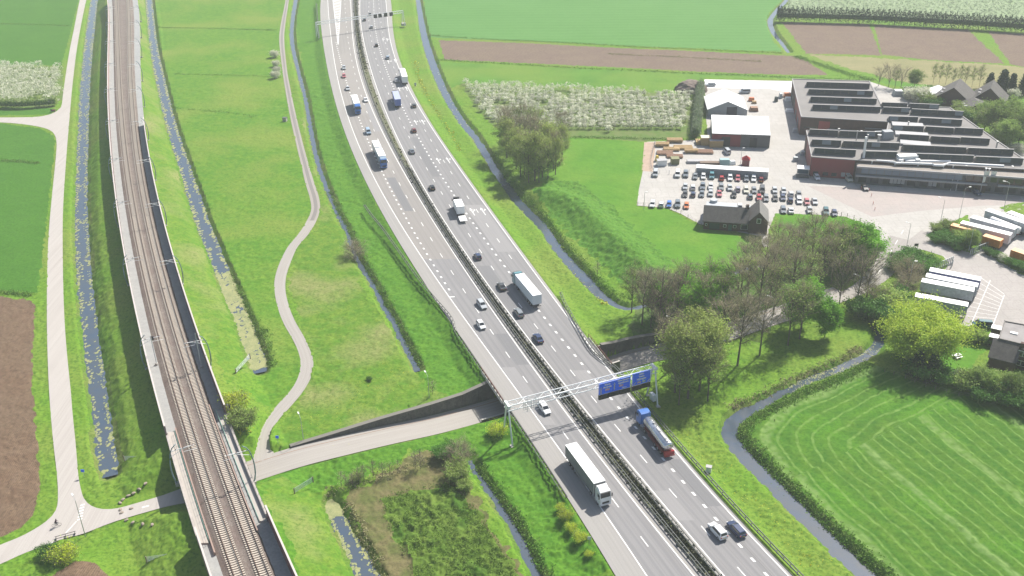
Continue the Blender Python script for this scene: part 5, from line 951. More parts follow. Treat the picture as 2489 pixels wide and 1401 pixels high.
MB().tube([(0, 0, 2.3), (0, .3, 2.3), (0, Lt-.3, 2.3), (0, Lt, 2.3)], 1.15, 16).out('tank', m_roofw, tt, smooth=True); MB().box((0, Lt/2, 1.0), (1.1, Lt, .3)).out('chassis', PM['dark red'], tt); [wheel(tt, sg*1., 1.5+1.3*k, .5, .36) for sg in (-1, 1) for k in range(3)]
# marks on the trailer sides (the sides turned to the viewer)
for o in COL.objects:
    l = o.get('label') or ''
    if 'blue oval badge' in l:
        M_ = pm('badge_blue', (.06,.22,.42), .6); n = 20; s = 1
        MB().add([(s*(1.285+k*.02), 8.3+1.9*math.cos(q*2*math.pi/n), 2.9+.62*math.sin(q*2*math.pi/n)) for k in (0, 1) for q in range(n)], [list(range(n, 2*n))]+[[q, (q+1) % n, n+(q+1) % n, n+q] for q in range(n)]).out('badge', M_, o)
        text('ens', .9, (1.315, 8.7, 2.9), (math.pi/2, 0, math.pi/2), m_roofw, o)
    if 'purple lettering' in l:
        M_ = pm('purple_print', (.10,.05,.28), .6); text('transport', 1.0, (1.30, 4.6, 2.8), (math.pi/2, 0, math.pi/2), M_, o); MB().box((1.295, 11.3, 3.3), (.03, 2.2, .9)).out('purple_panel', M_, o)
# ================================================================== buildings
m_roof = mat('bitumen_roof', (.165,.158,.156), .9, col2=(.20,.192,.188), scale=.12, fine=(.9,(.19,.17,.155),.6), wave=(.33,.0,(.20,.185,.17),.3,.8))
m_brick = mat('dark_brick', (.10,.055,.045), .9, col2=(.075,.045,.038), scale=.8, fine=(5,(.07,.05,.045),.6)); m_redw = mat('red_cladding', (.20,.02,.03), .6, col2=(.19,.035,.04), scale=.2, wave=(1.2,0,(.17,.03,.035),.5,0.))
m_skg = pm('skylight_glass', (.018,.03,.042), .3, spec=.35, var=0); m_sfr = pm('skylight_frame', (.05,.055,.06), .6); m_pale = pm('pale_fascia', (.33,.325,.335), .6); m_whitep = pm('white_paint', (.76,.76,.75), .5, var=.06); m_gwall = pm('grey_cladding', (.085,.085,.095), .6)
def P3(px, py, z): p = W(px, py, z); return np.array([p[0], p[1], z])
ZR = LAND+7.2
fa = root('factory', (0, 0, 0), 0, 'long low factory with grey flat roof, rows of sawtooth skylights and dark red walls', 'factory')
FO = [(1926,193),(2113,198),(2143,258),(2308,262),(2420,341),(2512,404),(2516,414),(2080,390),(1973,382),(1960,318),(2154,326),(2160,297),(1948,285)]
FW = [tuple(W(x, y, ZR)) for x, y in FO]
MB().prism(FW, LAND, ZR-.02, 0, 1).out('walls', [m_brick, m_roof], fa)
ed = MB(); n_ = len(FW)
for i in range(n_):
    a, b = np.array(FW[i]), np.array(FW[(i+1) % n_]); d = b-a; ed.box(((a+b)[0]/2, (a+b)[1]/2, ZR+.08), (np.linalg.norm(d)+.0, .4, .3), math.atan2(d[1], d[0]))
ed.out('roof_edge', pm('grey_roof_edge', (.24,.235,.235), .7), fa)
def wallpanel(parent, a, b, z0, z1, M, nm, off_=.05, t0=0., t1=1.):
    a, b = np.array(a[:2]), np.array(b[:2]); d = (b-a)/np.linalg.norm(b-a); n_ = np.array([d[1], -d[0]]); A = a+(b-a)*t0+n_*off_; B = a+(b-a)*t1+n_*off_
    return MB().box(((A+B)[0]/2, (A+B)[1]/2, (z0+z1)/2), (float(np.linalg.norm(B-A)), .08, z1-z0), math.atan2(d[1], d[0])).out(nm, M, parent)
iS = (FW[8], FW[7]); wallpanel(fa, *iS, LAND+.1, ZR-.1, m_redw, 'red_wall', .05, .01, .99)
for t in (.08, .3, .5): wallpanel(fa, *iS, LAND+.8, LAND+2.0, m_glass, 'window', .11, t, t+.12)
for t in (.72, .83): wallpanel(fa, *iS, LAND+.9, LAND+2.4, m_pale, 'window', .11, t, t+.09)
iN = (FW[12], FW[11]); wallpanel(fa, *iN, LAND+.1, LAND+6., pm('red_door', (.30,.05,.045), .6), 'gate_door', .05, .21, .34); wallpanel(fa, *iN, LAND+3, LAND+3.5, m_glass, 'window', .05, .04, .18)
wallpanel(fa, FW[9], FW[8], LAND+.1, ZR-.1, m_redw, 'red_wall', .05, .3, .99); wallpanel(fa, FW[0], FW[12], LAND+.1, ZR-.1, m_redw, 'red_wall', .05, .45, .99)
for t in (.05, .2, .35, .55, .75): wallpanel(fa, FW[0], FW[12], LAND+.1, LAND+3.6, m_gwall, 'roller_door', .12, t, t+.09)
SK = [(1960,212,2113,216.5),(1965,230,2121,235),(1970,248.5,2130,254),(1975,268,2139,274),(2143,263,2204,265),(2209,265.5,2281,268.5),(2146,274.5,2210,277),(2215,279,2340,285.5),(2160,297,2230,299),(2236,300.6,2337,306),(2169,319.6,2244,322),(2249,322,2316,326),(2320,325,2388,328.5),(2185,341,2257,345),(2262,346,2331,350),(2334,348.5,2404,352.5),(2194,367,2347,374),(2352,375,2462,379),(2098,383,2180,385),(2228,389,2365,394),(2371,396,2485,401),(1967,329,2036,332.4),(2040,333,2149,336.5),(1973,354,2043.5,357),(2049,358,2185,363.5),(1978.5,375,2079,380.4)]
for x0, y0, x1, y1 in SK:
    a, b = W(x0, y0, ZR), W(x1, y1, ZR); d = (b-a)/np.linalg.norm(b-a); n_ = np.array([-d[1], d[0]]); L_ = float(np.linalg.norm(b-a)); H_ = 2.15; D_ = 3.6
    V = [(*a, ZR-.02), (*b, ZR-.02), (*(b+n_*.35), ZR+H_), (*(a+n_*.35), ZR+H_), (*(a+n_*D_), ZR-.02), (*(b+n_*D_), ZR-.02)]
    s_ = MB().add(V, [[0, 1, 2, 3]], 0).add([], [], 0); k = len(s_.v)-6; s_.f += [[k+3, k+2, k+5, k+4], [k, k+3, k+4], [k+1, k+5, k+2]]; s_.m += [1, 1, 1]; so_ = s_.out('skylight', [m_sfr, m_roof], fa)
    rdg = MB(); c = (a+b)/2+n_*.45; rdg.box((c[0], c[1], ZR+H_+.06), (L_+.2, .45, .12), math.atan2(d[1], d[0])); rdg.out('skylight_ridge', pm('ridge_grey', (.27,.265,.265), .6), fa)
    N_ = max(2, int(L_/3.1))
    for q in range(N_):
        A, B = a+d*(L_*(q+.05)/N_), a+d*(L_*(q+.95)/N_); z0, z1 = ZR+.55, ZR+H_-.12; f0, f1 = .35*(.57/H_), .35*((H_-.12)/H_); o_n = -n_*.03
        MB().add([(*(A+n_*f0+o_n), z0), (*(B+n_*f0+o_n), z0), (*(B+n_*f1+o_n), z1), (*(A+n_*f1+o_n), z1), (*(A+n_*f0), z0), (*(B+n_*f0), z0), (*(B+n_*f1), z1), (*(A+n_*f1), z1)], [[0, 1, 2, 3], [0, 4, 5, 1], [3, 2, 6, 7], [0, 3, 7, 4], [1, 5, 6, 2]]).out('pane', m_skg if (q*7+int(x0)) % 9 else pm('pale_blind', (.16,.20,.23), .4), so_)
# courtyard sheds, roof equipment
cs = root('courtyard_shed', (0, 0, 0), 0, 'low pale roofed shed in the courtyard between the two factory wings', 'shed'); MB().prism([tuple(W(x, y, LAND+3.2)) for x, y in [(2008,302),(2100,310),(2103,318),(2012,316)]], LAND, LAND+3.2, 0, 1).out('walls', [m_gwall, pm('pale_grey_roof', (.42,.415,.41), .7)], cs)
MB().prism([tuple(W(x, y, LAND+4.4)) for x, y in [(2098,301),(2160,305),(2164,316),(2103,312)]], LAND, LAND+4.4, 0, 1).out('annex', [m_gwall, m_pale], cs)
for x0, y0, x1, y1 in [(2168,301.5,2244,306),(2176,324,2256,329.5),(2188,346,2262,352)]:
    a, b = W(x0, y0, ZR+.5), W(x1, y1, ZR+.5); d = b-a; c = (a+b)/2; MB().box((c[0], c[1], ZR+.4), (float(np.linalg.norm(d)), 4.2, .8), math.atan2(d[1], d[0])).out('light_strip', pm('ribbed_light_strip', (.29,.295,.31), .5), fa)
def on_roof(px, py): p = W(px, py, ZR); return p[0], p[1]
for px, py, h, r in [(2081,342,3.5,.18),(2108,343,2.2,.22),(2134,352,3.5,.5),(2420,366,3.2,.28),(2206,312,2.4,.22),(2041,302,2.,.3),(2096,306,1.8,.3)]:
    x, y = on_roof(px, py); z_ = ZR if px not in (2041, 2096) else LAND+3.2; c = MB(); c.tube([(x, y, z_), (x, y, z_+h)], r, 8); c.tube([(x, y, z_+h), (x, y, z_+h+.25)], r*1.5, 8); c.out('chimney', pm('grey_flue', (.38,.38,.38), .5, .4), fa)
st = MB(); a, b = on_roof(2099, 384), None; st.tube([(a[0], a[1], ZR), (a[0], a[1]+.5, ZR+7.5)], .42, 10); st.out('white_stack', m_whitep, fa)
x, y = on_roof(2155, 336); u = MB(); u.box((x, y, ZR+1.4), (4.2, 3.2, 2.8), .1, top=.8); u.out('filter_unit', pm('grey_unit', (.25,.27,.29), .6), fa); u = MB(); u.box((x-3, y+7, ZR-1.4), (3, 2.4, 1.4), .3); u.tube([(x-6, y+6, ZR-1.2), (x-1, y+8, ZR-.6), (x+1, y+2, ZR+1.5)], .6, 8); u.out('white_duct', m_whitep, fa)
# office front
ZO = LAND+6.3; of = root('office_building', (0, 0, 0), 0, 'long two storey office front with blue windows, pale fascia and gravel roof', 'office building')
OW = [tuple(W(x, y, ZO)) for x, y in [(2083,405),(2520,435)]]; a, b = np.array(OW[0]), np.array(OW[1]); d = (b-a)/np.linalg.norm(b-a); n_ = np.array([-d[1], d[0]]); LO = float(np.linalg.norm(b-a)); DO = 7.0
MB().prism([tuple(a), tuple(b), tuple(b+n_*DO), tuple(a+n_*DO)], LAND, ZO, 0, 1).out('walls', [m_gwall, mat('gravel_roof', (.30,.265,.235), .95, col2=(.25,.225,.20), scale=.4, fine=(2.5,(.20,.18,.16),.7))], of)
rz_ = math.atan2(d[1], d[0])
def front(t0, t1, z0, z1, M, nm, o_=.06, th=.1, parent=of): 
    A, B = a+d*LO*t0-n_*o_, a+d*LO*t1-n_*o_; return MB().box(((A+B)[0]/2, (A+B)[1]/2, (z0+z1)/2), (float(np.linalg.norm(B-A)), th, z1-z0), rz_).out(nm, M, parent)
front(0, 1, ZO-.45, ZO+.12, m_pale, 'fascia', .1, .3); front(0, .74, LAND+2.95, LAND+3.45, m_pale, 'canopy', .5, 1.0); front(.80, 1, LAND+2.95, LAND+3.4, m_pale, 'canopy', .5, 1.0)
mbw = pm('blue_office_glass', (.10,.15,.21), .2, spec=.7, var=0)
for k in range(13): front(.03+k*.044, .03+k*.044+.041, LAND+4.0, ZO-.5, mbw, 'upper_window')
for k in range(4): front(.20+k*.022, .2185+k*.022, LAND+1.1, LAND+2.7, m_pale, 'lowered_blind')
for k in range(2): front(.42+k*.024, .441+k*.024, LAND+1.1, LAND+2.7, m_pale, 'lowered_blind')
for k in range(8): front(.62+k*.045, .655+k*.045, LAND+4.0, ZO-.6, m_glass, 'upper_window')
for k in range(14): front(.02+k*.07, .065+k*.07, LAND+.7, LAND+2.6, m_glass, 'ground_window', .03)
front(.62, .74, LAND+.1, ZO-.5, m_brick, 'brick_bay', .03); front(.8, .99, LAND+3.5, ZO-.5, m_brick, 'brick_bay', .02)
du = MB(); pr = lambda px, py, z: (*W(px, py, z), z)
du.tube([pr(2130,391,ZO+1), pr(2170,394,ZO+1), pr(2178,397,ZO+1), pr(2190,397,ZO+1)], .42, 8); du.tube([pr(2185,384,ZO+1), pr(2192,397,ZO+1), pr(2265,399.5,ZO+1), pr(2270,402,ZO+1), pr(2290,403,ZO+1), pr(2308,397,ZO+1), pr(2440,404,ZO+1)], .45, 8); du.tube([pr(2200,392,ZO+1), pr(2310,393,ZO+1)], .5, 8)
x, y = W(2208, 391, ZO+1); du.box((x, y+1.5, ZO+1.9), (6.6, 2.6, 1.3), .05); du.box((x-2.9, y, ZO+.9), (1.4, 2.4, 1.8), .05); du.box((x+2.9, y, ZO+.9), (1.4, 2.4, 1.8), .05); du.out('roof_duct', m_whitep, of)
for px, py in [(2119,398),(2175,402),(2231,405),(2293,408),(2316,409),(2348,410),(2396,416),(2404,417),(2460,411),(2436,403)]:
    x, y = W(px, py, ZO); c = MB(); c.tube([(x, y, ZO), (x, y, ZO+.8)], .16, 8); c.tube([(x, y, ZO+.8), (x, y, ZO+1.05)], .42, 8); c.out('roof_vent', m_whitep, of)
cn = root('entrance_canopy', (*W(1953, 408, LAND+3), LAND), rz_, 'small white roofed glass shelter at the corner of the red factory wall', 'canopy'); MB().box((0, 0, 3.1), (4.2, 3.6, .25)).out('roof', m_whitep, cn); [MB().box((x, y, 1.5), (.14, .14, 3.)).out('post', m_pale, cn) for x in (-1.9, 1.9) for y in (-1.6, 1.6)]; MB().box((0, 1.6, 1.4), (3.6, .06, 2.4)).out('glass_panel', mbw, cn); MB().box((0, -1.7, .45), (4.6, 1.6, .9)).out('ramp_wall', m_gwall, cn)
# red and grey warehouse
ZW = LAND+5.; wq = [np.array(W(x, y, ZW)) for x, y in [(1731,325),(1873,330),(1868,284),(1729,280)]]; wh = root('warehouse', (0, 0, 0), 0, 'pale roofed warehouse, its front half red and half grey with two open doors', 'warehouse')
MB().prism([tuple(p) for p in wq], LAND, ZW, 0, 1).out('walls', [m_gwall, m_whitep], wh); wallpanel(wh, wq[0], wq[1], LAND+.1, ZW-.25, m_redw, 'red_front', .05, 0, .5)
for t0, t1 in ((.17, .32), (.66, .78)): wallpanel(wh, wq[0], wq[1], LAND+.05, LAND+3.9, m_black, 'door_opening', .10, t0, t1)
c0, c1 = wq[0], wq[1]; dd = (c1-c0)
for q in range(12):
    A, B = c0+dd*(q/12), c0+dd*((q+.97)/12); A2, B2 = wq[3]+(wq[2]-wq[3])*(q/12), wq[3]+(wq[2]-wq[3])*((q+.97)/12)
    MB().prism([tuple(A), tuple(B), tuple(B2), tuple(A2)], ZW+.01, ZW+.12, 0).out('roof_sheet', m_whitep if q < 6 and q != 3 else (pm('bright_roof', (.85,.85,.84), .5, var=0) if q == 3 else pm('grey_white_roof', (.56,.57,.57), .6)), wh)
for q in (.66, .87):
    for v in np.linspace(.15, .85, 6): c = c0+dd*q+(wq[3]-c0)*v; MB().box((c[0], c[1], ZW+.15), (2.6, .35, .08), math.atan2(dd[1], dd[0])).out('roof_light', pm('roof_slot', (.30,.31,.32), .5), wh)
# white marquee
def gabled(nm, label, cat, A, B, L_, eh, rh, mats, parent=None, eave=.3, z=LAND):
    """gable front from A to B, ridge running back L_ metres"""
    A, B = np.array(A), np.array(B); d = (B-A)/np.linalg.norm(B-A); n_ = np.array([-d[1], d[0]]); M_ = (A+B)/2; r_ = root(nm, (0, 0, 0), 0, label, cat); A2, B2, M2 = A+n_*L_, B+n_*L_, M_+n_*L_
    V = [(*A, z), (*B, z), (*B2, z), (*A2, z), (*A, z+eh), (*B, z+eh), (*B2, z+eh), (*A2, z+eh), (*M_, z+rh-.05), (*M2, z+rh-.05)]
    MB().add(V, [[0, 1, 5, 8, 4], [1, 2, 6, 5], [2, 3, 7, 9, 6], [3, 0, 4, 7]]).out('wall', mats[0], r_)
    sl_ = (rh-eh)/(np.linalg.norm(B-A)/2); Ae, Be = A-d*eave, B+d*eave; e2 = n_*eave; ez = z+eh-eave*sl_
    for s0, s1 in ((Ae, M_), (M_, Be)):
        z0, z1 = (ez, z+rh) if s0 is Ae else (z+rh, ez); V = [(*(s0-e2), z0), (*(s1-e2), z1), (*(s1+n_*L_+e2), z1), (*(s0+n_*L_+e2), z0)]; V += [(v[0], v[1], v[2]+.16) for v in V]
        MB().add(V, [[4, 5, 6, 7], [3, 2, 1, 0], [0, 1, 5, 4], [1, 2, 6, 5], [2, 3, 7, 6], [3, 0, 4, 7]]).out('roof', mats[1], r_)
    return r_, A, B, d, n_
A_, B_ = W(1719, 284, LAND), W(1815, 285, LAND)
mq, A, B, d_, nn_ = gabled('marquee', 'white marquee with a bright pitched roof and grey front behind the warehouse', 'marquee', A_, B_, float(np.linalg.norm(W(1760,219,LAND+6.2)-W(1767,250,LAND+6.2))), 3., 6.4, (pm('marquee_grey', (.30,.32,.34), .7), m_whitep), eave=.2)
wallpanel(mq, A, B, LAND, LAND+4.2, pm('dark_doorway', (.05,.05,.07), .7), 'doorway', .06, .48, .74); wallpanel(mq, A, B, LAND+.6, LAND+2., m_pale, 'window_strip', .06, .2, .4)
# brick farmhouse
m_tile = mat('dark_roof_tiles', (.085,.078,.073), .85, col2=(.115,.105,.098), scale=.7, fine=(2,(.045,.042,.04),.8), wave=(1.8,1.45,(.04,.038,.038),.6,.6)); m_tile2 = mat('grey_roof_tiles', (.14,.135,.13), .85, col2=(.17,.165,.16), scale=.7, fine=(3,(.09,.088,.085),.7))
fh = root('farmhouse', (0, 0, 0), 0, 'old dark brick farmhouse with a long tiled roof and a gabled cross wing', 'house'); z1, z2 = LAND+3.0, LAND+6.2
e0, e1 = W(1711, 536, z1), W(1821, 543.5, z1); d = (e1-e0)/np.linalg.norm(e1-e0); n_ = np.array([-d[1], d[0]]); LF = float(np.linalg.norm(e1-e0)); hw = 4.3
V = [(*e0, LAND), (*e1, LAND), (*(e1+n_*hw*2), LAND), (*(e0+n_*hw*2), LAND), (*e0, z1), (*e1, z1), (*(e1+n_*hw*2), z1), (*(e0+n_*hw*2), z1), (*(e0+n_*hw), z2-.1), (*(e1+n_*hw), z2-.1)]
MB().add(V, [[0, 1, 5, 4], [1, 2, 6, 9, 5], [2, 3, 7, 6], [3, 0, 4, 8, 7]]).out('wall', m_brick, fh)
def roofslab(parent, q, M, th=.18, nm='roof'):
    V = [tuple(p) for p in q]; V += [(v[0], v[1], v[2]+th) for v in V]; return MB().add(V, [[4, 5, 6, 7], [3, 2, 1, 0], [0, 1, 5, 4], [1, 2, 6, 5], [2, 3, 7, 6], [3, 0, 4, 7]]).out(nm, M, parent)
g = .4; zz = z1-.3
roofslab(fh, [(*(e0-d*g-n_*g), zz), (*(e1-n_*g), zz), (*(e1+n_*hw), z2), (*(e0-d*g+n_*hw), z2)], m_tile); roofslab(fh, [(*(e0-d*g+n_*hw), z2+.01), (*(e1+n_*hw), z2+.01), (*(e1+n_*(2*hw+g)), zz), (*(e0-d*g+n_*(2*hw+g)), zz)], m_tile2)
def fwin(t, w, z0, z1_, M, nm, frame=True):
    c = e0+d*LF*t-n_*.05; r2 = math.atan2(d[1], d[0])
    if frame: f_ = MB().box((c[0], c[1], (z0+z1_)/2), (w+.14, .08, z1_-z0+.14), r2).out(nm, m_whitep, fh); c = c-n_*.05; MB().box((c[0], c[1], (z0+z1_)/2), (w, .05, z1_-z0), r2).out('pane', M, f_)
    else: MB().box((c[0], c[1], (z0+z1_)/2), (w, .08, z1_-z0), r2).out(nm, M, fh)
fwin(.24, 3.2, LAND+.3, LAND+2.3, pm('dark_green_glass', (.02,.045,.05), .3), 'barn_window', False); fwin(.47, .8, LAND+1.2, LAND+2.0, m_glass, 'window'); fwin(.59, 1.1, LAND+.1, LAND+2.2, pm('green_door', (.05,.10,.09), .6), 'door', False); fwin(.69, .8, LAND+1.2, LAND+2.0, m_glass, 'window'); fwin(.90, 1.9, LAND+.9, LAND+2.4, m_glass, 'window'); fwin(.06, .5, LAND+1.3, LAND+1.9, m_glass, 'window')
wa = e1-n_*.9; wb = wa+d*5.6; M_ = (wa+wb)/2; z3, z4 = LAND+4.2, LAND+7.2; LW = 10.2; V = [(*wa, LAND), (*wb, LAND), (*(wb+n_*LW), LAND), (*(wa+n_*LW), LAND), (*wa, z3), (*wb, z3), (*(wb+n_*LW), z3), (*(wa+n_*LW), z3), (*M_, z4-.06), (*(M_+n_*LW), z4-.06)]
MB().add(V, [[0, 1, 5, 8, 4], [1, 2, 6, 5], [2, 3, 7, 9, 6], [3, 0, 4, 7]]).out('wing_wall', m_brick, fh)
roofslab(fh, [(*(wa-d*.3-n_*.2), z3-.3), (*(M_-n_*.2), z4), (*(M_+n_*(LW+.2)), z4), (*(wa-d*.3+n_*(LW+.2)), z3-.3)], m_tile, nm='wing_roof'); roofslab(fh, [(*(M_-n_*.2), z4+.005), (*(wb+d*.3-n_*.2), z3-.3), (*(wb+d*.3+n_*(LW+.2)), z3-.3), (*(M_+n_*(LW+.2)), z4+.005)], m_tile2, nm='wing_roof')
c = M_-n_*.05; f_ = MB().box((c[0], c[1], LAND+4.4), (1.3, .08, 1.6), math.atan2(d[1], d[0])).out('window', m_whitep, fh); c = c-n_*.05; MB().box((c[0], c[1], LAND+4.4), (1.0, .05, 1.3), math.atan2(d[1], d[0])).out('pane', m_glass, f_)
c = e1-d*.8+n_*hw*1.; MB().box((c[0], c[1], z2+.3), (.8, .8, 1.8)).out('chimney', m_brick, fh)
ls = root('lean_to_shed', (0, 0, 0), 0, 'shed with a pale metal roof standing behind the brick farmhouse', 'shed'); q = [W(x, y, LAND+3.6) for x, y in [(1716,502),(1792,507),(1792,495),(1718,490)]]; MB().prism([tuple(p) for p in q], LAND, LAND+3.6, 0, 1).out('walls', [m_gwall, pm('pale_blue_metal', (.36,.39,.42), .5)], ls)
x, y = W(1735, 488, LAND+4); MB().tube([(x, y, LAND), (x, y, LAND+4.4)], 1.2, 14).out('silo', pm('pale_blue_metal', (.36,.39,.42), .5), ls)
# flat roofed house at the lower right
zf, zl = LAND+6.0, LAND+3.0; hs = root('flat_roofed_house', (0, 0, 0), 0, 'brick house with a flat grey roof and a steep dark side roof beside the garden', 'house')
hq = [W(x, y, zf) for x, y in [(2428,824),(2520,846),(2530,798),(2442,782)]]; MB().prism([tuple(p) for p in hq], LAND, zf, 0, 1).out('walls', [m_brick, mat('flat_house_roof', (.22,.205,.20), .9, col2=(.26,.245,.24), scale=.4)], hs)
d = (hq[1]-hq[0])/np.linalg.norm(hq[1]-hq[0]); n_ = np.array([-d[1], d[0]]); r2 = math.atan2(d[1], d[0]); LH = float(np.linalg.norm(hq[1]-hq[0]))
for i in range(4): a_, b_ = hq[i], hq[(i+1) % 4]; c = (a_+b_)/2; MB().box((c[0], c[1], zf+.1), (float(np.linalg.norm(b_-a_))+.3, .3, .25), math.atan2((b_-a_)[1], (b_-a_)[0])).out('roof_edge', pm('dark_roof_edge', (.10,.09,.085), .7), hs)
A, B = hq[0]-d*1.2, hq[0]+d*5.2; roofslab(hs, [(*(A-n_*4.6), zl-.2), (*(B-n_*4.6), zl-.2), (*(B-n_*.05), zf-.1), (*(A-n_*.05), zf-.1)], m_tile, nm='side_roof'); MB().prism([tuple(p) for p in (A+d*.3-n_*4.2, B-d*.2-n_*4.2, B-d*.2-n_*.1, A+d*.3-n_*.1)], LAND, zl-.3, 0).out('side_walls', m_brick, hs)
A, B = B-n_*1.6, hq[1]-n_*1.6; MB().prism([tuple(p) for p in (A+d*.05, B, B+n_*1.5, A+d*.05+n_*1.5)], LAND, zf-.35, 0, 1).out('bay_walls', [m_brick, m_roof], hs)
for t in (.22, .62):
    for zc in (LAND+4.4, LAND+1.8):
        c = A+(B-A)*t-n_*.04; f_ = MB().box((c[0], c[1], zc), (2.2, .08, 1.5), r2).out('window', m_whitep, hs)
        for s_ in (-.52, .52): e_ = c+d*s_-n_*.05; MB().box((e_[0], e_[1], zc), (.92, .05, 1.26), r2).out('pane', m_glass, f_)
c = hq[0]+d*5.3-n_*.8; MB().box((c[0], c[1], zf-.2), (1.0, .9, 2.2), r2).out('chimney', m_brick, hs); c = (hq[0]+hq[2])/2; MB().box((c[0]-1.5, c[1], zf+.12), (1.7, .9, .25), r2).out('skylight', m_whitep, hs)
for px, py, lb in ((2423,797,'upper'), (2418,818,'lower')): x, y = W(px, py, LAND+2.4); q = root('garden_shed', (x, y, LAND), r2, lb+' of the two small white roofed sheds beside the flat roofed house', 'shed'); MB().box((0, 0, 1.2), (2.2, 1.8, 2.4)).out('walls', m_brick, q); MB().box((0, 0, 2.47), (2.5, 2.1, .14)).out('roof', m_whitep, q)
# far farmhouses among the trees
for (px, py), w_, L_, a_, eh, rh, lb in [((2310,262),16,14,.55,2.6,8.5,'big dark pyramid like farmhouse roof among the trees, left of the two'), ((2398,262),13,13,.5,2.6,8.2,'dark steep farmhouse roof among the trees, right of the two'), ((2376,284),16,8,.1,2.4,5.4,'low dark wing roof in front of the two far farmhouses')]:
    c = W(px, py, LAND); dd_ = np.array([math.cos(-a_), math.sin(-a_)]); r_, A, B, d, n_ = gabled('far_farmhouse', lb, 'house', c-dd_*w_/2, c+dd_*w_/2, L_, eh, rh, (m_brick, m_tile), eave=.6)
    for t in (.25, .6): q = A+n_*L_*t+d*w_*.2; MB().box((q[0], q[1], LAND+eh+(rh-eh)*.4+.3), (1.2, 1.1, .3), math.atan2(d[1], d[0])).out('roof_window', m_pale, r_)
c = W(2287, 243, LAND); gabled('white_roof_shed', 'small shed with a white pitched roof beside the far farmhouses', 'shed', c-np.array([4, 0]), c+np.array([4, -1]), 8, 2.4, 4., (m_gwall, m_whitep))
# long white shed, kiosk and yard clutter
a, b = W(1691, 425, LAND), W(1866, 436, LAND); d = b-a; r2 = math.atan2(d[1], d[0]); c = (a+b)/2; s_ = root('long_white_shed', (c[0], c[1], LAND), r2, 'long low white roofed shed wall behind the first row of parked cars', 'shed'); Ls = float(np.linalg.norm(d))
MB().box((0, 1.6, 1.3), (Ls, 3.2, 2.6)).out('walls', pm('shed_grey', (.27,.28,.30), .7), s_); [MB().box((-Ls/2+Ls*(k+.5)/8, 1.6, 2.68), (Ls/8-.05, 3.6, .14)).out('roof_sheet', m_whitep, s_) for k in range(8)]
x, y = W(1812, 402, LAND); k_ = root('red_kiosk', (x, y, LAND), r2, 'red wooden kiosk with a pointed red roof on the yard', 'kiosk'); MB().box((0, 0, 1.2), (2.6, 2.4, 2.4)).out('walls', PM['dark red'], k_); MB().box((0, 0, 3.1), (3., 2.8, 1.4), top=.05).out('roof', PM['red'], k_)
# ================================================================== trees and plants
m_bark = pm('bark', (.12,.10,.08), .9, scale=3, var=.4)
def leafmat(n, c, c2, tr=.35): return mat(n, c, .6, col2=c2, scale=.45, trans=tr, obj=True, spec=.2)
LM = {'bare': leafmat('bare_twigs', (.30,.255,.18), (.31,.29,.17), .3), 'green': leafmat('fresh_leaves', (.24,.50,.045), (.15,.38,.035), .45), 'dark': leafmat('dark_leaves', (.11,.25,.04), (.07,.18,.03)), 'yellow': leafmat('yellow_green_leaves', (.48,.58,.07), (.32,.46,.05), .4), 'spring': leafmat('budding_leaves', (.38,.46,.11), (.27,.36,.09), .4), 'olive': leafmat('olive_leaves', (.32,.43,.10), (.23,.34,.08)), 'grey': leafmat('grey_green_leaves', (.25,.31,.19), (.17,.22,.12)), 'purple': leafmat('purple_leaves', (.10,.03,.035), (.06,.02,.025), .2), 'conifer': leafmat('conifer_needles', (.022,.055,.022), (.03,.07,.025), .1), 'blossom': leafmat('white_blossom', (.72,.71,.60), (.46,.51,.33), .35), 'willow': leafmat('willow_leaves', (.30,.42,.10), (.20,.31,.07), .4), 'flower': leafmat('yellow_flowers', (.58,.68,.04), (.30,.44,.04), .3)}
def leaves(P, n, spread, size, rs, up=.4, squash=.8):
    idx = rs.randint(0, len(P), n); C = P[idx]+rs.normal(0, 1, (n, 3))*spread*np.array([1, 1, squash]); a = rs.normal(0, 1, (n, 3)); a[:, 2] *= (1-up); a /= np.linalg.norm(a, axis=1)[:, None]
    b = np.cross(a, rs.normal(0, 1, (n, 3))); b /= np.linalg.norm(b, axis=1)[:, None]; s = (size*rs.uniform(.6, 1.3, n))[:, None]
    V = np.stack([C-a*s, C+b*s*.7, C+a*s, C-b*s*.7], 1).reshape(-1, 3); return V, np.arange(n*4).reshape(-1, 4)
def twigs(P, D, n, ln, wd, rs):
    idx = rs.randint(0, len(P), n); C = P[idx]; a = D[idx]+rs.normal(0, .55, (n, 3)); a[:, 2] += .35; a /= np.linalg.norm(a, axis=1)[:, None]; b = np.cross(a, rs.normal(0, 1, (n, 3))); b /= np.linalg.norm(b, axis=1)[:, None]
    l = (ln*rs.uniform(.5, 1.3, n))[:, None]; C = C+rs.normal(0, .35, (n, 3)); V = np.stack([C-b*wd, C+b*wd, C+a*l], 1).reshape(-1, 3); return V, np.arange(n*3).reshape(-1, 3)
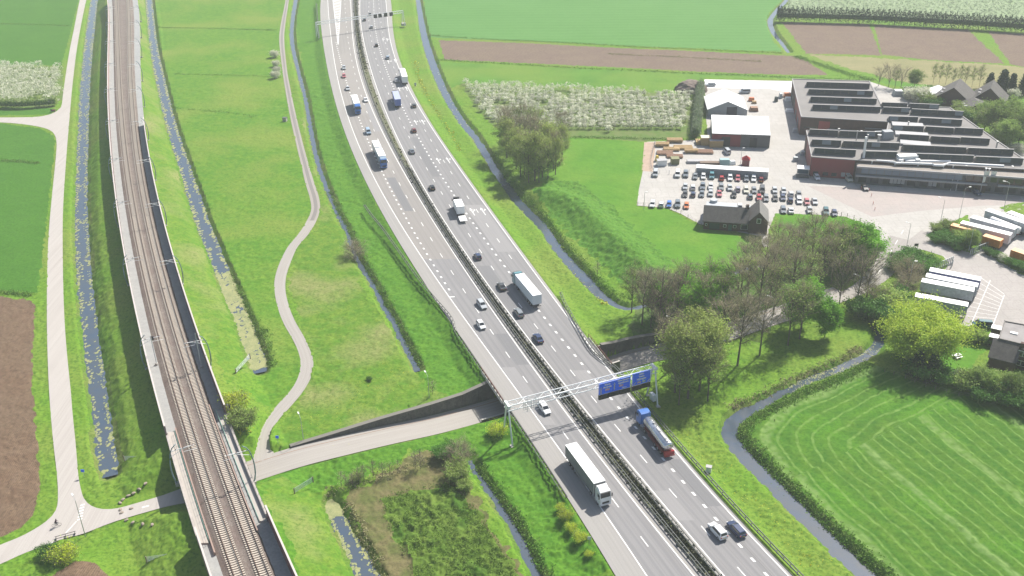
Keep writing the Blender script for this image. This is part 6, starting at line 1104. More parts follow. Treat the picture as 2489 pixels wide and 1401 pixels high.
def make_tree(name, key, H, R, base, seed, n_leaf=6000, n_twig=0, size=.3, nl=26, shape='egg', tr=.22, clump=.85, multi=1):
    rs = np.random.RandomState(seed); r_ = root(name, (0, 0, 0), 0, 'x', 'tree'); tk = MB(); AP, AD = [], []
    for t_ in range(multi):
        ox, oy = (rs.normal(0, R*.3, 2) if multi > 1 else (0, 0)); wob = rs.normal(0, .12, 2); tp = [(ox*.3+ox*.7*h/H+wob[0]*h*.15, oy*.3+oy*.7*h/H+wob[1]*h*.15, h) for h in np.linspace(-.4, H*.93, 7)]; tk.tube(tp, tr*(H/16 if H > 6 else .6)/multi**.5, 7, r2=.03)
        for k in range(max(5, nl//multi)):
            u = (k+.5)/max(5, nl//multi); h0 = base+(H*.9-base)*u**1.05; az = k*2.4+rs.uniform(-.4, .4)
            env = {'egg': math.sin(math.pi*min(1, .18+.80*u))**.8, 'round': math.sqrt(max(.05, 1-(2*u*.95-.9)**2)), 'cone': 1.03-u, 'fan': .45+.6*u*(1.25-u)*2}[shape]
            ln = R*env*rs.uniform(.75, 1.1); el = rs.uniform(.35, .9)+(.35 if shape in ('egg', 'fan') else 0); p0 = np.array([np.interp(h0, [q[2] for q in tp], [q[j] for q in tp]) for j in (0, 1)]+[h0*.86 if shape != 'cone' else h0]); dr = np.array([math.cos(az), math.sin(az), math.tan(el)*.8 if shape != 'cone' else -.15])
            e = p0+dr*ln*np.array([1, 1, 1]); e[2] = min(e[2], H*1.0-.2*rs.rand()); mid = (p0+e)/2+np.array([0, 0, -.06*ln]); tk.tube([p0, mid, e], max(.04, tr*.52*(1-u*.6)), 3, r2=.03, cap=False)
            for s in range(5):
                t = rs.uniform(.35, 1.); q = p0+(e-p0)*t; dv = (e-p0)/max(.1, np.linalg.norm(e-p0))+rs.normal(0, .6, 3)*np.array([1, 1, .7]); l2 = ln*rs.uniform(.22, .45); q2 = q+dv*l2; q2[2] = min(q2[2], H); tk.tube([q, q2], .055 if H > 8 else .03, 3, r2=.015, cap=False)
                for w in np.linspace(.1, 1, 5): AP.append(q+(q2-q)*w); AD.append(dv/np.linalg.norm(dv))
            AP.append(e); AD.append(dr/np.linalg.norm(dr))
    AP, AD = np.array(AP), np.array(AD); tk.out('trunk', m_bark, r_)
    if n_twig: V, F_ = twigs(AP, AD, n_twig, 1.25*H/18+.25, .03, rs); me = np_mesh('crown', V, F_); me.materials.append(LM['bare']); c_ = link('crown', me, r_)
    if n_leaf: V, F_ = leaves(AP, n_leaf, clump*R/6+.15, size, rs); V[:, 2] = np.maximum(V[:, 2], .15); me = np_mesh('crown' if not n_twig else 'young_leaves', V, F_); me.materials.append(LM[key]); link(me.name, me, r_)
    r_.hide_render = False; return r_
TP = {
 'bareA': make_tree('bare_tree', 'bare', 20, 4.6, 6.5, 1, 260, 1300, size=.2, nl=26, shape='egg'), 'bareB': make_tree('bare_tree', 'olive', 18, 4.2, 6, 2, 1100, 900, size=.2, nl=24), 'bareC': make_tree('bare_tree', 'bare', 13, 5.2, 2.4, 3, 0, 900, nl=24, shape='fan'),
 'sprA': make_tree('budding_tree', 'spring', 20, 4.2, 3, 4, 5200, 900, size=.22, nl=30), 'sprB': make_tree('budding_tree', 'willow', 15, 4.8, 2.5, 5, 8000, 1000, size=.26, nl=30, shape='round'),
 'grnA': make_tree('green_tree', 'green', 14, 4.2, 1.8, 6, 15000, 0, size=.23, nl=40, shape='egg', clump=.75), 'grnB': make_tree('green_tree', 'green', 10, 4.6, 1.2, 7, 14000, 0, size=.23, nl=34, shape='round', clump=.75),
 'yel': make_tree('yellow_green_tree', 'yellow', 11.5, 7., .8, 8, 42000, 0, size=.2, nl=70, shape='round', clump=.7, multi=3), 'con': make_tree('conifer', 'conifer', 9, 2.6, .5, 9, 5200, 0, size=.28, nl=50, shape='cone', clump=.6),
 'pur': make_tree('purple_tree', 'purple', 6, 2.4, 1., 10, 3200, 0, size=.22, nl=24, shape='round', clump=.6), 'shG': make_tree('shrub', 'dark', 3.2, 2.6, .15, 11, 4200, 0, size=.2, nl=26, shape='round', clump=.8, multi=2, tr=.1), 'shO': make_tree('shrub', 'olive', 3.6, 2.7, .15, 12, 3600, 1200, size=.19, nl=24, shape='round', clump=.8, multi=2, tr=.1),
 'shB': make_tree('bare_shrub', 'bare', 4.2, 2.7, .1, 13, 0, 3000, nl=30, shape='round', multi=3, tr=.09), 'shY': make_tree('flowering_shrub', 'flower', 2.6, 2.2, .1, 14, 2600, 900, size=.13, nl=22, shape='round', clump=.9, multi=2, tr=.06), 'shW': make_tree('blossom_shrub', 'blossom', 4., 2.4, .2, 15, 2600, 600, size=.2, nl=22, shape='round', clump=.8, tr=.1),
 'sap': make_tree('bare_sapling', 'bare', 5.5, .9, .5, 16, 0, 200, nl=12, shape='egg', tr=.09), 'thin': make_tree('thin_tree', 'olive', 11, 1.7, 2.5, 17, 260, 500, size=.2, nl=14, shape='egg', tr=.10)}
first_use = set(); ORDW = ['leftmost', 'second from the left', 'third from the left', 'fourth from the left', 'fifth from the left', 'sixth from the left', 'seventh from the left', 'eighth from the left', 'ninth from the left', 'tenth from the left', 'eleventh from the left', 'twelfth from the left', 'thirteenth from the left', 'fourteenth from the left', 'fifteenth from the left', 'sixteenth from the left', 'seventeenth from the left', 'eighteenth from the left', 'nineteenth from the left', 'twentieth from the left']
def plant(kind, px, py, sc, label, cat=None, group=None, rnd=None):
    x, y, z = G(px, py); rs = random.Random(int(px*31+py*7)); s = sc*rs.uniform(.94, 1.06); rz = rs.uniform(0, 6.28); p = TP[kind]; scl = (s*rs.uniform(.9, 1.1), s*rs.uniform(.9, 1.1), s)
    if kind not in first_use: first_use.add(kind); o = p; o.location = (x, y, z-.05); o.rotation_euler = (0, 0, rz); o.scale = scl
    else: o = dup(p, (x, y, z-.05), rz, scale=scl)
    o['label'] = label; o['category'] = cat or ('shrub' if kind.startswith('sh') else 'tree')
    if group: o['group'] = group
    return o
def grove(items, place, group):
    """items: (kind, px, py, scale); labels by kind and order from the left within the place"""
    kn = {'bareA': 'tall bare brown tree', 'bareB': 'slender bare tree', 'bareC': 'spreading bare tree', 'sprA': 'tall budding tree', 'sprB': 'pale budding tree', 'grnA': 'bright green tree', 'grnB': 'round green tree', 'yel': 'yellow green tree', 'con': 'dark conifer', 'pur': 'purple leaved tree', 'shG': 'dark green shrub', 'shO': 'olive green shrub', 'shB': 'bare brown shrub', 'shY': 'yellow flowering shrub', 'shW': 'white blossoming shrub', 'sap': 'thin bare sapling', 'thin': 'thin upright tree'}
    for k in sorted({i[0] for i in items}):
        L_ = sorted([i for i in items if i[0] == k], key=lambda i: i[1])
        for q, i in enumerate(L_): plant(k, i[1], i[2], i[3], '%s %s%s' % (kn[k], place, '' if len(L_) == 1 else ', '+(ORDW[q] if q < 20 else 'near the right end')), group=group if len(L_) > 1 else None)
grove([('bareA',1238,372,.95),('bareA',1262,392,.98),('bareA',1300,380,.95),('bareA',1322,402,.9),('bareA',1275,425,.95),('bareA',1345,415,.9),('bareB',1255,352,.95),('bareB',1290,358,.95),('sprA',1285,446,.95),('sprA',1300,440,1.0),('sprA',1265,430,.85),('bareB',1345,395,.95),('sprA',1318,432,.85),('bareB',1332,436,.85),('bareB',1310,446,.75),('sprA',1350,425,.8),('sprA',1232,385,.85),('sprA',1366,392,.8),('bareA',1360,370,.9),('sprA',1255,410,.9),('bareA',1225,350,.85),('sprA',1330,405,.95),('bareB',1310,360,.95),('bareA',1275,345,.9)], 'in the grove left of the meadow', 'trees of the grove beside the motorway ditch')
grove([('bareA',1560,790,.85),('bareA',1600,800,.9),('bareC',1575,755,1.),('bareA',1645,790,.9),('bareB',1535,760,.8),('bareA',1700,800,.9),('bareB',1755,790,.95),('bareA',1790,775,.95),('bareA',1840,770,.95),('bareB',1880,765,.95),('bareA',1720,755,.85),('bareA',1920,745,.95),('bareB',1960,740,.9),('bareA',1665,760,.8),('bareB',1815,740,.9),('bareA',1870,730,.9),('bareC',1610,840,1.),('bareC',1580,820,.95)], 'in the front of the wood', 'bare trees of the wood between the yard and the sunken road')
grove([('bareA',1800,715,.9),('bareA',1850,705,.9),('bareB',1895,700,.9),('bareA',1930,690,.9),('bareB',1965,690,.9),('bareA',1820,690,.85),('bareA',1990,700,.85),('bareB',2020,690,.9),('bareA',1905,655,.85),('bareB',1945,640,.85),('bareA',1970,645,.9),('bareB',2005,640,.85),('bareA',2035,650,.85),('bareB',2060,665,.8),('bareA',1885,640,.8)], 'at the back of the wood', 'bare trees at the back of the wood')
grove([('grnA',1600,775,.8),('grnA',1738,765,1.),('grnB',1690,780,1.),('grnA',1650,750,.75),('grnA',1948,800,1.),('grnA',1715,790,.9),('grnA',2004,822,.78),('grnB',1720,720,.9)], 'in the middle of the wood', 'green trees in the wood')
grove([('grnA',2050,640,.9),('grnA',2075,655,.95),('grnB',2095,650,1.),('grnB',2030,610,.9),('grnB',2085,625,.9)], 'beside the access road bend', 'green chestnut trees beside the access road')
grove([('sprA',1640,955,.98),('sprA',1672,968,1.),('sprA',1700,950,1.0),('sprA',1722,930,.95),('bareA',1655,925,.95),('sprA',1690,905,.98),('bareA',1625,905,.9),('bareB',1720,975,.85),('bareB',1650,985,.75)], 'in the dense clump beside the gantry', 'trees of the clump beside the sign gantry')
grove([('bareA',1747,884,1.),('bareA',1792,890,1.05),('bareA',1846,865,1.),('bareB',1915,840,1.05),('bareB',1943,823,1.),('bareC',2040,740,1.),('bareC',2083,738,1.15),('bareC',2106,722,1.1)], 'on the grass by the sunken road', 'bare trees on the grass beside the sunken road')
plant('yel', 2222, 868, 1.05, 'big round yellow green tree beside the parked trailers'); plant('pur', 2268, 868, 1., 'purple leaved small tree in front of the yellow green tree')
grove([('con',2225,915,.85),('con',2262,925,.8)], 'in front of the purple tree', 'dark conifers at the garden edge')
grove([('shG',2100,770,1.3),('shG',2135,780,1.4),('shB',2105,745,1.3),('shO',2150,745,1.3),('shG',2165,735,1.1),('shB',2210,690,1.45),('shB',2195,710,1.2),('shG',2150,800,1.),('shO',2180,770,1.1),('shG',2240,915,1.2),('shG',2290,930,1.)], 'near the parked trailers', 'shrubs beside the parked trailers')
grove([('shO',2345,945,1.1),('sprB',2370,948,.45),('sprB',2400,958,.48),('shG',2390,972,1.),('shO',2420,960,1.1),('shG',2440,978,1.),('sprB',2455,970,.48),('shG',2478,988,1.),('shO',2480,962,1.),('shO',2430,945,.9),('shW',2335,935,.8),('shG',2500,990,1.4)], 'in the hedge along the mown field', 'shrubs of the garden hedge along the mown field')
grove([('shO',2318,815,.6),('shO',2345,822,.7),('shO',2372,828,.75),('shG',2396,836,.5),('shO',2300,800,.8)], 'in the low hedge behind the garden', 'low hedge behind the garden')
grove([('shO',2275,565,.7),('shG',2290,580,.7),('shG',2310,595,.7),('shO',2330,585,.8),('shG',2348,600,.8),('shO',2300,560,.8),('sprB',2358,605,.45),('shG',2275,590,.6),('shG',2325,610,.5)], 'on the planted island with the flagpoles', 'shrubs on the planted island')
grove([('shG',2402,617,.5),('shG',2420,626,.5),('shW',2435,635,.5),('shG',2455,645,.55),('shG',2475,652,.55),('shG',2490,660,.6)], 'in the clipped hedge of the lorry park', 'clipped hedge in the lorry park')
grove([('shG',2175,655,1.),('shG',2195,640,1.),('shG',2215,632,.9),('shG',2235,640,.9),('shG',2255,652,.9),('shG',2205,655,1.),('shG',2230,660,1.)], 'in the dark hedge island', 'dark hedge beside the access road')
grove([('bareC',2135,210,.7),('bareC',2160,212,.75),('bareC',2190,214,.75),('sprB',2222,212,.6),('bareB',2175,214,.5)], 'behind the factory roof', 'small trees behind the factory')
grove([('thin',2268,204,1.),('thin',2282,205,.9),('thin',2298,206,1.),('thin',2314,207,.85),('thin',2330,208,1.),('thin',2345,209,.9),('thin',2362,211,1.),('thin',2380,212,1.)], 'in the row at the stubble field', 'thin trees in the row at the stubble field')
grove([('con',2402,222,1.),('con',2432,228,1.25),('con',2456,226,1.),('con',2487,228,1.1)], 'behind the far farmhouses', 'conifers behind the far farmhouses')
grove([('sprB',2415,335,1.05),('sprB',2450,325,1.),('sprB',2392,318,.85),('sprB',2475,350,.95),('sprB',2438,362,.8),('shW',2212,242,1.2),('shW',2232,250,1.3),('shO',2250,258,1.2),('shG',2262,262,1.1),('shW',2240,238,1.2),('shO',2330,275,1.1),('shO',2345,290,1.3),('shG',2365,300,1.3),('shW',2425,345,1.),('shW',2470,375,1.),('shO',2480,330,1.3),('shW',2462,240,1.)], 'around the far farmhouses', 'trees and shrubs around the far farmhouses')
plant('shB', 862, 632, 1.15, 'lone bare round bush beside the narrow ditch in the meadow'); plant('shB', 1112, 1128, 1.0, 'big dark bare bush at the head of the narrow ditch'); plant('shG', 1078, 1110, .8, 'dark green bush left of the big bare bush'); plant('shO', 1115, 1165, .8, 'green bramble bush in front of the big bare bush'); plant('shO', 1130, 1190, .55, 'small green bush below the bramble bush')
plant('shY', 570, 1000, 1.35, 'yellow flowering shrub against the railway bank'); plant('shO', 590, 1040, 1.1, 'pale green shrub below the yellow flowering one'); plant('shY', 155, 1362, 1.1, 'yellow green shrub at the farm road corner'); plant('shG', 120, 1355, .6, 'dark weed bush left of the yellow green shrub'); plant('shG', 898, 924, .22, 'small round rush tuft in the meadow')
plant('shY', 1210, 1055, .9, 'yellow shrub beside the left foot of the sign gantry'); plant('sap', 1452, 670, .9, 'slim bare tree beside the motorway ditch bend'); plant('bareC', 2205, 795, .3, 'tiny bare bush beside the garden lawn')
grove([('sap',830,1180,.8),('sap',842,1186,.7),('sap',858,1184,.8),('sap',872,1176,.9),('shO',866,1168,.45),('sap',885,1168,.9),('sap',908,1160,.9),('sap',930,1160,.8),('sap',948,1156,.8),('sap',968,1150,.7),('sap',1010,1142,1.),('sap',1022,1140,1.)], 'on the reedy bank below the sunken path', 'bare saplings on the reedy bank')
grove([('shY',1376,1258,.55),('shY',1390,1290,.5),('shY',1412,1315,.55),('shY',1362,1240,.4),('shY',1432,1350,.35)], 'on the verge below the white lorry', 'yellow shrubs on the motorway verge')
grove([('shW',668,140,.8),('shW',672,162,.7),('shW',673,178,.7),('shW',671,190,.8)], 'in the blossoming hedge beside the winding path', 'blossoming hedge beside the winding path')
plant('sap', 1053, 985, .8, 'thin bare bush beside the lamp in the meadow')
# hedge of pruned blossoming trees beside the marquee
def hedge(pts, w, h, label, key, n, size, seed, nm='hedge', z=LAND):
    rs = np.random.RandomState(seed); C = smooth_line(WP(pts, z), .8); i = rs.randint(0, len(C)-1, n); T = np.gradient(C, axis=0); T /= np.linalg.norm(T, axis=1)[:, None]; N_ = np.stack([-T[:, 1], T[:, 0]], 1); u = rs.uniform(-1, 1, n); v = rs.uniform(0, 1, n)**.6
    P = C[i]+N_[i]*(u*w/2*np.sqrt(1-.5*v**3))[:, None]; V = np.c_[P, z+v*h*(1-.25*u*u)*(1+.12*np.sin(i*1.9))]; Vv, F_ = leaves(V, n, .18, size, rs); me = np_mesh('foliage', Vv, F_); me.materials.append(LM[key]); r_ = root(nm, (*C[0], z), 0, label, 'hedge'); o = link('foliage', me, r_); o.location = (-C[0][0], -C[0][1], -z)
    co = MB(); q = C[::3]; co.tube([(p[0]-C[0][0], p[1]-C[0][1], h*.42) for p in q], min(w, h)*.36, 6); co.out('inner_branches', LM['dark'], r_); return r_
hedge([(1702,222),(1698,260),(1694,300),(1690,338)], 4.2, 5.5, 'tall grey green hedge between the orchard and the marquee', 'grey', 9000, .24, 3); hedge([(1888,52),(2100,58),(2300,68),(2489,80),(2640,92)], 3.5, 8., 'long dark windbreak hedge in front of the far orchard', 'conifer', 30000, .3, 4)
hedge([(-60,262),(0,262),(60,263),(142,256)], 3., 4.5, 'dark dense row of stems edging the left orchard', 'olive', 5000, .24, 5)
# orchards
def blossom_tree(seed, key='blossom'):
    rs = np.random.RandomState(seed); b = MB(); b.tube([(0, 0, 0), (0, 0, 1.6)], .08, 4, r2=.04)
    for k in range(5): a = k*1.25; b.tube([(0, 0, .8+k*.12), (math.cos(a)*1.1, math.sin(a)*1.1, 2.1+.2*k)], .04, 3, r2=.015, cap=False)
    P = np.array([(math.cos(a)*r, math.sin(a)*r, z) for a, r, z in zip(rs.uniform(0, 6.28, 40), rs.uniform(.1, 1.35, 40), rs.uniform(.9, 3.0, 40))]); V, F_ = leaves(P, 230, .26, .2, rs); n0 = len(b.v); b.v += [tuple(v) for v in V]; b.f += [[int(i)+n0 for i in f] for f in F_]; b.m += [1]*len(F_); me = b.mesh('orchard_tree'); me.materials.append(m_bark); me.materials.append(LM[key]); return me
OT = [blossom_tree(s) for s in (1, 2, 3)]; spots = []
o1 = POLYW([(1128,206),(1300,214),(1684,234),(1672,290),(1662,330),(1480,322),(1330,316),(1210,312),(1170,275),(1150,240)]); o2 = POLYW([(-60,160),(148,165),(150,225),(128,262),(-60,262)])
for P, a_, dx, dy in ((o1, -.07, 2.9, 4.3), (o2, .03, 2.6, 3.8)):
    c = P.mean(0); ca, sa = math.cos(a_), math.sin(a_)
    for i in range(-60, 61):
        for j in range(-40, 41):
            u, v = i*dx, j*dy; x, y = c[0]+u*ca-v*sa+random.uniform(-.4, .4), c[1]+u*sa+v*ca+random.uniform(-.5, .5)
            if in_poly(np.array([x]), np.array([y]), P)[0] and vnoise(np.array([x]), np.array([y]), 9, 31)[0] > .16: spots.append((x, y))
spots.sort(key=lambda p: p[1]); BIG = [[], []]
lab = 'white blossoming fruit tree in the orchard rows'
for k, (x, y) in enumerate(spots[:290]):
    lab = 'white blossoming fruit tree in the large orchard beside the factory yard' if x > 0 else 'white blossoming fruit tree in the small orchard left of the farm road'
    o = link('orchard_tree', OT[k % 3], None, (), lab, 'fruit tree', 'fruit trees of the large orchard' if x > 0 else 'fruit trees of the small orchard'); o.location = (x, y, LAND); o.rotation_euler = (0, 0, k*1.3); s = random.uniform(.95, 1.12); o.scale = (s*1.12, s*1.12, s*.8)
rs = np.random.RandomState(3); R_ = np.array(spots[290:]); n_ = len(R_); P = np.c_[np.repeat(R_, 12, 0)+rs.normal(0, .7, (n_*12, 2)), LAND+rs.uniform(1., 3.1, n_*12)]; V, F_ = leaves(P, n_*95, .35, .27, rs); me = np_mesh('orchard_trees', V, F_); me.materials.append(LM['blossom']); link('orchard_trees', me, kind='stuff', label='white blossoming fruit trees further back in the orchard rows', cat='fruit trees')
fo = POLYW([(1932,-30),(2640,-30),(2640,62),(2489,54),(2200,42),(1905,30)]); P = []
c = fo.mean(0)
for i in range(-90, 91):
    for j in range(-50, 51):
        u, v = i*3.4+j*.9, j*5.; P.append((c[0]+u, c[1]+v))
P = np.array(P); P = P[in_poly(P[:, 0], P[:, 1], fo)]; n_ = len(P); Q = np.c_[np.repeat(P, 3, 0)+rs.normal(0, .6, (n_*3, 2)), LAND+rs.uniform(.8, 2.4, n_*3)]; V, F_ = leaves(Q, min(n_*22, 90000), .5, .36, rs); me = np_mesh('far_orchard_trees', V, F_); me.materials.append(leafmat('pale_far_blossom', (.42,.48,.34), (.33,.40,.26))); link('far_orchard_trees', me, kind='stuff', label='rows of pale young fruit trees in the far orchard', cat='fruit trees')
# tall grass and reeds
m_reed = mat('tall_dark_grass', (.115,.25,.03), .9, col2=(.17,.27,.06), scale=.4, obj=False, trans=.2, spec=.1); m_reedd = mat('dry_reeds', (.36,.32,.19), .9, col2=(.24,.26,.10), scale=.4, trans=.2, spec=.1); m_yfl = mat('yellow_bloom', (.66,.60,.04), .8, col2=(.30,.38,.04), scale=.8, trans=.2); m_wst = mat('white_umbels', (.62,.62,.5), .8)
def reeds(pts, w, n, h, label, M, seed, z=None, r=.18, nm='tall_grass', off_=0.):
    rs_ = np.random.RandomState(seed); C = smooth_line(np.array([G(*p)[:2] for p in pts]), 1.); T = np.gradient(C, axis=0); T /= np.linalg.norm(T, axis=1)[:, None]; i = rs_.randint(0, len(C), n); N_ = np.stack([-T[:, 1], T[:, 0]], 1); xy = C[i]+N_[i]*(rs_.normal(0, w/3, n)+off_)[:, None]+rs_.normal(0, .5, (n, 2)); zz = heights(xy[:, 0], xy[:, 1])[0]
    P = np.c_[xy, zz+h*.2]; V, F_ = leaves(P, n*2, .2, r, rs_, up=.1); k = np.repeat(rs_.randint(0, n, n*2), 1); me = np_mesh(nm, V, F_); me.materials.append(M); link(nm, me, kind='stuff', label=label, cat='tall grass')
RD = [([(1200,378),(1230,425),(1275,482),(1330,535),(1375,598),(1440,668),(1490,715),(1550,738)], 2.4, 3600, .8, 'tall dark grass on the meadow side of the motorway ditch', m_reed),
 ([(2110,885),(2045,920),(1965,950),(1905,978),(1845,1010),(1812,1035),(1808,1065),(1832,1100),(1890,1160),(1945,1215),(2010,1278),(2075,1335),(2150,1401),(2200,1450)], 2.4, 8000, .7, 'tall grass on the canal bank edging the mown field', m_reed),
 ([(1775,990),(1850,965),(1930,925),(2010,890),(2090,850)], 1.4, 1100, .4, 'brown green reeds on the upper canal bank', m_reedd),
 ([(800,470),(835,540),(880,620),(915,690),(950,755),(990,830),(1020,890)], 1.6, 2600, .6, 'dark grass on the right bank of the narrow meadow ditch', m_reed),
 ([(1165,1140),(1215,1205),(1262,1275),(1310,1360),(1340,1420)], 1.6, 1800, .6, 'dark grass between the narrow ditch and the verge', m_reed),
 ([(640,800),(655,850),(662,890)], 1.5, 500, .7, 'dark grass at the end of the weedy ditch', m_reed), ([(560,670),(600,760),(630,810)], 1.3, 700, .6, 'dark grass on the right bank of the weedy ditch', m_reed),
 ([(795,1205),(850,1180),(920,1160),(1000,1135),(1030,1120)], 2.0, 520, .2, 'dead brown reeds around the bare saplings', m_reedd), ([(845,1225),(880,1290),(915,1370),(940,1420)], 1.2, 600, .2, 'green brown reeds on the right bank of the small pond', m_reedd),
 ([(1040,92),(1200,97),(1400,106),(1600,117),(1900,130)], 1.8, 2200, 1.0, 'reedy ditch in front of the wide crop field', m_reed), ([(1060,150),(1300,160),(1600,175),(1900,188),(2090,196)], 1.8, 2400, 1., 'reedy ditch below the far ploughed strip', m_reed),
 ([(1935,138),(2000,160),(2060,180),(2120,196)], 4., 1800, 1., 'dark green bank running to the factory corner', m_reed), ([(0,58),(80,60),(165,63)], 1., 500, .6, 'dark field ditch in the far left crop', m_reed), ([(-20,391),(40,393),(93,397)], 1.5, 600, .8, 'dark field ditch in the middle left crop', m_reed), ([(-20,711),(35,713),(72,718)], 1.4, 700, .9, 'dark ditch above the ploughed field', m_reed),
 ([(385,67),(520,70),(668,74)], 1.2, 800, .7, 'dark ditch line across the far meadow', m_reed), ([(425,180),(550,183),(680,188)], 1., 420, .5, 'faint ditch line across the meadow', m_reed), ([(405,270),(560,275),(620,285)], 2., 350, .4, 'darker grass streak across the meadow', m_reed),
 ([(1200,325),(1300,332),(1480,336),(1660,340)], 1.8, 1800, .9, 'grass ditch between orchard and meadow', m_reed), ([(1480,132),(1600,137),(1850,150)], 1.6, 900, .7, 'pale row of stalks on the far ploughed strip', m_reedd)]
for k, (p, w, n, h, lb, M_) in enumerate(RD): reeds(p, w, n, h, lb, M_, k+20)
reeds([(1325,560),(1370,625),(1405,670),(1440,710),(1470,740)], 1.1, 800, .5, 'line of yellow flowers along the motorway ditch', m_yfl, 60, r=.2, nm='yellow_flowers'); reeds([(1010,150),(1020,195),(1055,260),(1100,330),(1120,370)], .9, 380, .4, 'yellow flowers on the far motorway verge', m_yfl, 61, r=.28, nm='yellow_flowers')
reeds([(560,960),(580,1010),(600,1050)], 3, 260, .4, 'yellow flowers below the railway bridge', m_yfl, 62, r=.2, nm='yellow_flowers'); reeds([(720,1030),(820,1000),(900,950),(980,900)], 14, 520, .15, 'dandelions scattered in the triangular meadow', m_yfl, 63, r=.09, nm='yellow_flowers'); reeds([(1660,1060),(1720,1110),(1800,1190),(1900,1290),(1990,1380)], 5, 420, .3, 'yellow flowers on the verge beside the canal', m_yfl, 64, r=.12, nm='yellow_flowers')
def tufts_in(poly, n, r, h, label, M, seed, nm='weeds'):
    P = POLYW(poly); rs_ = np.random.RandomState(seed); lo, hi = P.min(0), P.max(0); xy = rs_.uniform(lo, hi, (n*3, 2)); xy = xy[in_poly(xy[:, 0], xy[:, 1], P)][:n]; xy = xy[vnoise(xy[:, 0], xy[:, 1], 3.2, seed) > .33]; zz = heights(xy[:, 0], xy[:, 1])[0]; V, F_ = leaves(np.c_[xy, zz+h], len(xy)*3, .3, r, rs_, up=.2); me = np_mesh(nm, V, F_); me.materials.append(M); link(nm, me, kind='stuff', label=label, cat='weeds')
m_bram = mat('bramble_leaves', (.15,.25,.035), .8, col2=(.10,.18,.028), scale=.5, trans=.25, spec=.15)
tufts_in([(925,1215),(1000,1190),(1080,1180),(1130,1200),(1180,1270),(1250,1380),(1290,1480),(1020,1480),(990,1360),(950,1290)] , 4200, .15, .26, 'thick green bramble patch in the reed litter', m_bram, 71, 'brambles'); 0 and tufts_in([(1300,465),(1335,448),(1400,455),(1470,515),(1560,590),(1630,650),(1590,690),(1520,690),(1430,610),(1350,540)], 5200, .34, .3, 'rank weeds covering the long grassy mound', m_reed, 72)
# ================================================================== gantries
m_gal = pm('white_grey_steel', (.74,.76,.76), .5, 0); m_blue = pm('sign_blue', (.02,.15,.92), .45, var=.03); m_sback = pm('black_signal_box', (.015,.015,.017), .6)
gl, gr = np.array([*W(1235, 1070, LAND), LAND]), np.array([*W(1585, 975, LAND), LAND]); ga_ = root('sign_gantry', tuple(gl), math.atan2((gr-gl)[1], (gr-gl)[0]), 'white lattice gantry carrying the big blue direction signs across the motorway', 'gantry'); LG = float(np.linalg.norm((gr-gl)[:2])); ZT = 7.6-LAND+.4; ZB = ZT-1.25
tr_ = MB(); ch = [(-.9, ZT), (.9, ZT), (-.9, ZB), (.9, ZB)]
for y, z in ch: tr_.tube([(-.4, y, z), (LG+.4, y, z)], .11, 6)
N_ = 16
for k in range(N_):
    x0, x1 = LG*k/N_, LG*(k+1)/N_
    for y in (-.9, .9): tr_.tube([(x0, y, ZB if k % 2 else ZT), (x1, y, ZT if k % 2 else ZB)], .055, 4, cap=False)
    for z in (ZT, ZB): tr_.tube([(x0, -.9 if k % 2 else .9, z), (x1, .9 if k % 2 else -.9, z)], .05, 4, cap=False)
    tr_.tube([(x0, -.9, ZT), (x0, .9, ZT)], .05, 4, cap=False)
tr_.out('truss', m_gal, ga_)
for x in (0, LG):
    MB().box((x, 0, ZT-.1), (.5, 2.5, .55)).out('cross_head', m_gal, ga_)
    for s in (-1, 1): MB().tube([(x, .5*s, ZT-.2), (x, 2.5*s, 0)], .19, 8).out('leg', m_gal, ga_); MB().box((x, 2.5*s, .05), (1., 1., .3)).out('foot', m_cop, ga_)
MB().box((LG, -.2, 1.3), (.8, 1.6, 1.7)).out('control_cabinet', m_gal, ga_)
ga_v = math.atan2((gr-gl)[1], (gr-gl)[0])
def lx(px, py, z): p = W(px, py, z); q = p-gl[:2]; return q[0]*math.cos(ga_v)+q[1]*math.sin(ga_v)
zt, zb_ = 7.9, 4.9; s0, s1, s2, s3 = lx(1448, 926, zt), lx(1525, 906, zt), lx(1527, 899, 8.3), lx(1573, 889, 8.3)
def panel(x0, x1, z0, z1, lab): 
    z0, z1 = z0-LAND, z1-LAND; r_ = root('direction_sign', tuple(gl), ga_v, lab, 'road sign'); MB().box(((x0+x1)/2, -1.15, (z0+z1)/2), (x1-x0, .12, z1-z0)).out('sign_panel', m_blue, r_)
    f = MB(); [f.box(((x0+x1)/2, -1.22, z), (x1-x0, .03, .09)) for z in (z0+.06, z1-.06)]; [f.box((x, -1.22, (z0+z1)/2), (.09, .03, z1-z0-.2)) for x in (x0+.06, x1-.06)]; f.out('border', m_whitep, r_); return r_, z0, z1
def arrow(r_, x, z0, z1, tilt=0, w=.14):
    a = MB(); c, s_ = math.cos(tilt), math.sin(tilt); h = z1-z0; Tt = lambda u, v: (x+u*c+v*s_, -1.225, z0-u*s_+v*c); P = [Tt(-w, 0), Tt(w, 0), Tt(w, h*.72), Tt(-w, h*.72)]; Q = [Tt(-w*2.6, h*.62), Tt(0, h*.82), Tt(w*2.6, h*.62), Tt(0, h)]
    for L_ in (P, Q): a.add(L_+[(p[0], p[1]+.03, p[2]) for p in L_], [[0, 1, 2, 3], [3, 2, 1, 0]])
    a.out('arrow', m_whitep, r_)
def stext(r_, s, size, x, z, M=m_whitep): text(s, size, (x, -1.235, z), (math.pi/2, 0, 0), M, r_, ext=.008)
def badge(r_, s, x, z, w, h, M, size): MB().box((x, -1.225, z), (w+.1, .02, h+.1)).out('badge_border', m_whitep, r_); MB().box((x, -1.245, z), (w, .02, h)).out('road_badge', M, r_); text(s, size, (x, -1.265, z), (math.pi/2, 0, 0), m_whitep, r_, ext=.006)
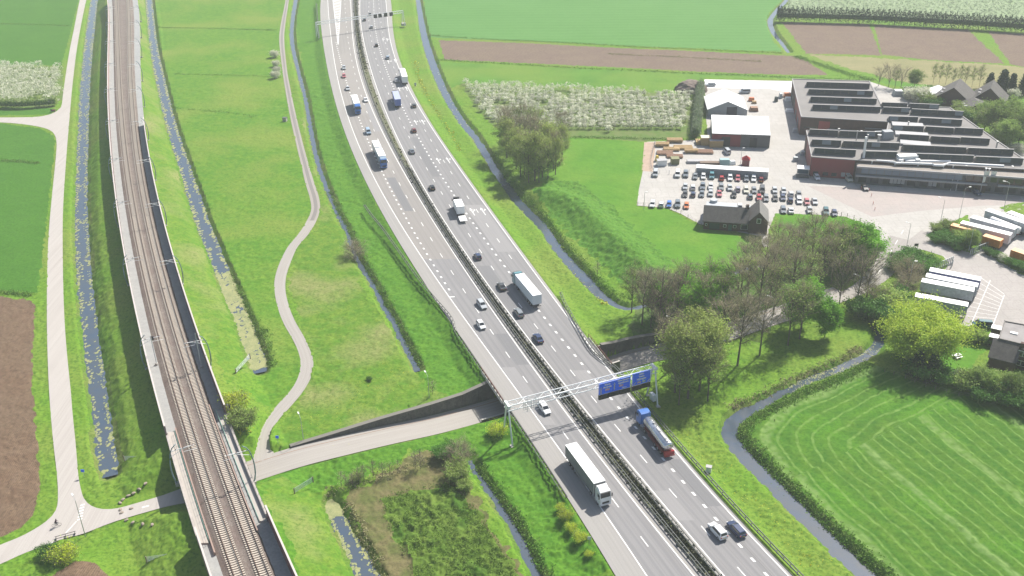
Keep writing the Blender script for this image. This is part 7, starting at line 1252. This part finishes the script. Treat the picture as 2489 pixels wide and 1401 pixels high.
m_rb = pm('badge_red', (.50,.03,.04), .5, var=0); m_gb = pm('badge_green', (.02,.30,.18), .5, var=0)
r1, z0, z1 = panel(s0, s1, zb_, zt, 'wide blue sign with two upward arrows, Kleve Arnhem and Oberhausen Apeldoorn'); w1 = s1-s0; hh = z1-z0
arrow(r1, s0+w1*.07, z0+.2, z0+hh*.68); arrow(r1, s0+w1*.49, z0+.5, z0+hh*.82); stext(r1, 'Kleve', .62, s0+w1*.27, z0+hh*.80); stext(r1, 'Arnhem', .62, s0+w1*.27, z0+hh*.58); badge(r1, 'A15', s0+w1*.27, z0+hh*.34, .95, .42, m_rb, .42)
stext(r1, 'Oberhausen', .60, s0+w1*.77, z0+hh*.84); stext(r1, 'Apeldoorn', .60, s0+w1*.77, z0+hh*.63); badge(r1, 'A50', s0+w1*.70, z0+hh*.39, .95, .42, m_rb, .42); stext(r1, '1000 m', .40, s0+w1*.80, z0+hh*.15)
r2_, z0, z1 = panel(s2, s3, 5.0, 8.3, 'blue sign with slanting arrows to Nijmegen, right end of the gantry'); w2 = s3-s2; hh = z1-z0
arrow(r2_, s2+w2*.08, z0+.25, z0+1.15, math.radians(45), .11); arrow(r2_, s2+w2*.84, z0+.25, z0+1.15, math.radians(45), .11); stext(r2_, 'K\u00f6ln', .62, s2+w2*.5, z0+hh*.84); stext(r2_, 'Venlo', .62, s2+w2*.5, z0+hh*.64); stext(r2_, 'Nijmegen', .62, s2+w2*.5, z0+hh*.44); badge(r2_, 'A50', s2+w2*.38, z0+hh*.19, .8, .40, m_rb, .40); badge(r2_, 'E31', s2+w2*.64, z0+hh*.19, .8, .40, m_gb, .40)
for a0, a1, lb in ((s0, s1, 'left'), (s2, s3, 'right')): 
    c = root('signal_box_row', tuple(gl), ga_v, 'row of black lane signal boxes under the %s blue sign' % lb, 'lane signals'); n = 3 if lb == 'left' else 2
    for k in range(n): wq_ = (a1-a0)/n; MB().box((a0+wq_*(k+.5), -1.15, zb_-LAND-.62+(.1 if k % 2 else 0)), (wq_-.08, .5, 1.15)).out('signal_box', m_sback, c)
for px, py in ((1283,962),(1303,958)):
    u_ = lx(px, py+28, 7); b = MB(); b.tube([(u_, -1.2, ZB-1.2), (u_, -1.2, ZT+1.)], .06, 5); b.tube([(u_-1., -1.2, ZT+.9), (u_+1., -1.2, ZT+.9)], .04, 4); b.tube([(u_-1., -1.2, ZB-1.1), (u_+1., -1.2, ZB-1.1)], .04, 4); [b.box((u_+q_*.42, -1.25, (ZT+ZB)/2), (.07, .05, 2.2)) for q_ in (-2, -1, 0, 1, 2)]; [b.box((u_, -1.29, ZB+q_), (1.8, .05, .07)) for q_ in (-.4, .2, .8, 1.4)]; b.out('back_panel', pm('sign_back_grey', (.48,.51,.53), .5), ga_)
# far gantry
fl_, fr_ = np.array(W(772, 92, -.5)), np.array(W(981, 62, -.5)); v_ = math.atan2((fr_-fl_)[1], (fr_-fl_)[0]); Lf = float(np.linalg.norm(fr_-fl_)); fg = root('far_gantry', (*fl_, -.5), v_, 'far pale gantry with four black lane signals over the motorway', 'gantry'); t_ = MB(); ht = 8.2
for y, z in ((-.6, ht), (.6, ht), (-.6, ht-1.2), (.6, ht-1.2)): t_.tube([(0, y, z), (Lf, y, z)], .12, 5)
for k in range(22): t_.tube([(Lf*k/22, -.6, ht if k % 2 else ht-1.2), (Lf*(k+1)/22, -.6, ht-1.2 if k % 2 else ht)], .05, 4, cap=False)
t_.out('truss', m_gal, fg); [MB().tube([(x, .6*s, ht), (x, 1.8*s, 0)], .2, 6).out('leg', m_gal, fg) for x in (0, Lf) for s in (-1, 1)]; MB().box((Lf, 0, .6), (2.2, 2., 1.4)).out('foot', m_cop, fg)
for px in (883, 897, 914, 931): q = W(px, 25, ht-1.3)-fl_; u = q[0]*math.cos(v_)+q[1]*math.sin(v_); MB().box((u, -.95, ht-.9), (1.9, .5, 2.0)).out('lane_signal', m_sback, fg)
# ------------------------------------------------------------------ lamp posts
m_pole = pm('lamp_pole_grey', (.42,.44,.44), .5, .3)
def lamp(px, py, h, label, arm=1.4, ang=0., kind='lamp_post'):
    x, y, z = G(px, py); r_ = root(kind, (x, y, z), ang, label, 'lamp post', 'lamp posts'); MB().tube([(0, 0, 0), (0, 0, h*.6), (0, 0, h)], .09, 6, r2=.05).out('pole', m_pole, r_)
    if arm: MB().tube([(0, 0, h-.05), (arm*.5, 0, h+.25), (arm, 0, h+.3)], .04, 5).out('arm', m_pole, r_)
    MB().box((arm+.3, 0, h+.3), (.8, .28, .14)).out('lamp_head', m_whitep, r_); return r_
lamp(208, 1305, 9, 'tall lamp post at the farm road junction', ang=2.2); lamp(738, 1071, 6, 'lamp post above the lower end of the sunken path wall', ang=2.); lamp(1045, 992, 6, 'lamp post beside the thin bush in the triangular meadow', ang=2.); lamp(1409, 940, 3, 'thin mast with a camera rising above the gantry', arm=0)
lamp(2330, 537, 11, 'tall double headed lamp post between brick paving and access road', ang=.3); lamp(2284, 550, 9, 'lamp post at the tip of the planted island', ang=2.4); lamp(2440, 508, 9, 'lamp post beside the long white trailer', ang=2.6); lamp(2080, 745, 9, 'lamp post beside the spreading bare trees', ang=2.5); lamp(1873, 800, 9, 'lamp post among the bare trees of the sunken road', ang=2.5); lamp(1632, 850, 9, 'lamp post behind the dense clump', ang=2.5); lamp(1565, 510, 6, 'lamp post at the left corner of the car park', arm=0.3); lamp(1800, 400, 6, 'thin lamp post on the yard left of the red kiosk', arm=.3); lamp(2203, 604, 8, 'lamp post on the access road bend', arm=.8, ang=2.6); lamp(2208, 700, 8, 'lamp post at the gate of the parked trailers', arm=.4)
# flags
def flagpole(px, py, h, label, flag=False):
    x, y, z = G(px, py); r_ = root('flagpole', (x, y, z), 0, label, 'flagpole', 'white flagpoles'); MB().tube([(0, 0, 0), (0, 0, h)], .08, 6, r2=.04).out('pole', m_whitep, r_)
    if flag: V = [(x_, .12*math.sin(x_*3+z_), z_) for x_ in (0, .7, 1.4) for z_ in (h-4.2+x_*.3, h-.2)]; o = MB().add([(v[0]*1.25, v[1], v[2]) for v in V]+[(v[0]*1.25, v[1]+.03, v[2]) for v in V], [[0, 2, 3, 1], [2, 4, 5, 3], [7, 9, 8, 6], [9, 11, 10, 8]]).out('flag', pm('pale_flag', (.72,.72,.66), .8), r_)
flagpole(2310, 464, 7, 'left of the two bare flagpoles before the office'); flagpole(2323, 465, 7, 'right of the two bare flagpoles before the office'); flagpole(2382, 470, 8, 'flagpole with a pale flag, left of two before the office', True); flagpole(2399, 470, 8, 'flagpole with a pale flag, right of two before the office', True); flagpole(2343, 602, 7.5, 'left flagpole on the planted island'); flagpole(2355, 610, 7.5, 'right flagpole on the planted island')
# ------------------------------------------------------------------ gates and fences
m_alu = pm('aluminium_gate', (.52,.56,.54), .4, .5); m_wood = pm('weathered_post', (.20,.17,.13), .9)
def gate(a, b, label, h=1.2, bars=6, M=m_alu, nm='field_gate', brace=True):
    A, B = G(*a), G(*b); d = np.array(B[:2])-np.array(A[:2]); L_ = float(np.linalg.norm(d)); r_ = root(nm, A, math.atan2(d[1], d[0]), label, 'gate'); z_ = (A[2]+B[2])/2-A[2]
    for x in (0, L_): MB().box((x, 0, h*.5), (.18, .18, h+.35)).out('gate_post', m_wood if M is m_alu else M, r_)
    for k in range(bars): MB().tube([(.12, 0, .2+(h-.15)*k/(bars-1)), (L_-.12, 0, .2+(h-.15)*k/(bars-1))], .035, 5).out('bar', M, r_)
    if brace: MB().tube([(.12, .02, .2), (L_-.12, .02, h)], .03, 4).out('brace', M, r_)
    return r_
gate((574,908), (613,898), 'aluminium field gate at the end of the weedy ditch'); gate((303,1121), (350,1104), 'aluminium field gate beside the end of the western ditch'); gate((357,1367), (409,1345), 'aluminium field gate at the foot of the railway bank'); gate((716,1200), (763,1184), 'aluminium field gate on the grass below the sunken path')
m_gg = pm('grey_steel_gate', (.36,.39,.41), .5, .4)
def palis(a, b, h, label, step=.9):
    A, B = np.array(W(*a, LAND)), np.array(W(*b, LAND)); d = B-A; L_ = float(np.linalg.norm(d)); r_ = root('palisade_gate', (*A, LAND), math.atan2(d[1], d[0]), label, 'gate'); n = int(L_/step); pl_ = MB().box((0, 0, h/2+.1), (.5, .06, h)).mesh('slat'); pl_.materials.append(m_gg)
    for k in range(n+1): o = link('slat', pl_, r_); o.location = (L_*k/n, 0, 0)
    MB().box((L_/2, .06, h), (L_, .08, .14)).out('rail', m_gg, r_); MB().box((L_/2, .06, .3), (L_, .08, .14)).out('rail', m_gg, r_)
palis((2357,622), (2400,604), 2.1, 'grey slatted steel gate beside the planted island'); palis((2262,662), (2314,640), 2.1, 'grey slatted steel gate beside the parked trailers')
def fence(pts, h, label, step=3., M=m_wood, rails=(.5, .95)):
    P = smooth_line(np.array([G(*p)[:2] for p in pts]), step); r_ = root('fence', (*P[0], LAND), 0, label, 'fence'); pm_ = MB().box((0, 0, h/2), (.12, .12, h)).mesh('fence_post'); pm_.materials.append(M)
    for p in P[:120]: o = link('fence_post', pm_, r_); o.location = (p[0]-P[0][0], p[1]-P[0][1], 0)
    for z in rails: MB().tube([(p[0]-P[0][0], p[1]-P[0][1], h*z) for p in P], .02, 3).out('wire', M, r_)
fence([(2035,524),(2075,534),(2136,562)], 1.4, 'thin wire fence between the last parked cars and the grass', 2.5); fence([(1550,500),(1620,506),(1655,520),(1705,552)], 1.2, 'thin wire fence between the car park and the meadow'); fence([(2314,640),(2312,652),(2290,660)], 2., 'short grey fence behind the gate post of the parked trailers', 1.5, m_gg); fence([(1592,348),(1588,418),(1690,420)], 1.4, 'wire fence around the storage corner of the yard', 2.5, m_gg)
fence([(2150,905),(2200,920),(2250,940),(2330,962),(2440,980)], 1.1, 'old fence between the canal end, garden hedge and mown field', 3.)
# ------------------------------------------------------------------ boulders, small posts, signs
m_rock = mat('pale_boulder', (.30,.25,.20), .9, col2=(.24,.20,.165), scale=1.5, fine=(6,(.25,.21,.17),.6))
def boulder(px, py, s, label):
    x, y, z = G(px, py); bm = bmesh.new(); bmesh.ops.create_icosphere(bm, subdivisions=2, radius=1); rr = random.Random(int(px*13+py))
    for v in bm.verts: v.co *= 1+.28*(rr.random()-.5); v.co.x *= 1.5; v.co.z *= .75
    me = bpy.data.meshes.new('boulder'); bm.to_mesh(me); bm.free(); me.materials.append(m_rock); s *= .42; o = link('boulder', me, None, (), label, 'boulder', 'boulders beside the cycle path'); o.location = (x, y, z+.25*s); o.scale = (s*.5, s*.5, s*.5); o.rotation_euler = (0, 0, rr.random()*3)
BL = [(292,1224,'beside the path, lowest of the upper line'),(299,1216,'second lowest of the upper line'),(312,1206,'third of the upper line of boulders'),(324,1197,'fourth of the upper line of boulders'),(337,1185,'fifth of the upper line of boulders'),(352,1171,'uppermost of the upper line of boulders'),(293,1241,'pinkish one lying on the cycle path'),(296,1248,'white one lying on the cycle path'),(319,1238,'dark one lying on the cycle path'),(307,1266,'leftmost of the lower line'),(323,1272,'second of the lower line'),(347,1275,'third of the lower line'),(370,1277,'rightmost of the lower line')]
for x, y, lb in BL: boulder(x, y, 1.5, 'pale boulder, '+lb)
def sign(px, py, label, h=1.6, w=.7, hh=.7, M=m_blue): x, y, z = G(px, py); r_ = root('small_sign', (x, y, z), 0, label, 'sign'); MB().tube([(0, 0, 0), (0, 0, h)], .04, 5).out('post', m_pole, r_); MB().box((0, -.05, h+.1), (w, .05, hh)).out('plate', M, r_)
sign(676, 1078, 'small blue cycle path sign in the loop of the winding path'); sign(205, 1160, 'small blue sign left of the western ditch end'); sign(1432, 1325, 'small sign board on the verge among the yellow shrubs', M=pm('sign_back_grey', (.48,.51,.53), .5)); sign(1010, 213, 'tiny grey blue board on the far motorway verge', w=1., hh=1., M=pm('sign_back_grey', (.48,.51,.53), .5)); sign(2225, 608, 'dark information board on the hedge corner', w=1.2, hh=.9, M=m_black)
for px, py, w_, h_, lb, nm in [(693,295,1.6,1.5,'small grey brick hut beside the winding path','hut'), (1722,1147,1.1,1.3,'white roadside cabinet behind the eastern crash barrier','roadside_cabinet'), (1010,210,.6,.6,'small marker box on the far verge','marker_box')]:
    x, y, z = G(px, py); q = root(nm, (x, y, z), -.3, lb, nm.split('_')[-1]); MB().box((0, 0, h_/2), (w_, w_*.8, h_)).out('body', m_whitep if 'white' in lb else m_cop, q); MB().box((0, 0, h_+.06), (w_*1.12, w_*.92, .12)).out('roof', m_gwall if 'hut' in lb else m_pale, q)
for k, (px, py) in enumerate([(2118,478),(2122,498),(2126,512),(2093,462),(2112,466)]): x, y, z = G(px, py); o = MB().tube([(0, 0, 0), (0, 0, 1.1)], .09, 6).out('bollard', pm('red_white_bollard', (.55,.20,.16), .6), None, label='slim red bollard on the brick paving, '+['middle', 'fourth', 'lowest', 'left', 'uppermost'][k]+' of the line', cat='bollard', group='bollards on the brick paving'); o.location = (x, y, LAND)
# cycle rack, cyclist, farm quad
x, y, z = G(160, 1306); rk = root('cycle_rack', (x, y, z), .42, 'low dark double rail rack on the grass edge of the farm road', 'rack'); [MB().tube([(-1.9, s, .5), (1.9, s, .5)], .06, 5).out('rail', m_chas, rk) for s in (-.35, .35)]; [MB().box((a, 0, .25), (.08, .8, .5)).out('stand', m_chas, rk) for a in (-1.7, 0, 1.7)]
x, y, z = G(139, 1281); z += .12; bk = root('bicycle', (x, y, z), .35, 'dark bicycle ridden by the cyclist on the farm road', 'bicycle')
for sx_ in (-.52, .52): o = MB().tube([(math.cos(a)*.34, 0, math.sin(a)*.34) for a in np.linspace(0, 6.283, 17)], .03, 5, cap=False).out('wheel', m_black, bk); o.location = (sx_, 0, .37)
fr_b = MB(); [fr_b.tube(p, .025, 5) for p in ([(-.52, 0, .37), (-.1, 0, .3), (.42, 0, .85), (.52, 0, .37)], [(-.1, 0, .3), (-.22, 0, .92)], [(-.22, 0, .8), (.42, 0, .85)], [(-.52, 0, .37), (-.22, 0, .8)], [(.42, 0, .85), (.38, 0, 1.02)])]; fr_b.out('frame', PM['dark blue'], bk); MB().tube([(.40, -.27, 1.02), (.38, 0, 1.04), (.40, .27, 1.02)], .02, 5).out('handlebar', m_black, bk); MB().box((-.24, 0, .96), (.26, .16, .06)).out('saddle', m_black, bk)
bm = bmesh.new(); J = {'pelvis': (-.2, 0, 1.0), 'waist': (-.12, 0, 1.18), 'chest': (.02, 0, 1.42), 'neck': (.1, 0, 1.56), 'head': (.15, 0, 1.66), 'crown': (.16, 0, 1.80), 'shL': (.04, .19, 1.46), 'elL': (.2, .25, 1.24), 'haL': (.38, .24, 1.06), 'shR': (.04, -.19, 1.46), 'elR': (.2, -.25, 1.24), 'haR': (.38, -.24, 1.06), 'hiL': (-.18, .1, .96), 'knL': (.16, .11, .80), 'anL': (-.02, .12, .42), 'toL': (.12, .12, .37), 'hiR': (-.18, -.1, .96), 'knR': (.2, -.11, .66), 'anR': (-.02, -.12, .25), 'toR': (.13, -.12, .21)}
Ed = [('pelvis','waist'),('waist','chest'),('chest','neck'),('neck','head'),('head','crown'),('chest','shL'),('shL','elL'),('elL','haL'),('chest','shR'),('shR','elR'),('elR','haR'),('pelvis','hiL'),('hiL','knL'),('knL','anL'),('anL','toL'),('pelvis','hiR'),('hiR','knR'),('knR','anR'),('anR','toR')]
RD_ = {'pelvis': .15, 'waist': .13, 'chest': .16, 'neck': .06, 'head': .10, 'crown': .07, 'sh': .075, 'el': .05, 'ha': .04, 'hi': .10, 'kn': .07, 'an': .045, 'to': .035}; ks = list(J); me = bpy.data.meshes.new('body'); me.from_pydata([J[k] for k in ks], [(ks.index(a), ks.index(b)) for a, b in Ed], []); me.update()
pr_ = root('person', (x, y, z), .35, 'cyclist in dark clothing leaning over the handlebar on the farm road', 'person'); pb = link('body', me, pr_); pb.modifiers.new('skin', 'SKIN'); sk = me.skin_vertices[0].data
for i, k in enumerate(ks): r_s = RD_.get(k, RD_.get(k[:2], .06)); sk[i].radius = (r_s, r_s)
sk[0].use_root = True; ss = pb.modifiers.new('sub', 'SUBSURF'); ss.levels = ss.render_levels = 1; me.materials.append(pm('dark_clothing', (.03,.03,.045), .8)); MB().box((.15, 0, 1.80), (.2, .17, .1), top=.7).out('hair', pm('brown_hair', (.06,.04,.03), .8), pr_); MB().box((.02, 0, 1.3), (.3, .34, .3), top=.9).out('jacket_back', pm('dark_red_jacket', (.10,.02,.03), .8), pr_)
x, y, z = G(131, 272); qd = root('mowing_machine', (x, y, z), .2, 'small dark red and black machine beside the farm road fork', 'machine'); MB().box((0, 0, .7), (1.6, .8, .5), top=.8).out('hood', PM['dark red'], qd); MB().box((-.9, 0, .75), (.7, .7, .8), top=.7).out('seat', m_black, qd); [wheel(qd, a, b, .35, .2) for a in (-.45, .45) for b in (-.6, .6)]
# garden table with parasol base
x, y, z = G(2326, 869); tb_ = root('picnic_table', (x, y, z), .4, 'white picnic table with folded parasol on the lawn', 'table'); MB().box((0, 0, .74), (1.9, .8, .07)).out('top', m_whitep, tb_); [MB().box((0, s*.75, .42), (1.9, .3, .06)).out('bench', m_whitep, tb_) for s in (-1, 1)]; [MB().box((s*.7, 0, .37), (.08, 1.3, .7), top=.5).out('leg', m_whitep, tb_) for s in (-1, 1)]; MB().tube([(0, 0, 0), (0, 0, 2.2)], .05, 6).out('parasol_pole', m_whitep, tb_)
# ------------------------------------------------------------------ clutter on the storage corner of the yard
m_timb = pm('yellow_timber', (.44,.30,.14), .8, scale=2, var=.3); m_rust = pm('rusty_steel', (.30,.17,.11), .8, scale=3, var=.3); cl = random.Random(4)
def stack(px, py, L_, n, lay, ang, label, M=m_timb, h=.22, cat='timber stack', nm='timber_stack', gap=.62):
    x, y, z = G(px, py); r_ = root(nm, (x, y, LAND+.03), ang, label, cat); me = MB().box((0, 0, 0), (L_, .34, h*.8)).mesh('beam'); me.materials.append(M)
    me2 = MB().box((0, 0, 0), (.3, n*gap, h*.8)).mesh('bearer'); me2.materials.append(M)
    for l in range(lay):
        for k in range(n): o = link('beam', me, r_); o.location = (cl.uniform(-.1, .1), (k-(n-1)/2)*gap, h*(2*l+1.5)); 
        for s in (-.35, .35): o = link('bearer', me2, r_); o.location = (s*L_, 0, h*(2*l+.5))
for px, py, L_, n, lay, a_, lb in [(1640,346,6,5,3,-.06,'tallest yellow timber stack at the hedge end'),(1660,362,7,6,2,-.06,'orange timber stack in the middle of the storage corner'),(1632,366,6,5,2,-.06,'yellow timber stack left of the orange one'),(1700,350,4,5,3,1.5,'yellow timber stack beside the wooden hut'),(1680,372,5,4,3,-.06,'low timber stack in front of the wooden hut'),(1610,356,5,5,3,-.06,'leftmost low timber stack by the sandy strip')]: stack(px, py, L_, n, lay, a_, lb)
for px, py, L_, n, lb in [(1710,372,7,6,'rusty steel bars lying right of the timber stacks'),(1616,375,6,6,'rusty scrap bars lying left in the storage corner'),(1640,383,6,5,'rusty steel frames lying in front of the timber')]: stack(px, py, L_, n, 2, -.1, lb, m_rust, .2, 'steel bars', 'steel_bars')
def crate(px, py, d_, h, a_, label, M, top=1., cat='crate', nm='storage_box', lid=None):
    x, y, z = G(px, py); r_ = root(nm, (x, y, LAND+.03), a_, label, cat); MB().box((0, 0, h/2), (*d_, h), top=top).out('body', M, r_)
    if lid: MB().box((0, 0, h+.08), (d_[0]+.3, d_[1]+.3, .16)).out('lid', lid, r_)
    [MB().box((sx_*d_[0]*.3, -d_[1]/2*top-.03, h*.5), (.12, .05, h*.8)).out('rib', M, r_) for sx_ in (-1, 0, 1)]
crate(1714, 352, (3.4, 3.), 3., -.06, 'small wooden hut with a cream roof beside the hedge', m_timb, lid=pm('cream_roof', (.66,.56,.42), .7), cat='hut', nm='wooden_hut'); crate(1740, 357, (5., 2.6), 2.6, -.06, 'yellow wooden site cabin at the corner of the red warehouse', m_timb, lid=m_pale, cat='cabin', nm='site_cabin')
crate(1608, 402, (3.4, 2.2), 1.9, .1, 'white cabin van body with a dark trailer in the storage corner', m_whitep, lid=m_pale, cat='cabin', nm='white_cabin'); crate(1640, 398, (2.8, 2.8), 2.2, 0, 'olive waste skip filled with grey scrap', pm('olive_skip', (.20,.20,.10), .8), cat='skip', nm='waste_skip', top=1.05); crate(1724, 404, (7., 2.), 1.5, -.06, 'long brown open container behind the long white shed', pm('brown_container', (.16,.11,.08), .8), cat='container', nm='open_container'); crate(1760, 402, (3.4, 2.), 2.3, -.06, 'teal green wire cage container behind the long white shed', pm('teal_cage', (.25,.38,.38), .6), cat='cage', nm='wire_cage'); crate(1780, 400, (2.2, 1.6), 1.3, .1, 'white bag right of the teal cage container', m_whitep, top=.7, cat='bag', nm='builders_bag')
crate(1597, 392, (1.2, 1.8), 2., .2, 'small yellow digger beside the sandy strip', pm('machine_yellow', (.60,.42,.04), .5), top=.6, cat='digger', nm='mini_digger'); crate(1690, 396, (6., 2.4), .9, -.06, 'low pale steel frame lying behind the parked cars', m_pale, cat='scaffolding', nm='scaffolding_bundle')
for px, py, d_, h, M, lb in [(1913,236,(3.2,2.6),1.8,PM['orange'],'orange tarpaulin heap at the factory wall'),(1915,246,(2.6,2.2),1.6,m_whitep,'white crate stack below the orange tarpaulin'),(1919,272,(3.4,2.6),1.,m_whitep,'white sacks lying at the factory wall'),(1886,247,(1.4,1.8),2.,pm('dark_machine', (.04,.06,.06), .6),'dark forklift standing alone on the yard'),(1897,238,(1.2,3.),1.9,m_gg,'grey wire rack right of the dark forklift'),(1826,246,(2.6,1.6),1.5,PM['orange'],'orange crate right behind the marquee'),(1832,270,(3.6,3.),1.6,m_rust,'rusty racks beside the marquee side wall'),(1833,252,(2.,1.6),1.,m_timb,'wooden pallets right of the orange crate'),(1933,392,(1.8,1.6),1.5,m_gg,'grey machine standing alone left of the red wall'),(1950,377,(1.6,2.2),1.4,m_gg,'grey equipment at the shaded factory wall'),(1932,322,(1.8,2.),1.4,m_gg,'grey crates at the corner of the northern wing'),(2182,232,(4.,4.),2.2,m_gg,'grey equipment pile behind the factory roof'),(2203,236,(3.,3.),3.,pm('white_silo', (.60,.60,.58), .6),'white tank among the equipment pile')]: crate(px, py, d_, h, -.1, lb, M, top=.8, cat='yard equipment', nm='yard_equipment')
x, y, z = G(1683, 222); hp = MB(); bm = bmesh.new(); bmesh.ops.create_icosphere(bm, subdivisions=4, radius=1)
for v in bm.verts: k_ = .22*float(vnoise(np.array([v.co.x*3.1]), np.array([v.co.y*3.1+v.co.z*2]), .6, 3)[0]-.5); v.co *= 1+k_; v.co.z = max(v.co.z, -.1)
me = bpy.data.meshes.new('brushwood_heap'); bm.to_mesh(me); bm.free(); me.materials.append(mat('brushwood', (.20,.155,.13), .95, col2=(.14,.105,.09), scale=1.2, fine=(4,(.09,.07,.06),.8), bump=1, bscale=3)); o = link('brushwood_heap', me, None, (), 'big brown brushwood heap at the corner of the white apron', 'heap'); o.location = (x, y+2, LAND); o.scale = (7.2, 6.5, 4.2)
# ================================================================== haze
hz = MB(); hz.box((0, 900, 69), (3400, 2100, 152)); mh = bpy.data.materials.new('haze_air'); mh.use_nodes = True; nn = mh.node_tree.nodes
nn.remove(nn['Principled BSDF']); v = nn.new('ShaderNodeVolumePrincipled'); v.inputs['Color'].default_value = (.93, .97, 1., 1); v.inputs['Density'].default_value = HAZE; v.inputs['Anisotropy'].default_value = 0.
mh.node_tree.links.new(v.outputs[0], nn['Material Output'].inputs['Volume']); hz.out('haze', mh, kind='stuff', label='thin pale spring haze lying over the whole landscape', cat='haze')
